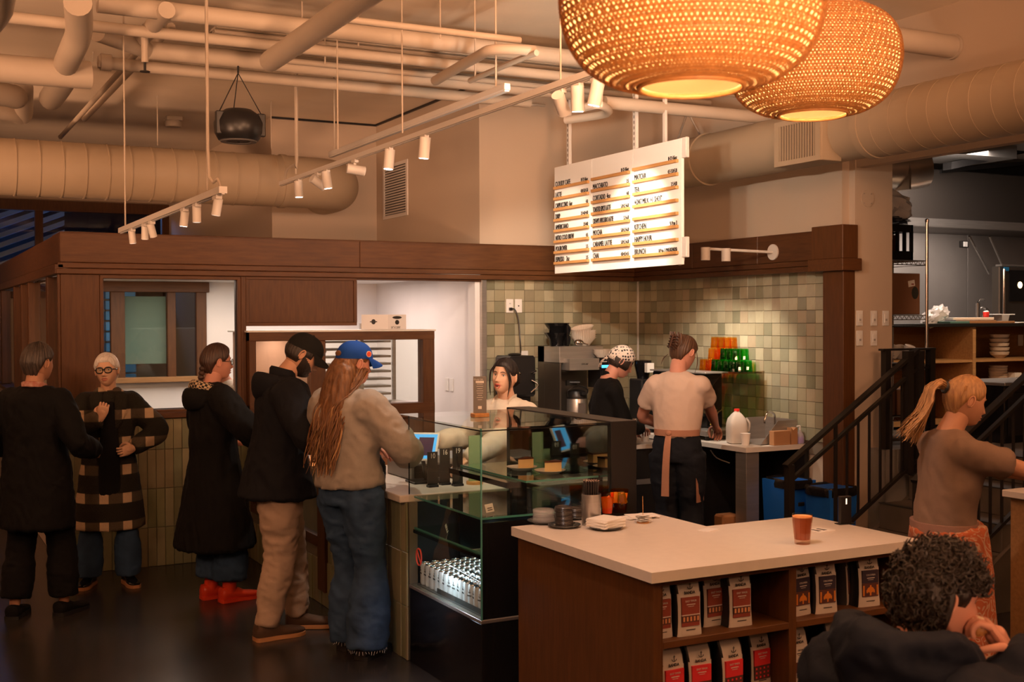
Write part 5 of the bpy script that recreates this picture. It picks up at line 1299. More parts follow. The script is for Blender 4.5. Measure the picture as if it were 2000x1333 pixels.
# milk jug, cup, sink, box, soap
mj = thing('milk_jug', 'gallon milk jug with red cap, half full, on the coffee bar', 'milk jug')
q = at(1437, 868, 'Z', .921); JX, JY = q.x + .05, q.y + .05
JUG = mat('jug_plastic', (.85, .74, .64), .35, trans=.35, ior=1.2); MILK = mat('milk', (.90, .76, .60), .4)
def sq(m, c, prof, e=.5, n=24, rz=0):
    vs = []
    for r, z in prof:
        for k in range(n):
            a = 2 * pi * k / n; x = r * math.copysign(abs(cos(a)) ** e, cos(a)); y = r * math.copysign(abs(sin(a)) ** e, sin(a))
            vs.append((c[0] + x * cos(rz) - y * sin(rz), c[1] + x * sin(rz) + y * cos(rz), c[2] + z))
    M_ = len(prof); fs = [(i * n + k, i * n + (k + 1) % n, (i + 1) * n + (k + 1) % n, (i + 1) * n + k) for i in range(M_ - 1) for k in range(n)]
    fs.append(tuple(range(n))[::-1]); fs.append(tuple(range((M_ - 1) * n, M_ * n))); return m.add(vs, fs)
RZJ = R_(-20)
sq(MB(), (JX, JY, .921), [(.060, 0), (.070, .006), (.074, .02), (.074, .12), (.072, .15), (.062, .19), (.036, .225), (.020, .24), (.019, .25)], .45, rz=RZJ).build('jug', JUG, mj)
sq(MB(), (JX, JY, .9245), [(.062, 0), (.0705, .02), (.0705, .085)], .45, rz=RZJ).build('milk', MILK, mj)
MB().lathe([(.021, 0), (.021, .018), (.018, .02)], (JX, JY, .921 + .245), 20).build('cap', mat('cap_red', (.75, .03, .02), .4), mj)
MB().tube([(JX + .065, JY - .03, .921 + .19), (JX + .085, JY - .045, .921 + .15), (JX + .078, JY - .04, .921 + .09)], .010, 8, 3).build('handle', JUG, mj)
q = at(1456, 870, 'Z', .921); paper_cup('white paper cup in front of the milk jug', (q.x, q.y, .9205), .028, .036, .088)
sk = thing('bar_sink', 'stainless bar sink with high splash guards and swan tap', 'sink')
sx0, sx1, sy0, sy1 = 5.79, 6.15, 7.02, 7.40
for x0_, x1_, y0_, y1_ in ((sx1 - .003, sx1, sy0, sy1), ): MB().box(x0_, x1_, y0_, y1_, .92, 1.10).build('back_guard', STEEL, sk)
MB().prism([(sx0, .922), (sx1, .922), (sx1, 1.10), (sx0 + .17, 1.10)], 'Y', sy0, sy0 + .004).build('side_guard', STEEL, sk)
MB().prism([(sx0, .922), (sx1, .922), (sx1, 1.10), (sx0 + .17, 1.10)], 'Y', sy1 - .004, sy1).build('side_guard', STEEL, sk)
MB().box(sx0, sx1, sy0, sy1, .921, .926).build('basin_rim', STEEL, sk)
tp_ = V(6.10, 7.22, .926)
MB().tube([tp_, tp_ + V(0, 0, .17), tp_ + V(-.02, 0, .215), tp_ + V(-.075, -.01, .225), tp_ + V(-.115, -.02, .18), tp_ + V(-.12, -.02, .14)], .009, 12, 5).build('tap', CHROME, sk)
kb = thing('kraft_box', 'brown kraft boxes lined behind a clear divider beside the sink', 'box')
KR = mat('kraft', (.40, .20, .09), .75)
MB().box(5.86, 6.02, 6.95, 7.005, .921, 1.03, b=.003).build('box', KR, kb)
kb2 = thing('kraft_box', 'second brown kraft box with a scooped flap near the soap', 'box')
MB().prism([(6.03, .921), (6.09, .921), (6.09, 1.045), (6.075, 1.05), (6.05, 1.03), (6.03, 1.05)], 'Y', 6.95, 7.0).build('box', KR, kb2)
so = thing('soap_bottle', 'clear pump bottle of purple soap at the end of the bar', 'bottle')
c = V(6.135, 6.975, .921)
MB().lathe([(.001, 0), (.030, 0), (.034, .01), (.034, .05), (.028, .075), (.012, .095), (.011, .105)], c, 24, False).build('bottle', mat('bottle_clear', (.80, .75, .75), .1, alpha=.35), so)
MB().lathe([(.001, .003), (.031, .006), (.0325, .048), (.001, .050)], c, 24, False).build('soap', mat('purple_soap', (.22, .08, .62), .3, emit=(.1, .03, .4), estr=0), so)
MB().tube([c + V(0, 0, .10), c + V(0, 0, .135)], .008, 10).tube([c + V(0, 0, .135), c + V(-.03, 0, .133)], .006, 8).build('pump', WHITEP, so)
for px, py, l in ((1488, 877, 'flat white card on the bar edge'), (1520, 876, 'pale yellow slip lying on the bar edge')):
    q = V(5.67, 6.96, 0) if px < 1500 else V(5.80, 6.975, 0); tagit(MB().box(q.x - .045, q.x + .045, q.y - .02, q.y + .02, .9205, .923).build('paper_slip', PAPER), l, 'paper')
# small steel pitcher & shelf under hand
q = at(1390, 862, 'Z', .921)
pc = thing('milk_pitcher', 'small clear pitcher on the drip tray beside the jug', 'pitcher', (q.x + .08, q.y + .05, .921))
MB().lathe([(.001, 0), (.022, 0), (.016, .01), (.018, .05), (.026, .085), (.024, .085), (.014, .05), (.001, .012)], (0, 0, 0), 20, False).build('body', CHROME, pc)

# bins under the bar
BLU = mat('bin_blue', (.010, .13, .60), .5); BAGBK = mat('bin_bag', (.012, .012, .013), .22, bump=.8, bscale=14)
for (x0, x1, y0, y1, l, h) in ((5.80, 6.02, 6.70, 6.98, 'slim blue recycling bin with a label under the bar end', .68), (5.72 + .38, 6.11 + .0, 6.60, 6.9, '', 0), (5.86, 6.14, 6.36, 6.62, 'dark blue bin beside the stair post, lined in black', .66)):
    if not l: continue
    t = thing('recycling_bin', l, 'bin')
    MB().loft([((x0 + x1) / 2, (y0 + y1) / 2, 0), ((x0 + x1) / 2, (y0 + y1) / 2, h)], [((x1 - x0) * .6, (y1 - y0) * .6), ((x1 - x0) * .70, (y1 - y0) * .70)], 4, (1, 1, 0)).build('bin_body', BLU, t, 20)
    bm_ = MB(); n = 40; vs = []
    cx, cy = (x0 + x1) / 2, (y0 + y1) / 2; rx, ry = (x1 - x0) * .5 + .012, (y1 - y0) * .5 + .012
    for z, s_ in ((h - .055, 1.0), (h - .03, 1.015), (h, 1.01), (h + .01, .97), (h + .0, .86), (h - .06, .8)):
        for k in range(n):
            a = 2 * pi * k / n; e = .35
            f_ = s_ + .02 * noise.noise(Vector((cos(a) * 4, sin(a) * 4, z * 20)))
            vs.append((cx + rx * f_ * math.copysign(abs(cos(a)) ** e, cos(a)), cy + ry * f_ * math.copysign(abs(sin(a)) ** e, sin(a)), z + .012 * noise.noise(Vector((a * 3, z * 8, 1)))))
    bm_.add(vs, [(i * n + k, i * n + (k + 1) % n, (i + 1) * n + (k + 1) % n, (i + 1) * n + k) for i in range(5) for k in range(n)]); bm_.build('bin_bag', BAGBK, t)
    if 'slim' in l:
        MB().box(cx - .075, cx + .005, y0 - .022, y0 - .016, .40, .425, b=.002).build('label', PAPER, t)
        MB().box(cx - .05, cx + .01, y0 - .024, y0 - .015, .50, .53, b=.004).build('grip_slot', BLACKP, t)
        m = MB(); add_text(m, 'RECYCLE', .014, (cx - .072, y0 - .0225, .408), (1, 0, 0), (0, 0, 1), 'LEFT', .0003, .9); m.build('print', INK, t, 0)
kb = thing('paper_sack', 'brown printed paper sack standing under the bar by the steel leg', 'bag')
MB().box(5.50, 5.66, 7.10, 7.22, 0, .40, b=.015).build('sack', KR, kb)
m = MB(); add_text(m, 'NY', .09, (5.52, 7.098, .20), (1, 0, 0), (0, 0, 1), 'LEFT', .0006, .8); m.build('print', INK, kb, 0)

# plates and blank cover on the wall end
for px, py, l in ((1678, 622, 'upper left'), (1706, 622, 'upper middle'), (1729, 622, 'upper right'), (1678, 661, 'lower left'), (1706, 661, 'lower right')):
    q = at(px, py, 'Y', 6.5); t = thing('switch_plate', '%s white switch plate on the beige wall end' % l, 'switch')
    MB().box(q.x - .032, q.x + .032, 6.493, 6.499, q.z - .056, q.z + .056, b=.002).build('plate', WHITEP, t)
    s = MB().box(q.x - .016, q.x + .016, 6.489, 6.493, q.z - .033, q.z + .033, b=.001).build('switch', WHITEP, t)
    MB().box(q.x - .008, q.x + .008, 6.487, 6.489, q.z - .02, q.z - .004).build('lettering', mat('grey_print', (.35, .33, .31), .6), t)
q = at(1694, 388, 'Y', 6.5)
t = thing('blank_cover', 'round beige blank cover with screws high on the wall end', 'cover plate')
MB().lathe([(.062, 0), (.062, .004)], (q.x, 6.4985, q.z), 36, axis=(0, -1, 0)).build('disc', WALLP, t)
for a in (45, 135, 225, 315): MB().lathe([(.004, 0), (.004, .002)], (q.x + .05 * cos(R_(a)), 6.494, q.z + .05 * sin(R_(a))), 8, axis=(0, -1, 0)).build('screw', STEEL, t)
# ================================================================== RAISED KITCHEN, STAIRS AND RAILINGS
PZ = .92
CONC = mat('stair_concrete', (.11, .09, .075), .7, noise_amt=.3, nscale=4, bump=.1)
GREYF = mat('kitchen_floor', (.22, .21, .20), .5, noise_amt=.2, nscale=3)
struct('floor_kitchen', MB().box(7.15, 13, 2.2, 12, 0, PZ).box(6.36, 7.15, 6.32, 6.49, 0, PZ).box(6.63, 7.15, 6.49, 10, 0, PZ), GREYF, 'raised kitchen floor')
struct('wall_kitchen_back', MB().box(6.6, 13, 10.0, 10.1, PZ, 3.6), mat('kitchen_wall', (.16, .14, .125), .7), 'dark kitchen wall')
struct('wall_kitchen_left', MB().box(6.62, 6.72, 6.74, 10.0, PZ, 3.6), WALLP)
struct('wall_kitchen_right', MB().box(13, 13.1, -4, 12, 0, 4), WALLP)
struct('ceiling_kitchen', MB().box(6.34, 13, 3.5, 10.1, 3.55, 3.65), mat('kitchen_ceiling', (.30, .27, .24), .8), 'low kitchen ceiling')
struct('ceiling_right_hall', MB().box(6.34, 13, -4, 3.5, 3.55, 3.65), CEILP)
st = thing('stairs', 'dark concrete stairs climbing to the raised kitchen', 'stairs')
for k in range(5):
    x = 5.70 + .29 * k
    MB().box(x - .02, 7.15 if k == 4 else x + .31, 5.22, 6.28, PZ / 5 * k + .0, PZ / 5 * (k + 1), b=.006).build('step', CONC, st)
    MB().box(x - .025, x + .02, 5.22, 6.28, PZ / 5 * (k + 1) - .002, PZ / 5 * (k + 1) + .004).build('nosing', mat('nosing_dark', (.03, .03, .03), .6), st)
MB().prism([(5.66, 0), (7.15, .95), (7.15, 0)], 'Y', 6.28, 6.31).build('stringer', CONC, st)
MB().prism([(5.66, 0), (7.15, .95), (7.15, 0)], 'Y', 5.19, 5.22).build('stringer', CONC, st)
RAIL = mat('rail_black', (.025, .022, .02), .4, metal=.4)
def railing(name, label, Y, x0, z0, slope, x1, plat=None, lower=.10, xb=None):
    t = thing(name, label, 'railing')
    d = Vector((1, 0, slope)).normalized()
    L_ = (x1 - x0)
    def bar(xa, xb_, dz, w_, h_, nm):
        a = V(xa, Y, z0 + (xa - x0) * slope + dz); b = V(xb_, Y, z0 + (xb_ - x0) * slope + dz)
        nn = Vector((-slope, 0, 1)).normalized()
        MB().obox((a + b) / 2, (b - a) / 2, (0, w_ / 2, 0), nn * h_ / 2).build(nm, RAIL, t)
    bar(x0 - .03, x1, 0, .055, .022, 'handrail')
    bar(x0 + .02, x1, -.13, .03, .022, 'upper_bar')
    bar(x0 + .33, x1, -.80, .03, .022, 'lower_bar')
    MB().box(x0 - .02, x0 + .03, Y - .025, Y + .025, 0, z0 - .01).build('post', RAIL, t)
    n = int((x1 - x0 - .42) / .105)
    for i in range(n + 1):
        x = x0 + .42 + i * .105; zt = z0 + (x - x0) * slope
        w_ = .012 if i % 6 == 0 and i == 0 else .006
        MB().box(x - w_, x + w_, Y - .008, Y + .008, zt - .80, zt - (.0 if w_ > .01 else .13)).build('baluster', RAIL, t)
    return t
r1 = railing('stair_railing', 'black metal stair railing nearer the tiled wall', 6.25, 5.40, .892, .629, 6.60)
for x in (6.51, 6.615): MB().box(x - .028, x + .028, 6.22, 6.28, .75, 1.64).build('newel_post', RAIL, r1)
r1b = thing('platform_railing', 'black guard rail level with the raised kitchen floor', 'railing')
MB().box(6.37, 6.90, 6.35, 6.40, 1.640, 1.655).build('handrail', RAIL, r1b)
for x in (6.42, 6.70, 6.87): MB().box(x - .025, x + .025, 6.35, 6.40, .90, 1.64).build('post', RAIL, r1b)
MB().box(6.42, 6.87, 6.36, 6.385, 1.50, 1.515).build('bar', RAIL, r1b)
for i in range(5): MB().box(6.74 + i * .027, 6.748 + i * .027, 6.37, 6.38, .92, 1.50).build('baluster', RAIL, r1b)
r2 = railing('stair_railing', 'black metal stair railing behind the server in the brown shirt', 5.20, 5.50, .905, .625, 7.0)

# silver duct and strips under the kitchen ceiling
kd = thing('silver_duct', 'bare silver duct just right of the beige wall end', 'duct')
SILV = mat('galvanised', (.60, .52, .45), .3, metal=.9, noise_amt=.2, nscale=3)
a = at(1742, 332, 'Y', 7.6); b = at(1812, 318, 'Y', 7.0)
MB().tube([(a.x - .7, 7.9, a.z + .05), (a.x, 7.6, a.z + .02), (a.x + .25, 7.5, a.z + .06)], .21, 32, 4).build('tube', SILV, kd)
MB().box(a.x - .02, a.x + .0, 7.38, 7.8, a.z - .19, a.z + .24).box(a.x - .02, a.x, 7.58, 7.62, a.z + .2, 3.55).build('strap', SILV, kd)
cb = thing('ceiling_track', 'dark rails and strips under the kitchen ceiling', 'rail')
for (px0, py0, px1, py1, Y, r) in ((1850, 325, 2010, 290, 8.2, .035), (1835, 335, 2010, 318, 8.6, .02), (1800, 368, 2010, 335, 9.0, .015)):
    a = at(px0, py0, 'Y', Y); b = at(px1, py1, 'Y', Y)
    MB().obox((a + b) / 2, (b - a) / 2, (0, r * 1.5, 0), (0, 0, r)).build('bar', BLACKM, cb)
a = at(1795, 300, 'Y', 8.0); 
MB().box(a.x, a.x + 1.2, 7.9, 8.5, 3.42, 3.54).build('soffit_box', mat('soffit_grey', (.2, .19, .18), .6), cb)

# hood and steel splash
hd = thing('extractor_hood', 'big dark steel extractor hood over the kitchen line', 'hood')
MB().box(8.6, 12.9, 8.6, 9.95, 2.86, 3.38, b=.01).build('canopy', mat('hood_dark', (.10, .085, .075), .4, metal=.6), hd)
MB().box(8.6, 12.9, 8.58, 8.66, 2.80, 2.88).build('lip', STEEL, hd)
sw = thing('steel_backsplash', 'brushed steel wall panels under the hood', 'backsplash')
for x0, x1 in ((8.6, 9.95), (9.96, 11.3), (11.31, 12.9)):
    MB().box(x0, x1, 9.93, 9.97, 1.7, 2.86, b=.002).build('panel', mat('steel_panel', (.34, .31, .29), .42, metal=.35, noise_amt=.2, nscale=2), sw)
MB().box(9.94, 9.97, 9.915, 9.93, 1.7, 2.86).build('joint_strip', CHROME, sw)
for (a, b) in (((1893, 462), (1932, 535)), ((1933, 462), (1958, 520))):
    p = at(a[0], a[1], 'Y', 8.8); q = at(b[0], b[1], 'Y', 8.9)
    tagit(MB().tube([p, q], .012, 8).build('hanging_rod', STEEL), 'slanted steel rod hanging from the hood, %s' % ('left one' if a[0] < 1900 else 'right one'), 'rod')
p = at(1878, 478, 'Y', 8.6)
t = thing('control_box', 'small white control on the hood edge', 'switch'); MB().box(p.x - .06, p.x + .05, 8.552, 8.58, p.z - .035, p.z + .035, b=.004).build('box', BLACKP, t); MB().box(p.x - .03, p.x + .02, 8.54, 8.55, p.z - .025, p.z + .025).build('plate', WHITEP, t)

# serving cabinet with open plywood shelves
KY = 7.4
kc = thing('kitchen_cabinet', 'black topped plywood cabinet with open shelves of bowls', 'cabinet')
MB().box(6.75, 10.0, KY - .03, KY + .62, 1.80, 1.828, b=.002).build('worktop', BLACKP, kc)
xd = at(1900, 700, 'Y', KY).x
for x in (6.78, xd, xd + 1.35): MB().box(x, x + .04, KY, KY + .58, PZ, 1.80, b=.001).build('upright', PLY, kc)
for z in (1.495, 1.27, .96):
    for x0, x1 in ((6.82, xd), (xd + .04, xd + 1.35)):
        MB().box(x0, x1, KY + .005, KY + .58, z - .011, z + .011).build('shelf', PLY, kc)
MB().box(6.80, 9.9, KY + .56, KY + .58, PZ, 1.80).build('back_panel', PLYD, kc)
BOWL = mat('bowl_cream', (.62, .52, .42), .35)
def bowls(px, py, n, r, dz, label, grp, Y=KY + .22, z=1.507):
    x = at(px, py, 'Y', Y).x
    for i in range(n):
        t = MB().lathe([(.001, 0), (r * .5, 0), (r * .55, .008), (r * .9, .03), (r, .055), (r * .985, .057), (r * .87, .033), (.001, .012)], (0, 0, 0), 28, False)
        o = t.build('bowl', BOWL) if i == 0 else base.copy()
        if i == 0: base = o
        else: COL.objects.link(o)
        o.location = (x + .003 * sin(i * 2), Y, z + i * dz); tagit(o, label, 'bowl', grp)
bowls(1952, 690, 5, .088, .040, 'deep cream bowl in the stack on the upper shelf', 'bowls on the upper kitchen shelf')
bowls(1949, 750, 5, .085, .024, 'cream bowl in the stack on the lower shelf', 'bowls on the lower kitchen shelf', z=1.283)
t = thing('white_carton', 'small white printed carton beside the lower bowls', 'box'); x = at(1980, 745, 'Y', KY + .15).x
MB().box(x - .045, x + .045, KY + .1, KY + .2, 1.283, 1.37, b=.002).build('carton', PAPER, t); MB().box(x - .03, x, KY + .098, KY + .1, 1.30, 1.33).build('print', INK, t)
x = at(1880, 690, 'Y', KY + .2).x
for i in range(4): tagit(MB().box(x - .075 + i * .008, x + .075 - i * .004, KY + .12, KY + .26, 1.507 + i * .012, 1.518 + i * .012, b=.001).build('red_packet', mat('packet_red', (.55, .05, .03), .6)), 'flat red packet in the little pile on the plywood shelf', 'packet', 'red packets on the plywood shelf')
for px, py, l in ((1822, 660, 'left'), (1993, 665, 'right')):
    q = at(px, py, 'Y', KY + .555); t = thing('outlet_plate', 'white outlet plate inside the plywood cabinet, %s bay' % l, 'outlet'); MB().box(q.x - .035, q.x + .035, KY + .55, KY + .557, q.z - .055, q.z + .055, b=.002).build('plate', WHITEP, t)
# kitchen worktop clutter
def crumple(c, r, seed, sc=3.5, amp=.28, n=26, m=16):
    mm = MB(); vs = []; mm.ell((0, 0, 0), (1, 1, 1), n, m)
    out = []
    for v in mm.v:
        u = Vector(v); k = 1 + amp * noise.noise(u * sc + Vector((seed, 0, 0))) + amp * .5 * noise.noise(u * sc * 2.6 + Vector((0, seed, 0)))
        out.append((c[0] + u.x * r[0] * k, c[1] + u.y * r[1] * k, c[2] + u.z * r[2] * k))
    mm.v = out; return mm
PLASTIC = mat('clear_plastic_bag', (.72, .68, .66), .18, alpha=.75, bump=.6, bscale=25)
q = at(1832, 612, 'Y', KY + .2)
o = crumple((0, 0, 0), (.15, .09, .075), 3).build('plastic_bag', PLASTIC); o.location = (q.x - .02, KY + .22, 1.828 + .062); o.rotation_euler = (0, R_(-28), 0)
tagit(o, 'crumpled clear plastic bag on the black kitchen worktop', 'plastic bag')
def slab(label, name, px0, px1, z0, z1, y0, y1, mt, cat):
    a = at(px0, 625, 'Y', (y0 + y1) / 2).x; b = at(px1, 625, 'Y', (y0 + y1) / 2).x
    tagit(MB().box(a, b, y0, y1, z0, z1, b=.002).build(name, mt), label, cat)
slab('flat teal box on the kitchen worktop', 'flat_box', 1842, 1880, 1.829, 1.848, KY + .0, KY + .16, mat('teal', (.10, .22, .20), .6), 'box')
slab('thin kraft carton on the kitchen worktop', 'flat_box', 1880, 1932, 1.829, 1.855, KY + .0, KY + .16, KR, 'box')
slab('second kraft carton, flatter, at the right', 'flat_box', 1932, 1968, 1.829, 1.848, KY + .02, KY + .18, KR, 'box')
slab('white paper bundle lying over the flat boxes', 'paper_bundle', 1845, 1925, 1.86, 1.882, KY + .17, KY + .36, PAPER, 'paper')
slab('white tray at the right end of the kitchen worktop', 'tray', 1975, 2040, 1.829, 1.838, KY + .02, KY + .2, PAPER, 'tray')
q = at(1955, 615, 'Y', KY + .28)
t = thing('deli_container', 'clear rectangular plastic container with a lid', 'container')
MB().loft([(q.x, KY + .28, 1.829), (q.x, KY + .28, 1.905)], [(.085, .06), (.105, .075)], 4, (1, 1, 0)).build('tub', mat('frosted_plastic', (.55, .50, .45), .35, alpha=.7), t); MB().box(q.x - .095, q.x + .095, KY + .20, KY + .36, 1.905, 1.913, b=.002).build('lid', WHITEP, t)
q = at(1926, 618, 'Y', KY + .3)
t = thing('red_cup', 'small red and white cup by the plastic container', 'cup', (q.x, KY + .30, 1.883)); MB().lathe([(.001, 0), (.025, 0), (.03, .05), (.001, .05)], (0, 0, 0), 18, False).build('cup', mat('cap_red', (.75, .03, .02), .4), t); MB().ell((0, 0, .05), (.026, .026, .012), 12, 8).build('top', PAPER, t)
q = at(1910, 605, 'Y', 8.95)
t = thing('pot_filler_tap', 'chrome tap against the steel kitchen wall', 'tap', (q.x, 8.95, q.z - .13))
MB().tube([(0, 0, 0), (0, 0, .20)], .022, 12).tube([(0, 0, .12), (.05, -.03, .15), (.10, -.05, .12), (.10, -.05, .08)], .012, 10, 3).tube([(0, 0, .2), (.02, -.01, .24), (.07, -.03, .235)], .010, 8).lathe([(.03, 0), (.03, .02)], (.05, -.03, .05), 12).build('tap', CHROME, t)
MB().tube([(0, 0, -q.z + .13 + 1.75), (0, 0, 0)], .02, 10).build('riser', CHROME, t)
ck = thing('cooking_line', 'steel cooking counter along the kitchen wall', 'counter')
MB().box(8.7, 12.8, 8.9, 9.9, PZ, 1.76, b=.005).build('body', STEEL, ck)
ov = thing('combi_oven', 'dark glass oven with a glowing lamp at the far right', 'oven')
a = at(1952, 520, 'Y', 8.5); b = at(1952, 615, 'Y', 8.5)
MB().box(a.x, a.x + .9, 8.5, 8.60, 1.80, a.z, b=.01).build('body', mat('steel_dark', (.16, .14, .12), .35, metal=.8), ov)
MB().tube([(a.x + .02, 8.46, 1.84), (a.x + .02, 8.46, a.z - .03)], .014, 10).build('handle', CHROME, ov)
MB().box(a.x + .14, a.x + .75, 8.487, 8.50, 2.05, a.z - .04).build('glass_door', BLACKG, ov)
q = at(1993, 557, 'Y', 8.48)
MB().lathe([(.035, 0), (.03, .004)], (q.x, 8.484, q.z), 20, axis=(0, -1, 0)).build('oven_lamp', mat('oven_glow', (1, .7, .4), .5, emit=(1, .62, .30), estr=6), ov)
MB().box(a.x + .05, a.x + .8, 8.51, 8.59, a.z + .002, a.z + .02).build('rack_tray', STEEL, ov)
MB().box(a.x + .05, a.x + .12, 8.48, 8.49, a.z - .05, a.z - .01).build('blue_tape', mat('tape_blue', (.02, .2, .4), .6), ov)

# wire rack behind the wall end
WR = mat('wire_chrome', (.50, .46, .43), .25, metal=1)
wr = thing('wire_rack', 'chrome wire shelving rack behind the beige wall end', 'rack')
RX0, RX1, RY0, RY1 = 6.80, 7.34, 6.85, 7.22
for x in (RX0, RX1):
    for y in (RY0, RY1): MB().tube([(x, y, PZ), (x, y, 2.645)], .0125, 10).lathe([(.016, 0), (.016, .02), (.008, .028)], (x, y, 2.645), 10).build('post', WR, wr)
for z in (1.10, 1.50, 1.90, 2.335):
    m = MB()
    for dz in (0, -.035):
        m.tube([(RX0, RY0, z + dz), (RX1, RY0, z + dz), (RX1, RY1, z + dz), (RX0, RY1, z + dz), (RX0, RY0, z + dz)], .004, 6)
    pts = [(RX0 + (RX1 - RX0) * i / 22, RY0, z - (.035 if i % 2 else 0)) for i in range(23)]
    m.tube(pts, .003, 5)
    for i in range(16): x = RX0 + (RX1 - RX0) * i / 15; m.tube([(x, RY0, z), (x, RY1, z)], .0025, 5)
    m.build('wire_shelf', WR, wr)
bx = thing('cardboard_box', 'large brown cardboard box with a white label on the wire rack', 'box')
MB().box(6.84, 7.30, 6.88, 7.2, 1.906, 2.235, b=.006).build('carton', mat('cardboard', (.22, .105, .055), .8), bx)
q = at(1780, 554, 'Y', 6.88); MB().obox((q.x, 6.8785, q.z), (.035, 0, .006), (0, .001, 0), (-.004, 0, .024)).build('label', PAPER, bx)
MB().box(q.x - .002, q.x + .025, 6.8765, 6.8775, q.z - .012, q.z + .0).build('print', mat('print_red', (.35, .1, .08), .6), bx)
MB().ell((q.x + .04, 6.879, q.z - .075), (.038, .002, .05), 20, 10).build('printed_oval', mat('oval_dark', (.03, .03, .022), .7), bx)
cr = thing('bottle_crate', 'black plastic bottle crate on the upper rack shelf', 'crate')
for x0, x1, y0, y1 in ((6.82, 7.22, 6.88, 6.90), (6.82, 7.22, 7.18, 7.2), (6.82, 6.84, 6.88, 7.2), (7.20, 7.22, 6.88, 7.2)):
    MB().box(x0, x1, y0, y1, 2.341, 2.41).box(x0, x1, y0, y1, 2.56, 2.62).build('rim', BLACKG, cr)
for i in range(6):
    x = 6.83 + i * .076; MB().box(x - .010, x + .010, 6.878, 6.902, 2.40, 2.57).build('rib', BLACKG, cr)
for i in range(3):
    o = MB().lathe([(.001, 0), (.034, 0), (.034, .12), (.013, .17), (.013, .20)], (6.90 + i * .12, 7.0, 2.345), 16).build('bottle', mat('brown_bottle', (.06, .02, .008), .1)); tagit(o, 'dark brown bottle standing in the black crate', 'bottle', 'bottles in the black crate')
o = crumple((0, 0, 0), (.26, .16, .13), 8, 2.5, .25, 32, 20).build('wrapped_bundle', mat('shrink_wrap', (.62, .60, .60), .2, bump=.8, bscale=14)); o.location = (7.05, 7.02, 2.785); o.rotation_euler = (0, R_(14), 0)
tagit(o, 'plastic-wrapped bundle bulging on top of the wire rack', 'bundle')
o = crumple((0, 0, 0), (.20, .13, .035), 12, 3, .35).build('dark_cloth', mat('navy_film', (.035, .04, .06), .25, bump=.5, bscale=20)); o.location = (7.05, 7.0, 2.655)
tagit(o, 'dark crumpled film between crate and wrapped bundle', 'film')
o = crumple((0, 0, 0), (.16, .12, .06), 21, 3, .3).build('plastic_bag', PLASTIC); o.location = (6.95, 7.02, 1.58); tagit(o, 'clear bag of cups on the middle rack shelf', 'plastic bag')
for i, (x, rz) in enumerate(((7.12, .3), (7.20, -.4), (7.27, .1))):
    o = MB().lathe([(.001, 0), (.028, 0), (.042, .10), (.04, .10), (.026, .006), (.001, .004)], (0, 0, 0), 20, False).build('paper_cup', mat('cup_white', (.80, .74, .68), .55)); o.location = (x, 7.0, 1.56); o.rotation_euler = (R_(20), R_(60 * rz), 0)
    tagit(o, 'white paper cup tipped over on the middle rack shelf', 'cup', 'cups lying on the wire rack')
tagit(MB().box(6.84, 7.28, 6.9, 7.18, 1.506, 1.515, b=.002).build('black_tray', BLACKP), 'black tray under the plastic bag on the wire rack', 'tray')
for x0, x1, z, l in ((6.83, 7.05, 1.106, 'small cardboard box on the lowest rack shelf'), (7.07, 7.31, 1.106, 'cardboard box beside the post on the lowest rack shelf')):
    tagit(MB().box(x0, x1, 6.9, 7.18, z, z + .2, b=.004).build('cardboard_box', mat('cardboard', (.22, .105, .055), .8)), l, 'box')
tagit(MB().box(6.85, 7.30, 6.88, 7.18, 1.906 - .10, 1.906 - .10 + .01).build('x', BLACKP), 'black tray hooked below the big carton', 'tray').name = 'black_tray'
# dark equipment and server station at the right
bf = thing('display_fridge', 'black under-counter cabinet behind the server', 'cabinet')
MB().box(7.46, 8.3, 6.2, 6.7, PZ, 1.36, b=.008).build('body', BLACKG, bf)
MB().box(7.44, 8.3, 6.18, 6.72, 1.36, 1.385, b=.003).build('top', STEEL, bf)
MB().box(7.5, 8.25, 6.19, 6.2, .98, 1.30).build('door', BLACKM, bf)
sv = thing('server_station', 'plywood sided station with a pale top beside the server', 'counter')
MB().box(5.0, 6.1, 3.25, 4.17, .965, 1.0, b=.003).build('top', STONE, sv)
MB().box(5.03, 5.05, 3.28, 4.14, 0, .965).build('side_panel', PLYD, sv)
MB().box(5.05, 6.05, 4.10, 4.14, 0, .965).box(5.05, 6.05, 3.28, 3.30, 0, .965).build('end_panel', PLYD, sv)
tr = thing('serving_tray', 'black tray at the server hands on the station', 'tray')
MB().lathe([(.001, 0), (.15, 0), (.165, .018), (.16, .02), (.147, .004), (.001, .004)], (5.22, 3.95, 1.001), 32, False).build('tray', BLACKP, tr)
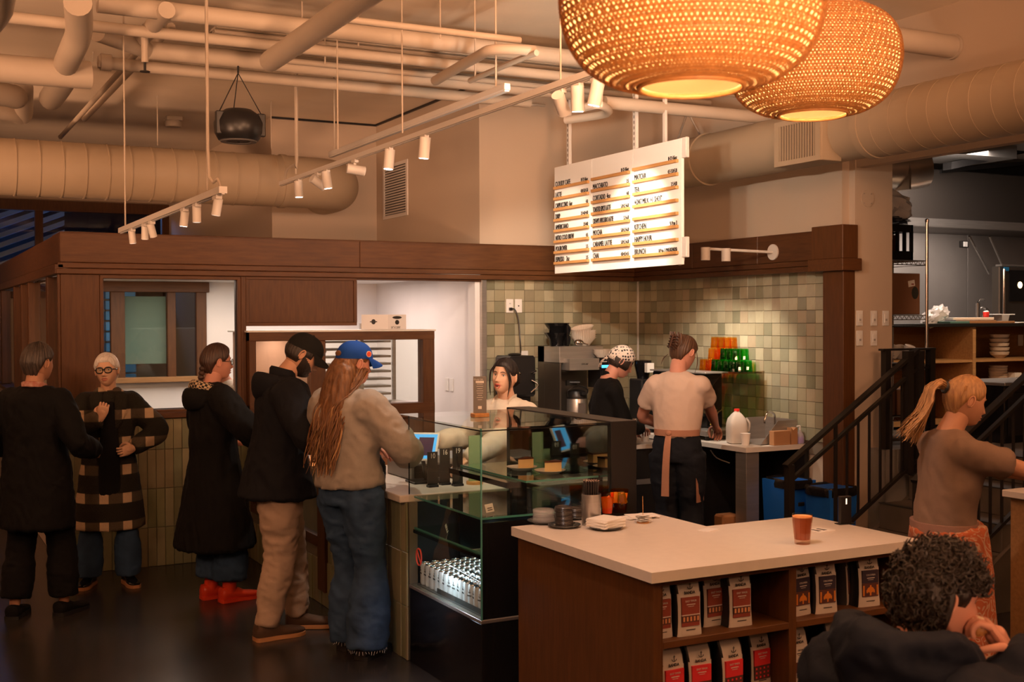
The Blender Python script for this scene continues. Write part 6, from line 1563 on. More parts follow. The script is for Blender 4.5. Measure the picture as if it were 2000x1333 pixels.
# ================================================================== PEOPLE
def remesh(mb, voxel, smooth_it=6, factor=.5, name='x'):
    me = mb.mesh(name + '_src', 0); ob = bpy.data.objects.new('tmp', me); COL.objects.link(ob)
    r = ob.modifiers.new('r', 'REMESH'); r.mode = 'VOXEL'; r.voxel_size = voxel
    s = ob.modifiers.new('s', 'SMOOTH'); s.factor = factor; s.iterations = smooth_it
    dg = bpy.context.evaluated_depsgraph_get(); dg.update()
    me2 = bpy.data.meshes.new_from_object(ob.evaluated_get(dg)); bpy.data.objects.remove(ob, do_unlink=True); bpy.data.meshes.remove(me)
    return me2
def folds(me, amp, fr=(9, 9, 4), seed=0, ridge=True, amp2=0, zmin=None):
    n = len(me.vertices); co = np.empty(n * 3); me.vertices.foreach_get('co', co); no = np.empty(n * 3)
    me.vertices.foreach_get('normal', no); co = co.reshape(-1, 3); no = no.reshape(-1, 3); d = np.empty(n)
    for i in range(n):
        c = co[i]; v = noise.noise(Vector((c[0] * fr[0] + seed, c[1] * fr[1], c[2] * fr[2] + .7 * noise.noise(Vector((c[0] * 5, c[1] * 5, c[2] * 5 + seed))))))
        d[i] = (1 - abs(v) * 2.2) * 1.5 + .8 * (1 - 2.4 * abs(noise.noise(Vector((c[0] * fr[0] * 2.3 + c[2] * 9, c[1] * fr[1] * 2.3, c[2] * fr[2] * 2.6 + seed)))))
        if amp2: d[i] += amp2 * noise.noise(Vector((c[0] * 30, c[1] * 30, c[2] * 30)))
    co += no * (d * amp)[:, None]; me.vertices.foreach_set('co', co.ravel()); me.update()
def finish(me, mats, parent, name, smooth=True):
    me.materials.clear()
    for m in (mats if isinstance(mats, (list, tuple)) else [mats]): me.materials.append(m)
    me.polygons.foreach_set('use_smooth', [True] * len(me.polygons)); me.name = name
    o = bpy.data.objects.new(name, me); COL.objects.link(o); o.parent = parent; return o
def skin(name, c): return mat('skin_' + name, c, .55, noise_amt=.12, nscale=9, bump=.04, bscale=120)
def g2(x, s): return math.exp(-.5 * (x / s) ** 2)
def head_surface(a, t, jaw=1.0, mouth=0.0):
    """a: azimuth from the nose (-pi..pi), t: polar angle from the crown; point in the head frame"""
    dx, dy, dz = sin(a) * sin(t), cos(a) * sin(t), cos(t)
    x = .0755 * math.copysign(abs(dx) ** .92, dx)
    y = (.094 if dy > 0 else .104) * dy
    z = (.117 if dz > 0 else .120) * math.copysign(abs(dz) ** .95, dz)
    if z < 0:
        k = min(1, -z / .12)
        x *= 1 - .26 * k ** 1.7 * jaw
        if y < 0: y *= 1 - .42 * k
        else: y *= 1 + .10 * k
    if y > 0:
        f = min(1, y / .04)
        y = y if y < .07 else .07 + (y - .07) * .72
        nz = (.005 + .020 * max(0, min(1, (.022 - z) / .052))) if z > -.034 else .025 * g2(z + .034, .0065)
        y += f * nz * g2(x, .0085 + .003 * (z < -.02)) * (1 if z < .03 else g2(z - .03, .01))
        for s in (-1, 1):
            y += f * .007 * g2(x - s * .0125, .0055) * g2(z + .036, .006)
            y -= f * .0105 * g2(x - s * .031, .0145) * g2(z - .006, .0105)
            y += f * .0035 * g2(x - s * .043, .016) * g2(z + .022, .013)
            y += f * .004 * g2(x - s * .026, .018) * g2(z - .027, .007)
        y += f * .0075 * g2(x, .019) * g2(z + .0565, .0050)
        y += f * .0085 * g2(x, .016) * g2(z + .0705 + mouth * .008, .0058)
        y -= f * (.005 + mouth * .012) * g2(x, .018) * g2(z + .0635 + mouth * .004, .0022 + mouth * .004)
        y -= f * .003 * g2(x, .018) * g2(z + .082, .006)
        y += f * .017 * g2(x, .024) * g2(z + .100, .017)
        y += f * .006 * g2(x, .05) * g2(z + .072, .03)
    return Vector((x, y, z))
def ik(a, c, l1, l2, pole):
    a, c, pole = Vector(a), Vector(c), Vector(pole); v = c - a; d = min(v.length, (l1 + l2) * .999); u = v.normalized(); c = a + u * d
    x = (l1 * l1 - l2 * l2 + d * d) / (2 * d); hh = sqrt(max(0, l1 * l1 - x * x)); p = pole - u * pole.dot(u); p.normalize()
    return a + u * x + p * hh, c
class Person:
    def __init__(s, label, loc, rz, h=1.7, pelvis=(0, 0, .53), lean=0, leanx=0, twist=0, head=(0, 0, 0), neck_fwd=0, feet=None, legs=True, arms=None, build=1.0, sh=None, hs=1.0, cat='person'):
        s.h = h; s.loc = Vector(loc); s.rz = R_(rz); s.root = thing('person', label, cat, loc, s.rz)
        s.W = Matrix.Translation(s.loc) @ Matrix.Rotation(s.rz, 4, 'Z'); s.WI = s.W.inverted()
        s.b = build; b = build
        P0 = Vector(pelvis) * h; s.pel = P0
        T = Matrix.Rotation(R_(twist), 3, 'Z') @ Matrix.Rotation(R_(leanx), 3, 'Y') @ Matrix.Rotation(R_(-lean), 3, 'X')
        s.T = T
        up = lambda x, y, z: P0 + T @ (Vector((x, y, z)) * h)
        s.up = up
        s.waist = up(0, -.005, .10); s.chest = up(0, .002, .20); s.shc = up(0, -.008, .275); s.neck = up(0, -.012, .305)
        sw = (sh or .090) * (b ** .5)
        s.S = {1: up(sw, -.008, .258), -1: up(-sw, -.008, .258)}
        nb = s.neck + Vector((0, neck_fwd * h, 0)) + T @ Vector((0, .012 * h, .042 * h)) ; s.nb = nb
        hm = Matrix.Rotation(R_(head[0]), 3, 'Z') @ Matrix.Rotation(R_(-head[1]), 3, 'X') @ Matrix.Rotation(R_(head[2]), 3, 'Y')
        hsz = h / 1.72 * hs * .985; s.hsz = hsz
        hc = nb + hm @ Vector((0, .022, .078)) * hsz + Vector((0, 0, .012)); s.hc = hc
        s.HM = Matrix.Translation(hc) @ hm.to_4x4() @ Matrix.Scale(hsz, 4)
        # legs
        s.L = {}
        feet = feet or {1: (.055, 0, 0), -1: (-.055, 0, 0)}
        for k in (1, -1):
            fx, fy, fa = feet[k][:3]; fz = feet[k][3] if len(feet[k]) > 3 else .0
            hip = P0 + Matrix.Rotation(R_(twist * .5), 3, 'Z') @ (Vector((.050 * k, 0, -.015)) * h)
            ank = Vector((fx * h, fy * h, .045 * h + fz))
            fd = Vector((sin(R_(fa)), cos(R_(fa)), 0))
            knee, ank = ik(hip, ank, .2375 * h, .2375 * h, fd * 1 + Vector((0, .02, 0)))
            s.L[k] = (hip, knee, ank, fd)
        s.A = {}
        arms = arms or {}
        for k in (1, -1):
            w_, pole, hd, pn, curl = arms.get(k, (None, None, None, None, None))
            S_ = s.S[k]
            if w_ is None: w_ = S_ + Vector((.035 * k, .03, -.31)) * h
            elif isinstance(w_, Vector): w_ = s.WI @ w_
            else: w_ = Vector(w_) * h
            pole = Vector(pole) if pole else Vector((.3 * k, -1, 0))
            el, wr = ik(S_, w_, .172 * h, .150 * h, pole)
            hd = Vector(hd).normalized() if hd else (wr - el).normalized()
            pn = Vector(pn) if pn else Vector((k, 0, 0))
            s.A[k] = (S_, el, wr, hd, pn, curl if curl is not None else .35)
    # ---- body
    def torso_pts(s, f=1.0, add=0):
        h = s.h; b = s.b
        b = b * .9; return ([s.pel + Vector((0, 0, -.035 * h)), s.pel + Vector((0, 0, .02 * h)), s.waist, s.chest, s.shc, s.neck],
                [(.088 * h * b + add, .062 * h * b + add), (.094 * h * b + add, .068 * h * b + add), (.078 * h * b + add, .056 * h * b + add), (.094 * h * b + add, .065 * h * b + add), (.080 * h * b + add, .055 * h * b + add), (.036 * h + add * .3, .034 * h + add * .3)])
    def sx(s): return s.T @ Vector((1, 0, 0))
    def body(s, mat_, voxel=.012, mouth=0, jaw=1.0, ears=True, hands=True):
        h, b = s.h, s.b; m = MB(); sx = s.sx()
        p, r = s.torso_pts(); m.loft(p, r, 20, sx, 'flat', 3)
        m.loft([s.S[-1], s.shc, s.S[1]], [(.028 * h, .028 * h), (.042 * h, .038 * h), (.028 * h, .028 * h)], 16, (0, 1, 0), 'round', 3)
        m.loft([s.neck - s.T @ Vector((0, 0, .03 * h)), s.neck, s.nb, s.nb.lerp(s.hc, .55)], [.044 * h, .0355 * h, .0325 * h, .034 * h], 16, sx, 'round', 3)
        for k in (1, -1):
            S_, el, wr, hd, pn, curl = s.A[k]
            m.loft([S_, S_.lerp(el, .35), el, el.lerp(wr, .3), wr, wr + hd * .03 * h], [.029 * h * b, .028 * h * b, .0235 * h, .0245 * h * b, .0145 * h, .016 * h], 14, None, 'round', 3)
            hip, kn, an, fd = s.L[k]
            m.loft([hip, hip.lerp(kn, .4), kn, kn.lerp(an, .35), an], [.048 * h * b, .043 * h * b, .030 * h, .031 * h * b, .019 * h], 14, None, 'round', 3)
        me = remesh(m, voxel, 5, .5)
        mb = MB(); mb.v = [tuple(v.co) for v in me.vertices]; mb.f = [tuple(pl.vertices) for pl in me.polygons]; mb.m = [0] * len(mb.f); bpy.data.meshes.remove(me)
        # head grid
        NA, NT = 84, 58; vs = []
        for j in range(1, NT):
            t = pi * j / NT
            for i in range(NA):
                u = 2 * i / NA - 1; a = math.copysign(abs(u) ** 1.35, u) * pi
                vs.append(s.HM @ head_surface(a, t, jaw, mouth))
        vs.append(s.HM @ head_surface(0, 0)); vs.append(s.HM @ head_surface(0, pi)); T_, B_ = len(vs) - 2, len(vs) - 1
        fs = [(j * NA + i, (j + 1) * NA + i, (j + 1) * NA + (i + 1) % NA, j * NA + (i + 1) % NA) for j in range(NT - 2) for i in range(NA)]
        fs += [(T_, i, (i + 1) % NA) for i in range(NA)] + [(B_, (NT - 2) * NA + (i + 1) % NA, (NT - 2) * NA + i) for i in range(NA)]
        mb.add(vs, fs)
        if ears:
            st = len(mb.v)
            for k in (1, -1):
                Mr = Matrix.Rotation(R_(-18 * k), 3, 'Z') @ Matrix.Rotation(R_(-8), 3, 'X')
                mb.ell((.077 * k, -.012, -.004), (.007, .016, .029), 14, 10, Mr)
                mb.tube([Vector((.080 * k, -.012, -.004)) + Mr @ Vector((.004 * k, .0135 * cos(q), .027 * sin(q))) for q in [R_(x) for x in range(-60, 260, 32)]], .0042, 7, 2)
            mb.v[st:] = [tuple(s.HM @ Vector(v)) for v in mb.v[st:]]
        if hands:
            for k in (1, -1): s.hand(mb, k)
        # one welded skin object
        o = mb.build('body', mat_, s.root, 60); s.bodyo = o; return o
    def hand(s, mb, k):
        S_, el, wr, hd, pn, curl = s.A[k]; h = s.h / 1.72
        n = (pn - hd * pn.dot(hd)).normalized(); side = hd.cross(n)  # n: back of hand
        if side.dot(Vector((0, 0, 1))) < -.2 and False: side = -side
        mb.loft([wr - hd * .01, wr + hd * .025 * h, wr + hd * .06 * h, wr + hd * .088 * h], [(.024 * h, .018 * h), (.034 * h, .016 * h), (.040 * h, .0145 * h), (.037 * h, .011 * h)], 14, side, 'round', 3)
        ls = (.068, .076, .071, .056); c = curl
        for i in range(4):
            off = (-1.5 + i) * .0185 * h * (1 if k > 0 else -1)
            p = wr + hd * .082 * h + side * off; d = (hd + side * off * 1.5).normalized(); L = ls[i] * h; pts = [p]
            for seg, (fr, an) in enumerate(((.45, .45), (.32, .9), (.23, .7))):
                ang = c * an * 1.5; d = (Matrix.Rotation(-ang, 3, side) @ d) if (side.cross(d)).dot(n) > -2 else d
                # bend toward the palm (-n)
                if d.dot(n) > 0 and seg == 0: d = (d - n * d.dot(n) * 2).normalized()
                p = p + d * L * fr; pts.append(p)
            mb.tube(pts, [.0088 * h, .0082 * h, .0076 * h, .0062 * h], 8, 2, 'round')
        ts = -side * (1 if k > 0 else -1)
        p = wr + hd * .022 * h + ts * .024 * h
        mb.tube([p, p + (hd * .6 + ts * .7 - n * .3).normalized() * .038 * h, p + (hd * .9 + ts * .45 - n * (.4 + c)).normalized() * .066 * h, p + (hd * 1.1 + ts * .15 - n * (.5 + c * 1.4)).normalized() * .085 * h], [.0115 * h, .0105 * h, .0095 * h, .0075 * h], 8, 2, 'round')
    # ---- face bits
    def hp(s, x, z, out=0.0):
        """a point on the face at head-frame x,z"""
        best = None
        a = math.asin(max(-.99, min(.99, x / .078)))
        lo = None
        for j in range(60):
            t = pi * (j + 1) / 61; p = head_surface(a, t)
            d = abs(p.z - z)
            if best is None or d < best[0]: best = (d, p)
        p = best[1]; return Vector((x, p.y + out, z))
    def face(s, brow=(.05, .03, .02), lip=(.45, .16, .12), iris=(.03, .02, .015), mouth=0, glasses=None, closed=False, lashes=True):
        E = MB(); I = MB(); B = MB(); Lp = MB(); G = MB()
        for k in (1, -1):
            c = s.hp(.031 * k, .006); c = Vector((c.x, c.y - .0065, c.z))
            if not closed:
                E.ell(c, (.0125, .0118, .0100), 14, 10); I.ell(c + Vector((0, .0095, 0)), (.0052, .003, .0055), 10, 6)
            B.tube([s.hp(k * x, z, .0015) for x, z in ((.013, .024), (.024, .029), (.036, .029), (.047, .022))], [.0016, .0028, .0026, .0012], 6, 2)
            if lashes: B.tube([s.hp(k * x, z, .0028) for x, z in ((.019, .008), (.026, .0135), (.034, .0135), (.043, .007))], .0012, 5, 2)
        Lp.tube([s.hp(x, z, -.001) for x, z in ((-.022, -.0625), (-.011, -.057), (0, -.0585), (.011, -.057), (.022, -.0625))], [.0015, .0040, .0042, .0040, .0015], 8, 2)
        lo = -.0705 - mouth * .012
        Lp.tube([s.hp(x, z, -.0015) for x, z in ((-.021, -.0645), (-.011, lo), (0, lo - .001), (.011, lo), (.021, -.0645))], [.0015, .0045, .0050, .0045, .0015], 8, 2)
        def put(m, nm, mt):
            if m.v: m.xf(s.HM).build(nm, mt, s.bodyo)
        put(E, 'eye_white', mat('eye_white', (.75, .72, .68), .3)); put(I, 'iris', mat('iris_%d' % int(iris[0] * 100), iris, .2)); put(B, 'eyebrow', mat('brow_%d' % int(brow[0] * 100), brow, .8)); put(Lp, 'lips', mat('lips_%d' % int(lip[0] * 100), lip, .45))
        if mouth: MB().ell(s.hp(0, -.0645 - mouth * .004, -.004), (.013, .004, .005 * mouth + .002), 12, 8).xf(s.HM).build('open_mouth', mat('mouth_dark', (.12, .02, .02), .6), s.bodyo)
        if glasses:
            for k in (1, -1):
                c = s.hp(.031 * k, .003, .0); c.y = .098
                ring = [c + Vector((glasses[0] * math.copysign(abs(cos(a)) ** .8, cos(a)), -.006 * abs(cos(a)) * (1 if k * cos(a) > 0 else 0), glasses[1] * math.copysign(abs(sin(a)) ** .8, sin(a)))) for a in [2 * pi * i / 20 for i in range(21)]]
                G.tube(ring, glasses[2], 8)
                G.tube([c + Vector((glasses[0] * k, -.004, .006)), Vector((.079 * k, .05, .008)), Vector((.080 * k, -.01, .006)), Vector((.077 * k, -.03, -.01))], glasses[2] * .9, 6, 2)
            G.tube([Vector((-.012, .102, .006)), Vector((0, .105, .008)), Vector((.012, .102, .006))], glasses[2], 6, 2)
            o = G.xf(s.HM).build('glasses', mat('glasses_black', (.01, .01, .01), .2), s.root)
            Ln = MB()
            for k in (1, -1): Ln.ell(Vector((.031 * k, .0985, .003)), (glasses[0], .0012, glasses[1]), 18, 6)
            Ln.xf(s.HM).build('lenses', GLASS, o, 0)
    def hair_cap(s, col, thick=.012, line=None, groove=.0025, seed=0, name='hair', top=1.0, freq=34):
        """hair following the skull: line(a) gives the hairline height for azimuth a"""
        line = line or (lambda a: .066 if abs(a) < .5 else (.066 - (abs(a) - .5) * .075 if abs(a) < 1.25 else (.010 if abs(a) < 1.75 else max(-.085, .010 - (abs(a) - 1.75) * .13))))
        NA, NT = 120, 54; vs = {}; m = MB(); grid = []
        for j in range(NT):
            t = pi * (j + .02) / NT * .92; row = []
            for i in range(NA):
                a = -pi + 2 * pi * i / NA; p = head_surface(a, t); n = Vector((p.x / .0755 ** 2, p.y / .1 ** 2, p.z / .118 ** 2)).normalized()
                e = p.z - line(a); k = max(0, min(1, e / .022)); k = k ** .5
                g = groove * (noise.noise(Vector((a * freq / 6, seed, p.z * 6))) * 2 + sin(a * freq + 3 * noise.noise(Vector((a * 2, p.z * 12, seed)))))
                row.append((p + n * ((thick * (1 + (top - 1) * max(0, p.z / .117)) + g) * k + .0005), e))
            grid.append(row)
        vv = [x[0] for r in grid for x in r]; fs = []
        for j in range(NT - 1):
            for i in range(NA):
                i2 = (i + 1) % NA
                if min(grid[j][i][1], grid[j][i2][1], grid[j + 1][i][1], grid[j + 1][i2][1]) > -.006: fs.append((j * NA + i, (j + 1) * NA + i, (j + 1) * NA + i2, j * NA + i2))
        fs.append(tuple(range(NA)))
        m.add(vv, fs); m.xf(s.HM)
        me = m.mesh(name, 80); bm = bmesh.new(); bm.from_mesh(me); bmesh.ops.delete(bm, geom=[v for v in bm.verts if not v.link_faces], context='VERTS'); bm.to_mesh(me); bm.free()
        o = link(name, me, col, s.root); return o
    def locks(s, paths, col, name='hair_locks', n=6, space='head'):
        m = MB()
        for pts, r in paths:
            k = len(pts); m.loft(pts, [(r * w_, r * .55 * w_) for w_ in [(.55, 1, 1, .9, .7, .45, .2)[min(6, int(6 * i / (k - 1)))] for i in range(k)]], n, None, 'flat', 2)
        if space == 'head': m.xf(s.HM)
        return m.build(name, col, s.root, 80)
    def baseball_cap(s, col, brim_col=None, emblem=None):
        t = MB(); NA = 40
        prof = []
        vs = []; rows = 14
        for j in range(rows):
            tt = pi * .5 * (j / (rows - 1)) ; z = .028 + .098 * cos(tt); k = sin(tt) ** .8
            for i in range(NA):
                a = 2 * pi * i / NA; seam = .0012 * abs(sin(a * 3))
                vs.append(((.087 - seam) * k * cos(a), ((.108 if sin(a) > 0 else .112) - seam) * k * sin(a), z + (.012 * sin(a) if j == rows - 1 else 0)))
        fs = [(j * NA + i, (j + 1) * NA + i, (j + 1) * NA + (i + 1) % NA, j * NA + (i + 1) % NA) for j in range(rows - 1) for i in range(NA)]
        t.add(vs, fs).ell((0, 0, .127), (.007, .007, .004), 10, 6)
        cap = t.xf(s.HM).build('cap', col, s.root)
        b = MB(); vs = []
        N1, N2 = 7, 18
        for j in range(N1):
            f = j / (N1 - 1)
            for i in range(N2):
                a = pi * (.12 + .76 * i / (N2 - 1)); R1 = Vector((.086 * cos(a), .106 * sin(a), .038)); R2 = Vector((.080 * cos(a) , .106 * sin(a) + .075 * sin(a) ** .6, .030 - .012 * abs(cos(a)) ** 2))
                p = R1.lerp(R2, f); p.z -= .016 * f * f + .022 * f * cos(a) ** 2; vs.append(p)
        n = len(vs); vs2 = [v - Vector((0, 0, .0035)) for v in vs]
        fs = [(j * N2 + i, (j + 1) * N2 + i, (j + 1) * N2 + i + 1, j * N2 + i + 1) for j in range(N1 - 1) for i in range(N2 - 1)]
        fs2 = [tuple(x + n for x in f[::-1]) for f in fs]
        rim = [j * N2 for j in range(N1)] + [(N1 - 1) * N2 + i for i in range(1, N2)] + [j * N2 + N2 - 1 for j in range(N1 - 2, -1, -1)]
        fs3 = [(rim[i], rim[i + 1], rim[i + 1] + n, rim[i] + n) for i in range(len(rim) - 1)]
        b.add(vs + vs2, fs + fs2 + fs3); b.xf(s.HM).build('brim', brim_col or col, cap)
        return cap
    # ---- garments
    def top(s, mat_, name='jacket', add=.012, sleeve=1.0, hem=-.03, collar=True, voxel=.013, fold=.004, fr=(9, 9, 5), flare=0, sleeve_r=1.0, seed=0, neck_add=.006, hemr=None, smooth=5):
        h, b = s.h, s.b; m = MB(); sx = s.sx()
        hp_ = s.pel + (s.T @ Vector((0, 0, hem * h)) if hem > -.06 else Vector((0, 0, hem * h)))
        pts = [hp_]; rad = [((hemr or .098) * h * b + add + flare, (hemr or .098) * .85 * h * b + add + flare)]
        if hem < -.08: pts.append(s.pel + Vector((0, 0, .0))); rad.append((.100 * h * b + add, .074 * h * b + add))
        pts += [s.waist, s.chest, s.shc, s.neck + s.T @ Vector((0, 0, .004))]
        rad += [(.088 * h * b + add, .064 * h * b + add), (.097 * h * b + add, .069 * h * b + add), (.083 * h * b + add, .058 * h * b + add), (.043 * h + neck_add, .042 * h + neck_add)]
        m.loft(pts, rad, 28, sx, 'flat', 4)
        m.loft([s.S[-1], s.shc, s.S[1]], [(.030 * h + add * .6, .030 * h + add * .6), (.046 * h + add * .5, .042 * h + add * .5), (.030 * h + add * .6, .030 * h + add * .6)], 16, (0, 1, 0), 'round', 3)
        for k in (1, -1):
            S_, el, wr, hd, pn, curl = s.A[k]; q = sleeve_r
            if sleeve >= 1: P_ = [S_, S_.lerp(el, .4), el, el.lerp(wr, .5), wr]; R = [(.032 * h * b + add) * q, (.031 * h * b + add) * q, (.027 * h + add) * q, (.025 * h + add) * q, (.020 * h + add * .8) * q]
            else: e = S_.lerp(el, sleeve); P_ = [S_, S_.lerp(e, .5), e]; R = [(.032 * h * b + add) * q, (.033 * h * b + add) * q, (.034 * h * b + add) * q]
            m.loft(P_, R, 16, None, 'flat', 4)
            m.ell(S_, (R[0], R[0], R[0]), 14, 10)
        me = remesh(m, voxel, smooth, .5); 
        if fold: folds(me, fold, fr, seed)
        o = finish(me, mat_, s.root, name); s.topo = o; return o
    def collar_ring(s, mat_, r=.052, up=.02, th=.012, name='collar', parent=None, fwd=.0, tall=.03):
        h = s.h; c = s.neck + s.T @ Vector((0, fwd, up)); m = MB(); N_ = 28
        x = s.sx(); y = s.T @ Vector((0, 1, 0)); z = s.T @ Vector((0, 0, 1)); vs = []
        prof = [(0, -tall * .6), (th, -tall * .5), (th * 1.1, tall * .4), (th * .5, tall * .6), (-.002, tall * .5), (-.004, -tall * .4)]
        for i in range(N_):
            a = 2 * pi * i / N_
            for pr, pz in prof:
                rr = r + pr + .003 * sin(3 * a); vs.append(c + x * (rr * cos(a)) + y * (rr * sin(a)) + z * (pz - .012 * sin(a)))
        M_ = len(prof); fs = [(i * M_ + j, ((i + 1) % N_) * M_ + j, ((i + 1) % N_) * M_ + (j + 1) % M_, i * M_ + (j + 1) % M_) for i in range(N_) for j in range(M_)]
        return m.add(vs, fs).build(name, mat_, parent or s.root, 60)
    def trousers(s, mat_, name='trousers', add=.010, cuff=.0, rk=1.0, ra=1.0, voxel=.012, fold=.005, hip_top=.045, seed=0, end=.02, fr=(8, 8, 11)):
        h, b = s.h, s.b; m = MB(); sx = Matrix.Rotation(0, 3, 'Z') @ Vector((1, 0, 0))
        m.loft([s.pel + Vector((0, 0, hip_top * h)), s.pel, s.pel + Vector((0, 0, -.045 * h))], [(.077 * h * b + add, .055 * h * b + add), (.094 * h * b + add, .069 * h * b + add), (.088 * h * b + add, .066 * h * b + add)], 24, s.sx(), 'flat', 3)
        for k in (1, -1):
            hip, kn, an, fd = s.L[k]; e = an + (kn - an).normalized() * (-end)
            m.loft([hip, hip.lerp(kn, .45), kn, kn.lerp(an, .5), e], [.058 * h * b + add, .052 * h * b + add, (.036 * h + add) * rk, (.034 * h + add) * (rk + ra) / 2, (.024 * h + add) * ra], 18, None, 'flat', 4)
        me = remesh(m, voxel, 4, .5)
        if fold: folds(me, fold, fr, seed + 5)
        return finish(me, mat_, s.root, name)
    def shoes(s, mat_, sole_mat, L=.275, W=.048, H=.075, name='shoe', tall=0, boots=False):
        h = s.h / 1.72
        for k in (1, -1):
            hip, kn, an, fd = s.L[k]; sd = Vector((fd.y, -fd.x, 0)); base = Vector((an.x, an.y, an.z - .045 * s.h)) - fd * .068 * h
            m = MB(); N_ = 18; vs = []; secs = [(0, .6, .72), (.03, .85, .98), (.10, .92, 1.0), (.22, .93, .95), (.36, .86, .88), (.50, .92, .66), (.66, 1.06, .52), (.80, 1.05, .45), (.92, .82, .37), (.985, .45, .26)]
            for t_, w_, h_ in secs:
                for i in range(N_):
                    a = 2 * pi * i / N_; x = W * h * w_ * math.copysign(abs(cos(a)) ** .8, cos(a)); z = H * h * h_ * (sin(a) * .5 + .5) if sin(a) > 0 else H * h * h_ * .5 * (1 + max(sin(a) * 1.6, -1) * .86)
                    vs.append(base + fd * (L * h * t_) + sd * x + Vector((0, 0, .018 + z)))
            M_ = len(secs); fs = [(j * N_ + i, j * N_ + (i + 1) % N_, (j + 1) * N_ + (i + 1) % N_, (j + 1) * N_ + i) for j in range(M_ - 1) for i in range(N_)] + [tuple(range(N_)), tuple(range((M_ - 1) * N_, M_ * N_))]
            m.add(vs, fs)
            if tall: m.loft([an + Vector((0, 0, -.02)), an + (kn - an).normalized() * tall * .6, an + (kn - an).normalized() * tall], [.046 * h, .047 * h, .052 * h], 16, None, 'flat', 2)
            o = m.build(name, mat_, s.root, 50)
            q = MB(); poly = []
            for t_, w_, h_ in secs: poly.append(base + fd * (L * h * (t_ * 1.01 - .003)) + sd * (W * h * w_ * 1.06))
            for t_, w_, h_ in secs[::-1]: poly.append(base + fd * (L * h * (t_ * 1.01 - .003)) - sd * (W * h * w_ * 1.06))
            n = len(poly); vs = [p + Vector((0, 0, .001)) for p in poly] + [p + Vector((0, 0, .024)) for p in poly]
            q.add(vs, [tuple(range(n)), tuple(range(n, 2 * n))] + [(i, (i + 1) % n, n + (i + 1) % n, n + i) for i in range(n)])
            q.build('sole', sole_mat, o)
def hairmat(name, c, c2): return mat('hair_' + name, c, .42, color2=c2, nscale=5, stretch=(16, 16, 1.2), bump=.35, bscale=22, spec=.6)
def cloth(name, c, rough=.85, **k):
    return mat('cloth_' + name, c, rough, noise_amt=k.get('n', .15), nscale=k.get('s', 6), bump=.75, bscale=9, spec=.25)
def front_locks(hp, seed, count, col_r, fn):
    rnd = random.Random(seed); out = []
    for i in range(count): out.append(fn(rnd, i / max(1, count - 1)))
    return out
SK1 = skin('fair', (.56, .30, .19)); SK2 = skin('tan', (.50, .25, .15)); SK3 = skin('rosy', (.60, .28, .20)); SK4 = skin('light', (.70, .42, .28))
NAVY = cloth('navy_black', (.008, .009, .013), b=.2); BLK = cloth('black', (.0045, .0045, .005), b=.2)
DENIM = cloth('denim', (.040, .082, .165), s=9, n=.45, b=.3); DENIMD = cloth('dark_denim', (.014, .018, .028), s=9, n=.3)
SOLE = mat('sole_tan', (.42, .20, .09), .6); SOLEK = mat('sole_black', (.01, .01, .01), .6)
# ---------------- man at the far left, seen from behind
p = Person('person in black at the far left, back turned, with a red scarf', (.80, 8.03, 0), -38, 1.74, head=(-12, 2, 0), build=1.12, feet={1: (.075, .05, 10), -1: (-.075, -.03, -15)}, arms={1: ((.16, .12, .60), None, None, None, .6), -1: ((-.15, .10, .60), None, None, None, .6)})
p.body(SK2, .014); p.face(brow=(.06, .05, .04)); p.hair_cap(hairmat('grey_brown', (.075, .055, .042), (.030, .022, .018)), .016, groove=.003)
p.top(BLK, 'coat', .022, hem=-.20, flare=.02, fold=.006, seed=2); p.trousers(BLK, add=.02, ra=1.4, end=-.05)
p.collar_ring(mat('red_scarf', (.42, .12, .08), .9, color2=(.55, .35, .28), nscale=40), .055, .022, .020, 'scarf'); p.shoes(BLK, SOLEK)
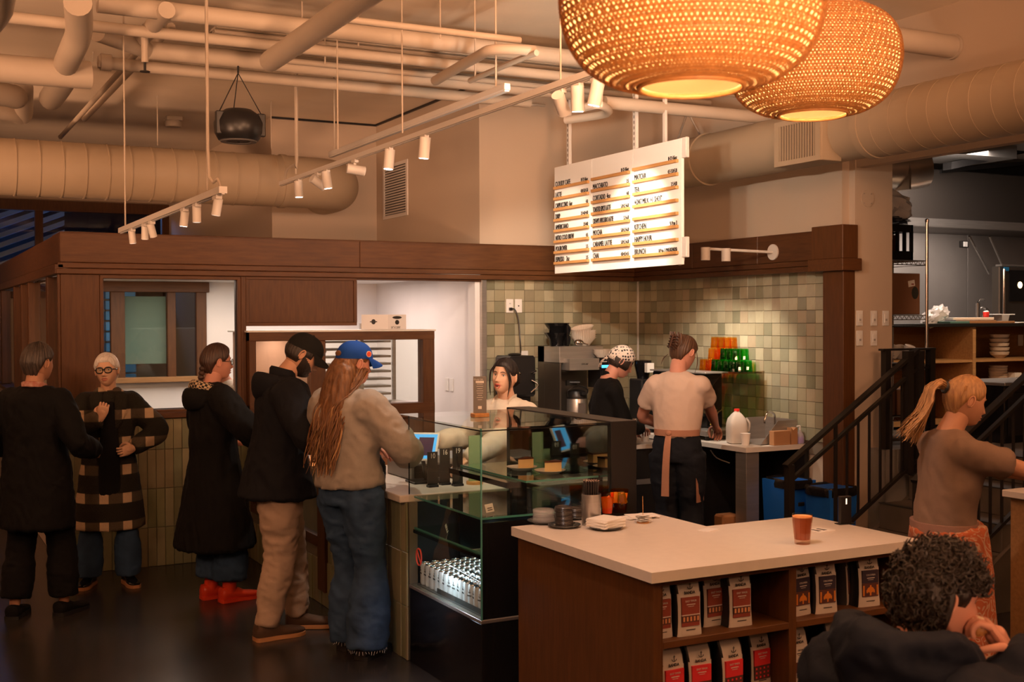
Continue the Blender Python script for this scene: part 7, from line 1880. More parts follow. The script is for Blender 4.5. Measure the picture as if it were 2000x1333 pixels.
# ---------------- white-haired woman in a plaid coat
def plaid(name, base, light, sc=7.0, soft=.02):
    m = bpy.data.materials.new(name); m.use_nodes = True; nt = m.node_tree; N = nt.nodes; L = nt.links; b = N['Principled BSDF']; b.inputs['Roughness'].default_value = .95; b.inputs['Specular IOR Level'].default_value = .15
    tc = N.new('ShaderNodeTexCoord'); sp = N.new('ShaderNodeSeparateXYZ'); L.new(tc.outputs['Object'], sp.inputs[0])
    def band(out, f, th, ph=0):
        a = N.new('ShaderNodeMath'); a.operation = 'MULTIPLY_ADD'; a.inputs[1].default_value = f; a.inputs[2].default_value = ph; L.new(out, a.inputs[0])
        s_ = N.new('ShaderNodeMath'); s_.operation = 'SINE'; L.new(a.outputs[0], s_.inputs[0])
        g = N.new('ShaderNodeMapRange'); g.inputs[1].default_value = th - .08; g.inputs[2].default_value = th + .08; L.new(s_.outputs[0], g.inputs[0]); return g.outputs[0]
    bx = band(sp.outputs[0], 2 * pi * sc, .35); bz = band(sp.outputs[2], 2 * pi * sc * .8, .45)
    mu = N.new('ShaderNodeMath'); mu.operation = 'MULTIPLY'; L.new(bx, mu.inputs[0]); L.new(bz, mu.inputs[1])
    ad = N.new('ShaderNodeMath'); ad.operation = 'MULTIPLY_ADD'; L.new(bz, ad.inputs[0]); ad.inputs[1].default_value = .12; L.new(mu.outputs[0], ad.inputs[2]); ad.use_clamp = True
    mx = N.new('ShaderNodeMix'); mx.data_type = 'RGBA'; mx.inputs[6].default_value = tuple(base) + (1,); mx.inputs[7].default_value = tuple(light) + (1,); L.new(ad.outputs[0], mx.inputs[0]); L.new(mx.outputs[2], b.inputs['Base Color'])
    nz = N.new('ShaderNodeTexNoise'); nz.inputs['Scale'].default_value = 90; L.new(tc.outputs['Object'], nz.inputs[0]); bp = N.new('ShaderNodeBump'); bp.inputs['Strength'].default_value = .5; bp.inputs['Distance'].default_value = .01; L.new(nz.outputs[0], bp.inputs['Height']); L.new(bp.outputs[0], b.inputs['Normal'])
    return m
p = Person('white-haired woman in black glasses and long plaid coat, hand at her chest', (1.36, 8.80, 0), 172, 1.64, head=(-14, -3, 4), build=1.02, feet={1: (.085, 0, 18), -1: (-.075, .03, -14)},
           arms={1: ((.035, .16, .735), (1, -.2, -.6), (-.25, .2, .9), (0, 1, .1), .9), -1: ((-.10, .10, .60), (-1, -.4, 0), (.8, .5, -.2), (0, 1, 0), .7)})
p.body(SK4, .011); p.face(brow=(.4, .36, .33), lip=(.45, .18, .14), glasses=(.026, .021, .0042))
WH = hairmat('white', (.85, .80, .75), (.60, .55, .50)); p.hair_cap(WH, .017, groove=.0015, top=1.3)
PL = plaid('plaid_wool', (.022, .020, .016), (.55, .40, .26), 6.4)
c_ = p.top(PL, 'coat', .024, hem=-.28, flare=.06, fold=.003, seed=3, neck_add=.012, sleeve_r=1.08)
q = MB(); f = lambda x, y, z: Vector((x, y, z)) * 1.64
q.loft([f(.0, .088, .80), f(.0, .098, .70), f(0, .100, .55), f(0, .10, .40), f(0, .09, .30)], [(.030, .02), (.055, .02), (.07, .02), (.075, .02), (.085, .02)], 12, (1, 0, 0), 'flat', 3); q.build('coat_opening', BLK, p.root)
for sgn in (1, -1):
    q = MB().loft([f(.030 * sgn, .02, .852), f(.050 * sgn, .075, .82), f(.045 * sgn, .098, .76), f(.030 * sgn, .104, .69)], [(.026, .010), (.040, .012), (.038, .010), (.010, .006)], 10, (1, 0, .3 * sgn), 'round', 4); q.build('lapel', PL, p.root)
p.collar_ring(PL, .058, .006, .020, 'collar', tall=.04)
p.trousers(DENIM, add=.006, rk=1.0, ra=1.9, fold=.003, end=.0); p.shoes(BLACKG, SOLE, .27, .045)
# ---------------- woman in long black coat and red boots
p = Person('woman in a long black coat with gingham hood and red rubber boots', (1.90, 7.93, 0), -80, 1.725, head=(-4, 2, 0), build=1.04, feet={1: (.050, .035, -2), -1: (-.045, .0, 4)},
           arms={1: ((.13, .16, .60), (1, -.5, 0), (0, 1, .1), (1, 0, 0), .5), -1: ((-.13, .14, .60), (-1, -.5, 0), (0, 1, .1), (-1, 0, 0), .5)})
p.body(SK3, .012); p.face(brow=(.08, .05, .03), glasses=(.022, .020, .0022))
BR = hairmat('dark_brown', (.060, .026, .014), (.022, .010, .006)); p.hair_cap(BR, .013, groove=.002)
m = MB(); 
for i in range(5): m.ell((0, -.10 - .004 * i, -.045 - i * .030), (.028 - i * .003, .022, .020), 12, 8)
m.xf(p.HM).build('braid', BR, p.root)
cc = p.top(BLK, 'coat', .024, hem=-.315, flare=.055, hemr=.12, fold=.007, fr=(11, 11, 2.2), seed=7, sleeve_r=1.15)
def gingham():
    m = bpy.data.materials.new('gingham'); m.use_nodes = True; nt = m.node_tree; N = nt.nodes; L = nt.links; b = N['Principled BSDF']; b.inputs['Roughness'].default_value = .9
    tc = N.new('ShaderNodeTexCoord'); mp = N.new('ShaderNodeMapping'); mp.inputs['Rotation'].default_value = (.6, .3, .7); L.new(tc.outputs['Object'], mp.inputs[0]); ck = N.new('ShaderNodeTexChecker'); ck.inputs['Scale'].default_value = 58; ck.inputs[1].default_value = (.50, .38, .24, 1); ck.inputs[2].default_value = (.012, .011, .010, 1)
    L.new(mp.outputs[0], ck.inputs[0]); L.new(ck.outputs[0], b.inputs['Base Color']); return m
GH = gingham(); h = 1.725; n0 = p.neck
m = MB(); m.loft([n0 + Vector((-.12, .02, -.035)), n0 + Vector((-.085, -.075, -.01)), n0 + Vector((0, -.115, .0)), n0 + Vector((.085, -.075, -.01)), n0 + Vector((.12, .02, -.035))], [(.03, .022), (.042, .03), (.050, .034), (.042, .03), (.03, .022)], 14, (0, 0, 1), 'round', 4)
hd_ = m.build('hood_lining', GH, p.root)
m = MB(); m.loft([n0 + Vector((-.13, -.01, -.065)), n0 + Vector((-.10, -.11, -.075)), n0 + Vector((0, -.155, -.08)), n0 + Vector((.10, -.11, -.075)), n0 + Vector((.13, -.01, -.065))], [(.04, .03), (.065, .034), (.075, .038), (.065, .034), (.04, .03)], 14, (0, 0, 1), 'round', 4)
m.build('hood', BLK, p.root)
p.trousers(DENIM, add=.014, rk=1.2, ra=1.9, fold=.005, end=-.07, seed=3); RB = mat('red_rubber', (.62, .045, .012), .35)
p.shoes(RB, RB, .29, .050, .085, 'rubber_boot', tall=.12)
# ---------------- chef inside the pastry kitchen
p = Person('pastry cook in a white T-shirt leaning behind the window', (2.60, 9.95, 0), 100, 1.68, lean=20, head=(0, 25, 0), pelvis=(0, -.02, .52), arms={1: (Vector((2.28, 10.0, 1.20)), None, None, None, .4), -1: (Vector((2.28, 9.78, 1.20)), None, None, None, .4)})
p.body(SK3, .014); p.face(glasses=(.022, .018, .0022)); p.hair_cap(BR, .012); TEE = cloth('white_tee', (.62, .54, .46)); p.top(TEE, 't_shirt', .012, sleeve=.75, fold=.005, seed=4); p.trousers(BLK); p.shoes(BLACKP, SOLEK)
# ---------------- man in the black cap
p = Person('bearded man in a black cap and jacket with beige trousers, looking down', (2.02, 6.88, 0), -97, 1.83, lean=6, head=(-3, 32, 0), neck_fwd=.015, build=1.10, feet={1: (.045, -.045, -14), -1: (-.060, .075, 12)},
           arms={1: ((.09, .175, .655), (1, -.8, -.1), (-.2, 1, .05), (.8, 0, .5), .6), -1: ((-.09, .175, .655), (-1, -.8, 0), (.1, 1, .1), (-.8, 0, .5), .6)})
p.body(SK1, .011); p.face(brow=(.05, .03, .02), lip=(.42, .17, .12))
DB = hairmat('near_black', (.030, .018, .012), (.012, .008, .006))
p.hair_cap(DB, .007, lambda a: .05 if abs(a) < 1.0 else (.0 if abs(a) < 1.5 else max(-.05, .0 - (abs(a) - 1.5) * .2)), groove=.001)
def beard(p, col):
    m = MB(); NA, NT = 60, 26; vs = []; ok = []
    for j in range(NT):
        t = R_(92) + R_(72) * j / (NT - 1)
        for i in range(NA):
            a = -1.55 + 3.1 * i / (NA - 1); q = head_surface(a, t); low = q.z
            lim = -.050 if abs(a) < .55 else -.050 + (abs(a) - .55) * .055
            if abs(q.x) < .024 and -.075 < q.z < -.052: ok.append(False)
            else: ok.append(q.z < lim or (abs(q.x) < .028 and -.054 < q.z < -.044))
            n = Vector((q.x / .0057, q.y / .009, q.z / .03)).normalized(); vs.append(q + n * (.0045 + .002 * noise.noise(q * 160)))
    fs = [(j * NA + i, (j + 1) * NA + i, (j + 1) * NA + i + 1, j * NA + i + 1) for j in range(NT - 1) for i in range(NA - 1) if ok[j * NA + i] and ok[(j + 1) * NA + i] and ok[(j + 1) * NA + i + 1] and ok[j * NA + i + 1]]
    m.add(vs, fs).xf(p.HM); me = m.mesh('beard', 80); bm = bmesh.new(); bm.from_mesh(me); bmesh.ops.delete(bm, geom=[v for v in bm.verts if not v.link_faces], context='VERTS'); bm.to_mesh(me); bm.free(); link('beard', me, col, p.root)
beard(p, DB)
CAPK = cloth('cap_black', (.010, .010, .010)); cp = p.baseball_cap(CAPK)
m = MB().lathe([(.018, 0), (.018, .002)], (0, 0, 0), 20, axis=(0, 1, 0)); m.lathe([(.011, .0022), (.011, .003)], (0, 0, 0), 16, axis=(0, 1, 0)); m.v = [(x, y + .104, z + .075) for x, y, z in m.v]; m.xf(p.HM).build('emblem', mat('grey_emblem', (.35, .33, .31), .6), cp)
jk = p.top(NAVY, 'jacket', .026, hem=-.075, flare=.012, fold=.006, seed=11, neck_add=.012, sleeve_r=1.12, hemr=.112)
p.collar_ring(NAVY, .062, .020, .016, 'collar', tall=.075)
n0 = p.neck; m = MB(); m.loft([n0 + Vector((-.12, .0, -.03)), n0 + Vector((-.10, -.10, -.02)), n0 + Vector((0, -.145, -.035)), n0 + Vector((.10, -.10, -.02)), n0 + Vector((.12, .0, -.03))], [(.04, .028), (.062, .034), (.085, .04), (.062, .034), (.04, .028)], 14, (0, 0, 1), 'round', 4); m.build('hood', NAVY, p.root)
BEI = cloth('beige_jogger', (.46, .34, .26), s=5, n=.1); p.trousers(BEI, add=.017, hip_top=.02, rk=1.12, ra=1.0, fold=.006, end=.0, seed=9)
m = MB()
for k in (1, -1):
    hip, kn, an, fd = p.L[k]; u = (kn - an).normalized(); m.loft([an - u * .004, an + u * .055], [.042, .044], 18)
m2 = m.build('cuff', BEI, p.root); m2['kind'] = 'stuff'
p.shoes(mat('brown_suede', (.085, .045, .026), .9, noise_amt=.2, nscale=20), mat('sole_gum', (.50, .24, .10), .55), .295, .052, .082)
# ---------------- woman in the grey sweatshirt and blue cap
p = Person('woman with long auburn hair, blue cap, grey sweatshirt and flared jeans', (2.26, 6.28, 0), -62, 1.765, head=(-16, 8, 0), build=1.06, feet={1: (.070, .0, -6), -1: (-.050, .05, 8)},
           arms={1: ((.085, .175, .625), (1, -.7, -.1), (-.6, .8, .05), (.6, .2, .6), .5), -1: ((-.06, .17, .62), (-1, -.7, 0), (.5, .8, 0), (-.6, .2, .6), .5)})
p.body(SK3, .012); p.face(brow=(.2, .1, .05))
AU = hairmat('auburn', (.24, .105, .035), (.10, .042, .015)); AU2 = hairmat('auburn_light', (.48, .27, .11), (.26, .12, .04))
p.hair_cap(AU, .004, groove=.0008)
HMS = MB(); HMS.loft([(0, -.045, .0), (0, -.060, -.04), (0, -.085, -.10), (0, -.105, -.22), (.0, -.115, -.34), (0, -.12, -.44)], [(.070, .060), (.085, .070), (.105, .060), (.110, .048), (.085, .036), (.04, .02)], 24, (1, 0, 0), 'round', 4)
HMS.xf(p.HM); me = remesh(HMS, .008, 2); folds(me, .004, (42, 42, 3), 3); finish(me, AU, p.root, 'hair_mass')
rnd = random.Random(3); P1 = []; P2 = []
for i in range(330):
    a = rnd.uniform(R_(48), R_(312)); off = rnd.uniform(0, 1); k = cos(a)
    st = Vector((sin(a) * .076, cos(a) * .095, -.030 + rnd.uniform(-.02, .012)))
    wid = rnd.uniform(.8, 1.3); L_ = rnd.uniform(.42, .60) * (1 if k < .2 else .8)
    fx = sin(a) * .092 * wid; fy = -.085 - .05 * rnd.random() + .03 * max(0, k)
    ph = rnd.uniform(0, 6); wv = rnd.uniform(.008, .018)
    pts = [st]
    for t in (.16, .32, .48, .64, .8, .92, 1.0):
        pts.append(Vector((st.x + (fx - st.x) * min(1, t * 1.5) + wv * sin(ph + t * 9), st.y + (fy - st.y) * min(1, t * 2.0) - .03 * t + wv * cos(ph + t * 8), st.z - L_ * t)))
    (P2 if rnd.random() < .26 else P1).append((pts, rnd.uniform(.0035, .0085)))
p.locks(P1, AU, 'long_hair'); p.locks(P2, AU2, 'long_hair_highlights')
CAPB = cloth('cap_blue', (.006, .055, .30), .8); cp = p.baseball_cap(CAPB)
m = MB().lathe([(.0175, 0), (.0175, .0015)], (0, 0, 0), 20, axis=(1, 0, 0)); m.v = [(x + .086, y + .035, z + .058) for x, y, z in m.v]; m.xf(p.HM).build('patch', mat('patch_white', (.7, .6, .55), .7), cp)
m = MB().lathe([(.014, 0.0005), (.014, .0025)], (0, 0, 0), 20, axis=(1, 0, 0)); m.v = [(x + .086, y + .035, z + .058) for x, y, z in m.v]; m.xf(p.HM).build('patch_centre', mat('patch_red', (.7, .08, .03), .7), cp)
m = MB().ell((0, -.108, .045), (.030, .006, .016), 16, 8).xf(p.HM).build('cap_gap', AU, cp)
SWT = cloth('grey_sweat', (.32, .285, .25), s=25, n=.1, bs=260); p.top(SWT, 'sweatshirt', .024, hem=.015, fold=.0065, fr=(7, 7, 7), seed=21, sleeve_r=1.18, hemr=.096)
p.collar_ring(SWT, .048, .004, .008, 'neck_rib', tall=.02)
p.trousers(DENIM, add=.012, rk=1.08, ra=2.05, fold=.006, end=.022, seed=17, hip_top=.05)
m = MB()
for k in (1, -1):
    hip, kn, an, fd = p.L[k]
    for i in range(40):
        a = 2 * pi * i / 40; r = (.024 * 1.765 + .012) * 2.05 - .004; b = an + Vector((r * cos(a), r * sin(a), -.018)); m.tube([b, b + Vector((.004 * cos(a * 7), .004 * sin(a * 5), -.016 - .006 * sin(a * 9)))], .0012, 4)
m.build('frayed_hem', PAPER, p.root)['kind'] = 'stuff'
p.shoes(BLACKP, SOLEK)
m = MB(); c0 = p.W.inverted() @ Vector((2.355, 6.30, 1.02))
m.loft([c0 + Vector((0, 0, .10)), c0 + Vector((.01, 0, .05)), c0 + Vector((.02, .0, -.08)), c0 + Vector((.0, .0, -.22)), c0 + Vector((-.01, 0, -.34))], [(.05, .05), (.085, .075), (.075, .07), (.06, .055), (.035, .03)], 16, (1, 0, 0), 'round', 4)
me = remesh(m, .012, 3); folds(me, .016, (9, 9, 6), 31); o = finish(me, mat('cloth_shiny_black', (.010, .010, .011), .4), None, 'folded_jacket'); o.matrix_world = p.W; tagit(o, 'folded black puffy jacket hanging over the arm of the woman in the blue cap', 'jacket')
# ---------------- cashier
p = Person('cashier with tied black hair and white shirt talking behind the glass case', (3.50, 6.72, 0), 118, 1.63, head=(6, -6, -4), lean=5, build=.94, arms={1: (Vector((3.10, 6.95, 1.10)), (.6, -.6, -.6), None, (0, 0, 1), .35), -1: (Vector((3.10, 6.52, 1.02)), (-.8, -.6, -.3), None, (0, 0, 1), .4)})
p.body(SK4, .010, mouth=.8); p.face(brow=(.02, .012, .01), lip=(.62, .12, .10), mouth=.8)
BK = hairmat('black', (.014, .010, .009), (.006, .004, .004)); p.hair_cap(BK, .014, groove=.0012)
bun = MB().ell((0, -.125, -.005), (.052, .045, .060), 20, 14); 
for i in range(9): bun.tube([Vector((.045 * sin(i * .7 + t), -.13 - .038 * cos(i * .4 + t * 1.3), -.01 + .055 * cos(i * .7 + t))) for t in (0, .5, 1.0, 1.5)], .008, 6, 2)
bun.xf(p.HM).build('bun', BK, p.root)
p.locks([([Vector((.03 * s_, .088, .075)), Vector((.064 * s_, .085, .035)), Vector((.078 * s_, .062, -.03)), Vector((.074 * s_, .055, -.09)), Vector((.066 * s_, .05, -.135))], .010) for s_ in (1, -1)] + [([Vector((.035 * s_, .085, .075)), Vector((.071 * s_, .075, .03)), Vector((.083 * s_, .05, -.03)), Vector((.078 * s_, .045, -.10))], .008) for s_ in (1, -1)], BK)
m = MB().tube([(-.03, -.165, .03), (.0, -.178, .045), (.035, -.165, .02), (.045, -.15, -.03)], .006, 8, 3).tube([(-.035, -.16, -.03), (0, -.18, -.01), (.03, -.172, -.045)], .005, 8, 3); m.xf(p.HM).build('hair_clip', CHROME, p.root)
WSH = cloth('white_shirt', (.70, .63, .52), s=12, n=.06); p.top(WSH, 'shirt', .018, fold=.006, seed=41, sleeve=1, sleeve_r=1.1, neck_add=-.002)
for sgn in (1, -1):
    n0 = p.neck; q = MB().loft([n0 + Vector((.045 * sgn, -.035, .022)), n0 + Vector((.058 * sgn, .02, .012)), n0 + Vector((.052 * sgn, .062, -.02)), n0 + Vector((.070 * sgn, .072, -.065))], [(.020, .004), (.026, .004), (.028, .004), (.006, .003)], 10, (.3 * sgn, .4, 1), 'round', 3); q.build('shirt_collar', WSH, p.root)
q = MB().loft([p.neck + Vector((0, .040, .01)), p.neck + Vector((0, .070, -.04)), p.neck + Vector((0, .082, -.085))], [(.036, .012), (.030, .012), (.006, .008)], 12, (1, 0, 0), 'round', 3).build('neckline_skin', SK4, p.bodyo)
p.trousers(BLK); p.shoes(BLACKP, SOLEK)
# ---------------- barista in black with a headscarf
p = Person('barista in a black turtleneck and patterned headscarf, pouring', (4.78, 7.66, 0), -103, 1.70, head=(-6, 30, 0), lean=8, neck_fwd=.01, build=.92, arms={1: (Vector((5.11, 7.62, 1.03)), (.8, -.6, -.3), None, (0, 0, 1), .5), -1: (Vector((5.12, 7.86, 1.04)), (-.8, -.6, 0), None, (0, 0, 1), .5)})
p.body(SK3, .010); p.face(brow=(.03, .02, .015), lip=(.5, .2, .16)); p.hair_cap(DB, .010, groove=.001, line=lambda a: .03 if abs(a) < .9 else (-.045 if abs(a) < 1.7 else -.06))
def scarfmat():
    m = bpy.data.materials.new('scarf_pattern'); m.use_nodes = True; nt = m.node_tree; N = nt.nodes; L = nt.links; b = N['Principled BSDF']; b.inputs['Roughness'].default_value = .8
    tc = N.new('ShaderNodeTexCoord'); v = N.new('ShaderNodeTexVoronoi'); v.inputs['Scale'].default_value = 44; v.inputs['Randomness'].default_value = .35; L.new(tc.outputs['Object'], v.inputs['Vector'])
    r = N.new('ShaderNodeValToRGB'); r.color_ramp.interpolation = 'CONSTANT'; r.color_ramp.elements[0].color = (.012, .011, .012, 1); r.color_ramp.elements[1].color = (.62, .52, .44, 1); r.color_ramp.elements[1].position = .36
    L.new(v.outputs[0], r.inputs[0]); L.new(r.outputs[0], b.inputs['Base Color']); return m
SC = scarfmat(); p.hair_cap(SC, .017, lambda a: .058 - .055 * min(1, abs(a) / 1.6) - (.03 if abs(a) > 2.2 else 0), groove=.0015, name='headscarf', freq=9)
m = MB().ell((0, -.118, -.03), (.022, .016, .018), 12, 8)
for s_ in (-1, 1): m.loft([(0, -.12, -.03), (.015 * s_, -.135, -.07), (.03 * s_, -.13, -.12)], [(.006, .004), (.018, .004), (.012, .003)], 8, (1, 0, 0), 'flat', 3)
m.xf(p.HM).build('scarf_knot', SC, p.root)
p.top(BLK, 'turtleneck', .010, fold=.003, seed=51, neck_add=.004); p.collar_ring(BLK, .040, .026, .010, 'rolled_collar', tall=.05)
p.trousers(BLK, add=.014); p.shoes(BLACKP, SOLEK)
# ---------------- barista in the white T-shirt
jt = at(1412, 838, 'X', 5.52)
p = Person('barista in a white T-shirt and pink apron seen from behind, steadying the milk jug', (4.96, 6.93, 0), -48, 1.78, head=(-26, 26, 0), lean=4, neck_fwd=.01, build=1.0, arms={1: (Vector((jt.x - .06, jt.y, jt.z + .01)), (1, -.8, -.5), None, (.3, 0, 1), .5), -1: (Vector((5.12, 7.30, 1.06)), (-1, -.6, -.2), None, (0, 0, 1), .5)})
p.body(SK3, .011); p.face(brow=(.1, .05, .03)); BRM = hairmat('mid_brown', (.105, .048, .022), (.045, .020, .010)); p.hair_cap(BRM, .013, groove=.002)
m = MB().ell((0, -.105, .035), (.042, .034, .060), 18, 12)
for i in range(8): m.tube([Vector((.036 * sin(i * .8), -.11 - .02 * cos(i), .0 + .02 * t * 3)) + Vector((.01 * sin(t * 3), -.01 * t, 0)) for t in (0, .5, 1.0, 1.6)], .008, 6, 2)
m.xf(p.HM).build('twist', BRM, p.root)
m = MB()
for i in range(5):
    m.tube([(-.035, -.125, .06 - i * .02), (-.03, -.152, .062 - i * .02), (.0, -.158, .06 - i * .02)], .004, 6, 2); m.tube([(.035, -.125, .055 - i * .02), (.03, -.152, .057 - i * .02), (.0, -.158, .055 - i * .02)], .004, 6, 2)
m.box(-.006, .006, -.165, -.15, -.03, .075, b=.003).xf(p.HM).build('claw_clip', mat('clip_brown', (.05, .02, .012), .25), p.root)
p.locks([([Vector((.07, .05, .03)), Vector((.085, .07, -.03)), Vector((.088, .075, -.09)), Vector((.09, .07, -.15))], .005), ([Vector((-.05, -.10, -.06)), Vector((-.06, -.12, -.10)), Vector((-.055, -.13, -.15))], .007)], BRM)
p.top(cloth('pink_white_tee', (.64, .50, .42), s=6, n=.05), 't_shirt', .010, sleeve=.62, hem=.065, fold=.004, seed=61, hemr=.083, sleeve_r=1.1)
p.trousers(DENIMD, add=.012, hip_top=.075, fold=.004, ra=1.5)
AP = cloth('apron_pink', (.48, .25, .17)); h = 1.78
z = p.pel.z + .072 * h; m = MB(); N_ = 30
m.loft([Vector((0, p.waist.y - .012, z - .022)), Vector((0, p.waist.y - .012, z + .022))], [(.083 * h + .016, .060 * h + .02)] * 2, 30, (1, 0, 0)); m.build('apron_band', AP, p.root)
m = MB(); xb = -.03; yb = p.waist.y - .060 * h - .035
m.loft([Vector((xb, yb, z)), Vector((xb - .004, yb - .035, z - .10)), Vector((xb - .012, yb - .045, z - .26)), Vector((xb - .016, yb - .045, z - .44))], [(.020, .003), (.024, .003), (.026, .003), (.028, .003)], 8, (1, 0, 0), 'flat', 3)
m.ell((xb, yb - .006, z), (.022, .012, .02), 10, 8).build('apron_tie', AP, p.root)
m = MB(); m.loft([Vector((.10, .06, z)), Vector((.135, .06, z - .15)), Vector((.15, .06, z - .32)), Vector((.155, .05, z - .5))], [(.018, .10), (.016, .12), (.014, .13), (.012, .13)], 12, (1, 0, 0), 'flat', 3)
m.loft([Vector((0, .125, z)), Vector((0, .16, z - .2)), Vector((0, .16, z - .5))], [(.12, .008), (.14, .008), (.15, .008)], 12, (1, 0, 0), 'flat', 3).build('apron_skirt', AP, p.root)
p.shoes(BLACKP, SOLEK)
# ---------------- server with a ponytail on the right
p = Person('server with a blond ponytail, brown T-shirt and orange patterned apron', (4.18, 3.80, 0), -110, 1.63, head=(0, 16, 0), lean=5, neck_fwd=.008, build=1.02, arms={1: (Vector((4.72, 3.42, 1.12)), (.9, -.9, -.5), None, (0, 0, 1), .4), -1: (Vector((4.80, 3.72, 1.10)), (-1, -.6, -.6), None, (0, 0, 1), .4)})
p.body(SK2, .010); p.face(brow=(.2, .11, .05), lip=(.55, .22, .16)); BL = hairmat('blond', (.46, .25, .095), (.22, .105, .04)); p.hair_cap(BL, .009, groove=.0018, freq=60)
rnd = random.Random(9); PT = []
for i in range(190):
    a = rnd.uniform(0, 2 * pi); r = rnd.uniform(0, .022); L_ = rnd.uniform(.22, .34); sp_ = rnd.uniform(.2, 1)
    st = Vector((r * cos(a), -.115 + .0, .035 + r * sin(a)))
    w_ = .02 * sin(a * 3); PT.append(([st, st + Vector((.01 * cos(a), -.04, .012)), st + Vector((.03 * cos(a) * sp_, -.062 - .02 * sp_, -.03)), st + Vector((.04 * cos(a) * sp_ + w_, -.055 - .03 * sp_, -.09)), st + Vector((.045 * cos(a) * sp_, -.05 - .055 * sp_, -.10 - L_ * .22)), st + Vector((.04 * cos(a + .4) * sp_ + w_, -.05 - .085 * sp_, -.10 - L_ * .42)), st + Vector((.05 * cos(a + .6) * sp_, -.04 - .125 * sp_, -.10 - L_ * .6))], rnd.uniform(.004, .008)))
p.locks(PT, BL, 'ponytail'); MB().lathe([(.027, -.008), (.032, 0), (.027, .008)], (0, -.118, .035), 16, axis=(0, -1, 0)).xf(p.HM).build('hair_band', BLACKP, p.root)
BT = cloth('brown_tee', (.185, .125, .095)); p.top(BT, 't_shirt', .010, sleeve=.70, hem=.03, fold=.005, seed=71, hemr=.086, sleeve_r=1.05)
p.trousers(cloth('khaki', (.25, .20, .15)), add=.018, rk=1.3, ra=1.9, fold=.005, hip_top=.05)
def aproncloth():
    m = bpy.data.materials.new('orange_swirl'); m.use_nodes = True; nt = m.node_tree; N = nt.nodes; L = nt.links; b = N['Principled BSDF']; b.inputs['Roughness'].default_value = .85
    tc = N.new('ShaderNodeTexCoord'); nz = N.new('ShaderNodeTexNoise'); nz.inputs['Scale'].default_value = 9; nz.inputs['Detail'].default_value = 2; nz.inputs['Distortion'].default_value = 1.6; L.new(tc.outputs['Object'], nz.inputs['Vector'])
    w_ = N.new('ShaderNodeMath'); w_.operation = 'MULTIPLY'; w_.inputs[1].default_value = 48; L.new(nz.outputs[0], w_.inputs[0]); s_ = N.new('ShaderNodeMath'); s_.operation = 'SINE'; L.new(w_.outputs[0], s_.inputs[0])
    r = N.new('ShaderNodeValToRGB'); r.color_ramp.elements[0].position = .35; r.color_ramp.elements[0].color = (.36, .085, .028, 1); r.color_ramp.elements[1].position = .8; r.color_ramp.elements[1].color = (.42, .25, .17, 1)
    L.new(s_.outputs[0], r.inputs[0]); L.new(r.outputs[0], b.inputs['Base Color']); return m
AO = aproncloth(); h = 1.63; z = p.pel.z + .05 * h; m = MB()
m.loft([Vector((0, .020, z)), Vector((0, .03, z - .15)), Vector((0, .04, z - .35)), Vector((0, .05, z - .58))], [(.180, .155), (.192, .17), (.195, .175), (.20, .18)], 28, (1, 0, 0), 'flat', 3)
me = remesh(m, .012, 2); folds(me, .006, (8, 8, 2), 5); finish(me, AO, p.root, 'apron')
m = MB().loft([Vector((0, .0, z - .03)), Vector((0, .0, z + .02))], [(.172, .140)] * 2, 28, (1, 0, 0)).build('apron_band', cloth('band_rose', (.26, .15, .12)), p.root)
p.shoes(BLACKP, SOLEK)
# ---------------- curly-haired man in the foreground
hd2 = at(1912, 1236, 'Y', 1.86)
p = Person('seated man with dark curly hair and navy jacket eating a pastry', (2.225, 2.13, 0), -80, 1.78, pelvis=(0, -.03, .27), lean=8, head=(-30, 14, 0), neck_fwd=.012, build=1.14, hs=1.02,
           feet={1: (.07, .26, 0), -1: (-.08, .27, 0)}, arms={1: (Vector((2.425, 2.0, 1.05)), (.9, .2, -1), (-.38, -.44, .8), (.6, .6, .5), .85), -1: ((-.10, .24, .42), (-1, -.5, -.2), None, (0, 0, 1), .4)})
p.body(SK3, .009); p.face(brow=(.03, .02, .015), closed=False); CU = hairmat('curly_dark', (.022, .013, .009), (.010, .006, .005))
p.hair_cap(CU, .016, lambda a: .055 if abs(a) < .8 else (.028 if abs(a) < 1.2 else (.0 if abs(a) < 1.6 else -.085)), groove=.002)
rnd = random.Random(12); CL = MB()
for i in range(1500):
    a = rnd.uniform(-pi, pi); t = math.acos(rnd.uniform(-.62, 1)); q = head_surface(a, t)
    ln = .045 if abs(a) < .8 else (.030 if abs(a) < 1.3 else (.026 if abs(a) < 1.8 else -.082))
    if q.z < ln: continue
    n = Vector((q.x / .0057, q.y / .01, q.z / .0139)).normalized(); tx = n.cross(Vector((rnd.uniform(-1, 1), rnd.uniform(-1, 1), rnd.uniform(-1, 1)))).normalized(); ty = n.cross(tx)
    R0 = rnd.uniform(.005, .011); base = q + n * .012; ph = rnd.uniform(0, 6); up_ = rnd.uniform(.008, .026)
    CL.tube([base + n * (up_ * u / 6) + tx * (R0 * cos(ph + u * .95)) + ty * (R0 * sin(ph + u * .95)) for u in range(8)], [.0026, .003, .003, .0028, .0026, .0022, .0018, .0012], 4)
CL.xf(p.HM).build('curls', CU, p.root, 80)
NV = cloth('navy_parka', (.006, .009, .020), .75, b=.2); p.top(NV, 'jacket', .034, hem=-.05, fold=.011, fr=(6, 6, 7), seed=81, neck_add=.020, sleeve_r=1.2, smooth=6)
n0 = p.neck + Vector((0, 0, .035)); m = MB(); m.loft([n0 + Vector((-.13, .05, -.02)), n0 + Vector((-.135, -.06, .0)), n0 + Vector((0, -.14, -.005)), n0 + Vector((.135, -.06, .0)), n0 + Vector((.13, .05, -.02))], [(.05, .030), (.070, .042), (.085, .055), (.070, .042), (.05, .030)], 16, (0, 0, 1), 'round', 4)
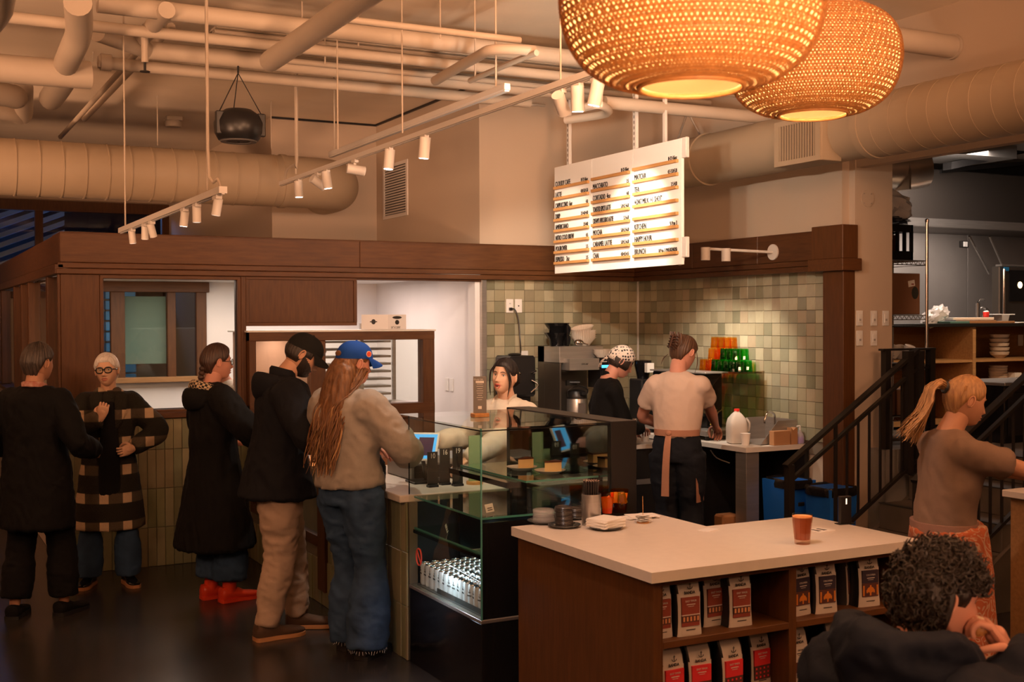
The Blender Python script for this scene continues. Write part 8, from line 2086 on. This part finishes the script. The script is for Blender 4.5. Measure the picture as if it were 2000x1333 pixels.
me = remesh(m, .011, 4); folds(me, .009, (8, 8, 10), 91); finish(me, NV, p.root, 'hood')
p.collar_ring(NV, .066, .020, .018, 'collar', tall=.06)
p.trousers(BLK, add=.014); p.shoes(BLACKP, SOLEK)
cr_ = Vector(p.W @ (p.A[1][2] + p.A[1][3] * .082 + Vector((-.022, -.012, -.008))))
ck = thing('pastry', 'bitten cream-topped pastry held at the mouth of the curly-haired man', 'pastry', cr_)
crumple((0, 0, 0), (.026, .024, .020), 5, 3, .3, 18, 12).build('crust', BUN, ck); crumple((0, 0, .014), (.027, .025, .014), 9, 3, .25, 18, 12).build('cream', mat('cream', (.80, .68, .52), .6), ck)
ch = thing('stool', 'dark wooden stool under the curly-haired man', 'stool', (2.22, 2.1, 0))
MB().lathe([(.001, .40), (.17, .40), (.18, .41), (.18, .425), (.001, .43)], (0, 0, 0), 28).build('seat', WOODV, ch)
for a in (45, 135, 225, 315): MB().tube([(.13 * cos(R_(a)), .13 * sin(R_(a)), .40), (.18 * cos(R_(a)), .18 * sin(R_(a)), 0)], .014, 10).build('leg', WOODV, ch)
# ---------------- person in blue at the right edge
p = Person('seated person in a bright blue jacket cut by the right edge', (2.97, 2.06, 0), 78, 1.70, pelvis=(0, 0, .27), lean=8, head=(0, 10, 0), build=1.05, feet={1: (.07, .20, 0), -1: (-.07, .20, 0)}, arms={1: ((.10, .20, .45), None, None, None, .5), -1: (Vector((2.68, 1.92, .88)), (-1, -.3, -.3), None, (0, 0, 1), .5)})
p.body(SK1, .014); p.face(); p.hair_cap(BR, .012); p.top(cloth('royal_blue', (.02, .035, .30)), 'jacket', .030, fold=.008, seed=101, sleeve_r=1.2); p.trousers(DENIMD); p.shoes(BLACKP, SOLEK)
ch = thing('stool', 'dark wooden stool under the person in blue', 'stool', (2.99, 2.06, 0))
MB().lathe([(.001, .40), (.17, .40), (.18, .41), (.18, .425), (.001, .43)], (0, 0, 0), 28).build('seat', WOODV, ch)
for a in (45, 135, 225, 315): MB().tube([(.13 * cos(R_(a)), .13 * sin(R_(a)), .40), (.18 * cos(R_(a)), .18 * sin(R_(a)), 0)], .014, 10).build('leg', WOODV, ch)
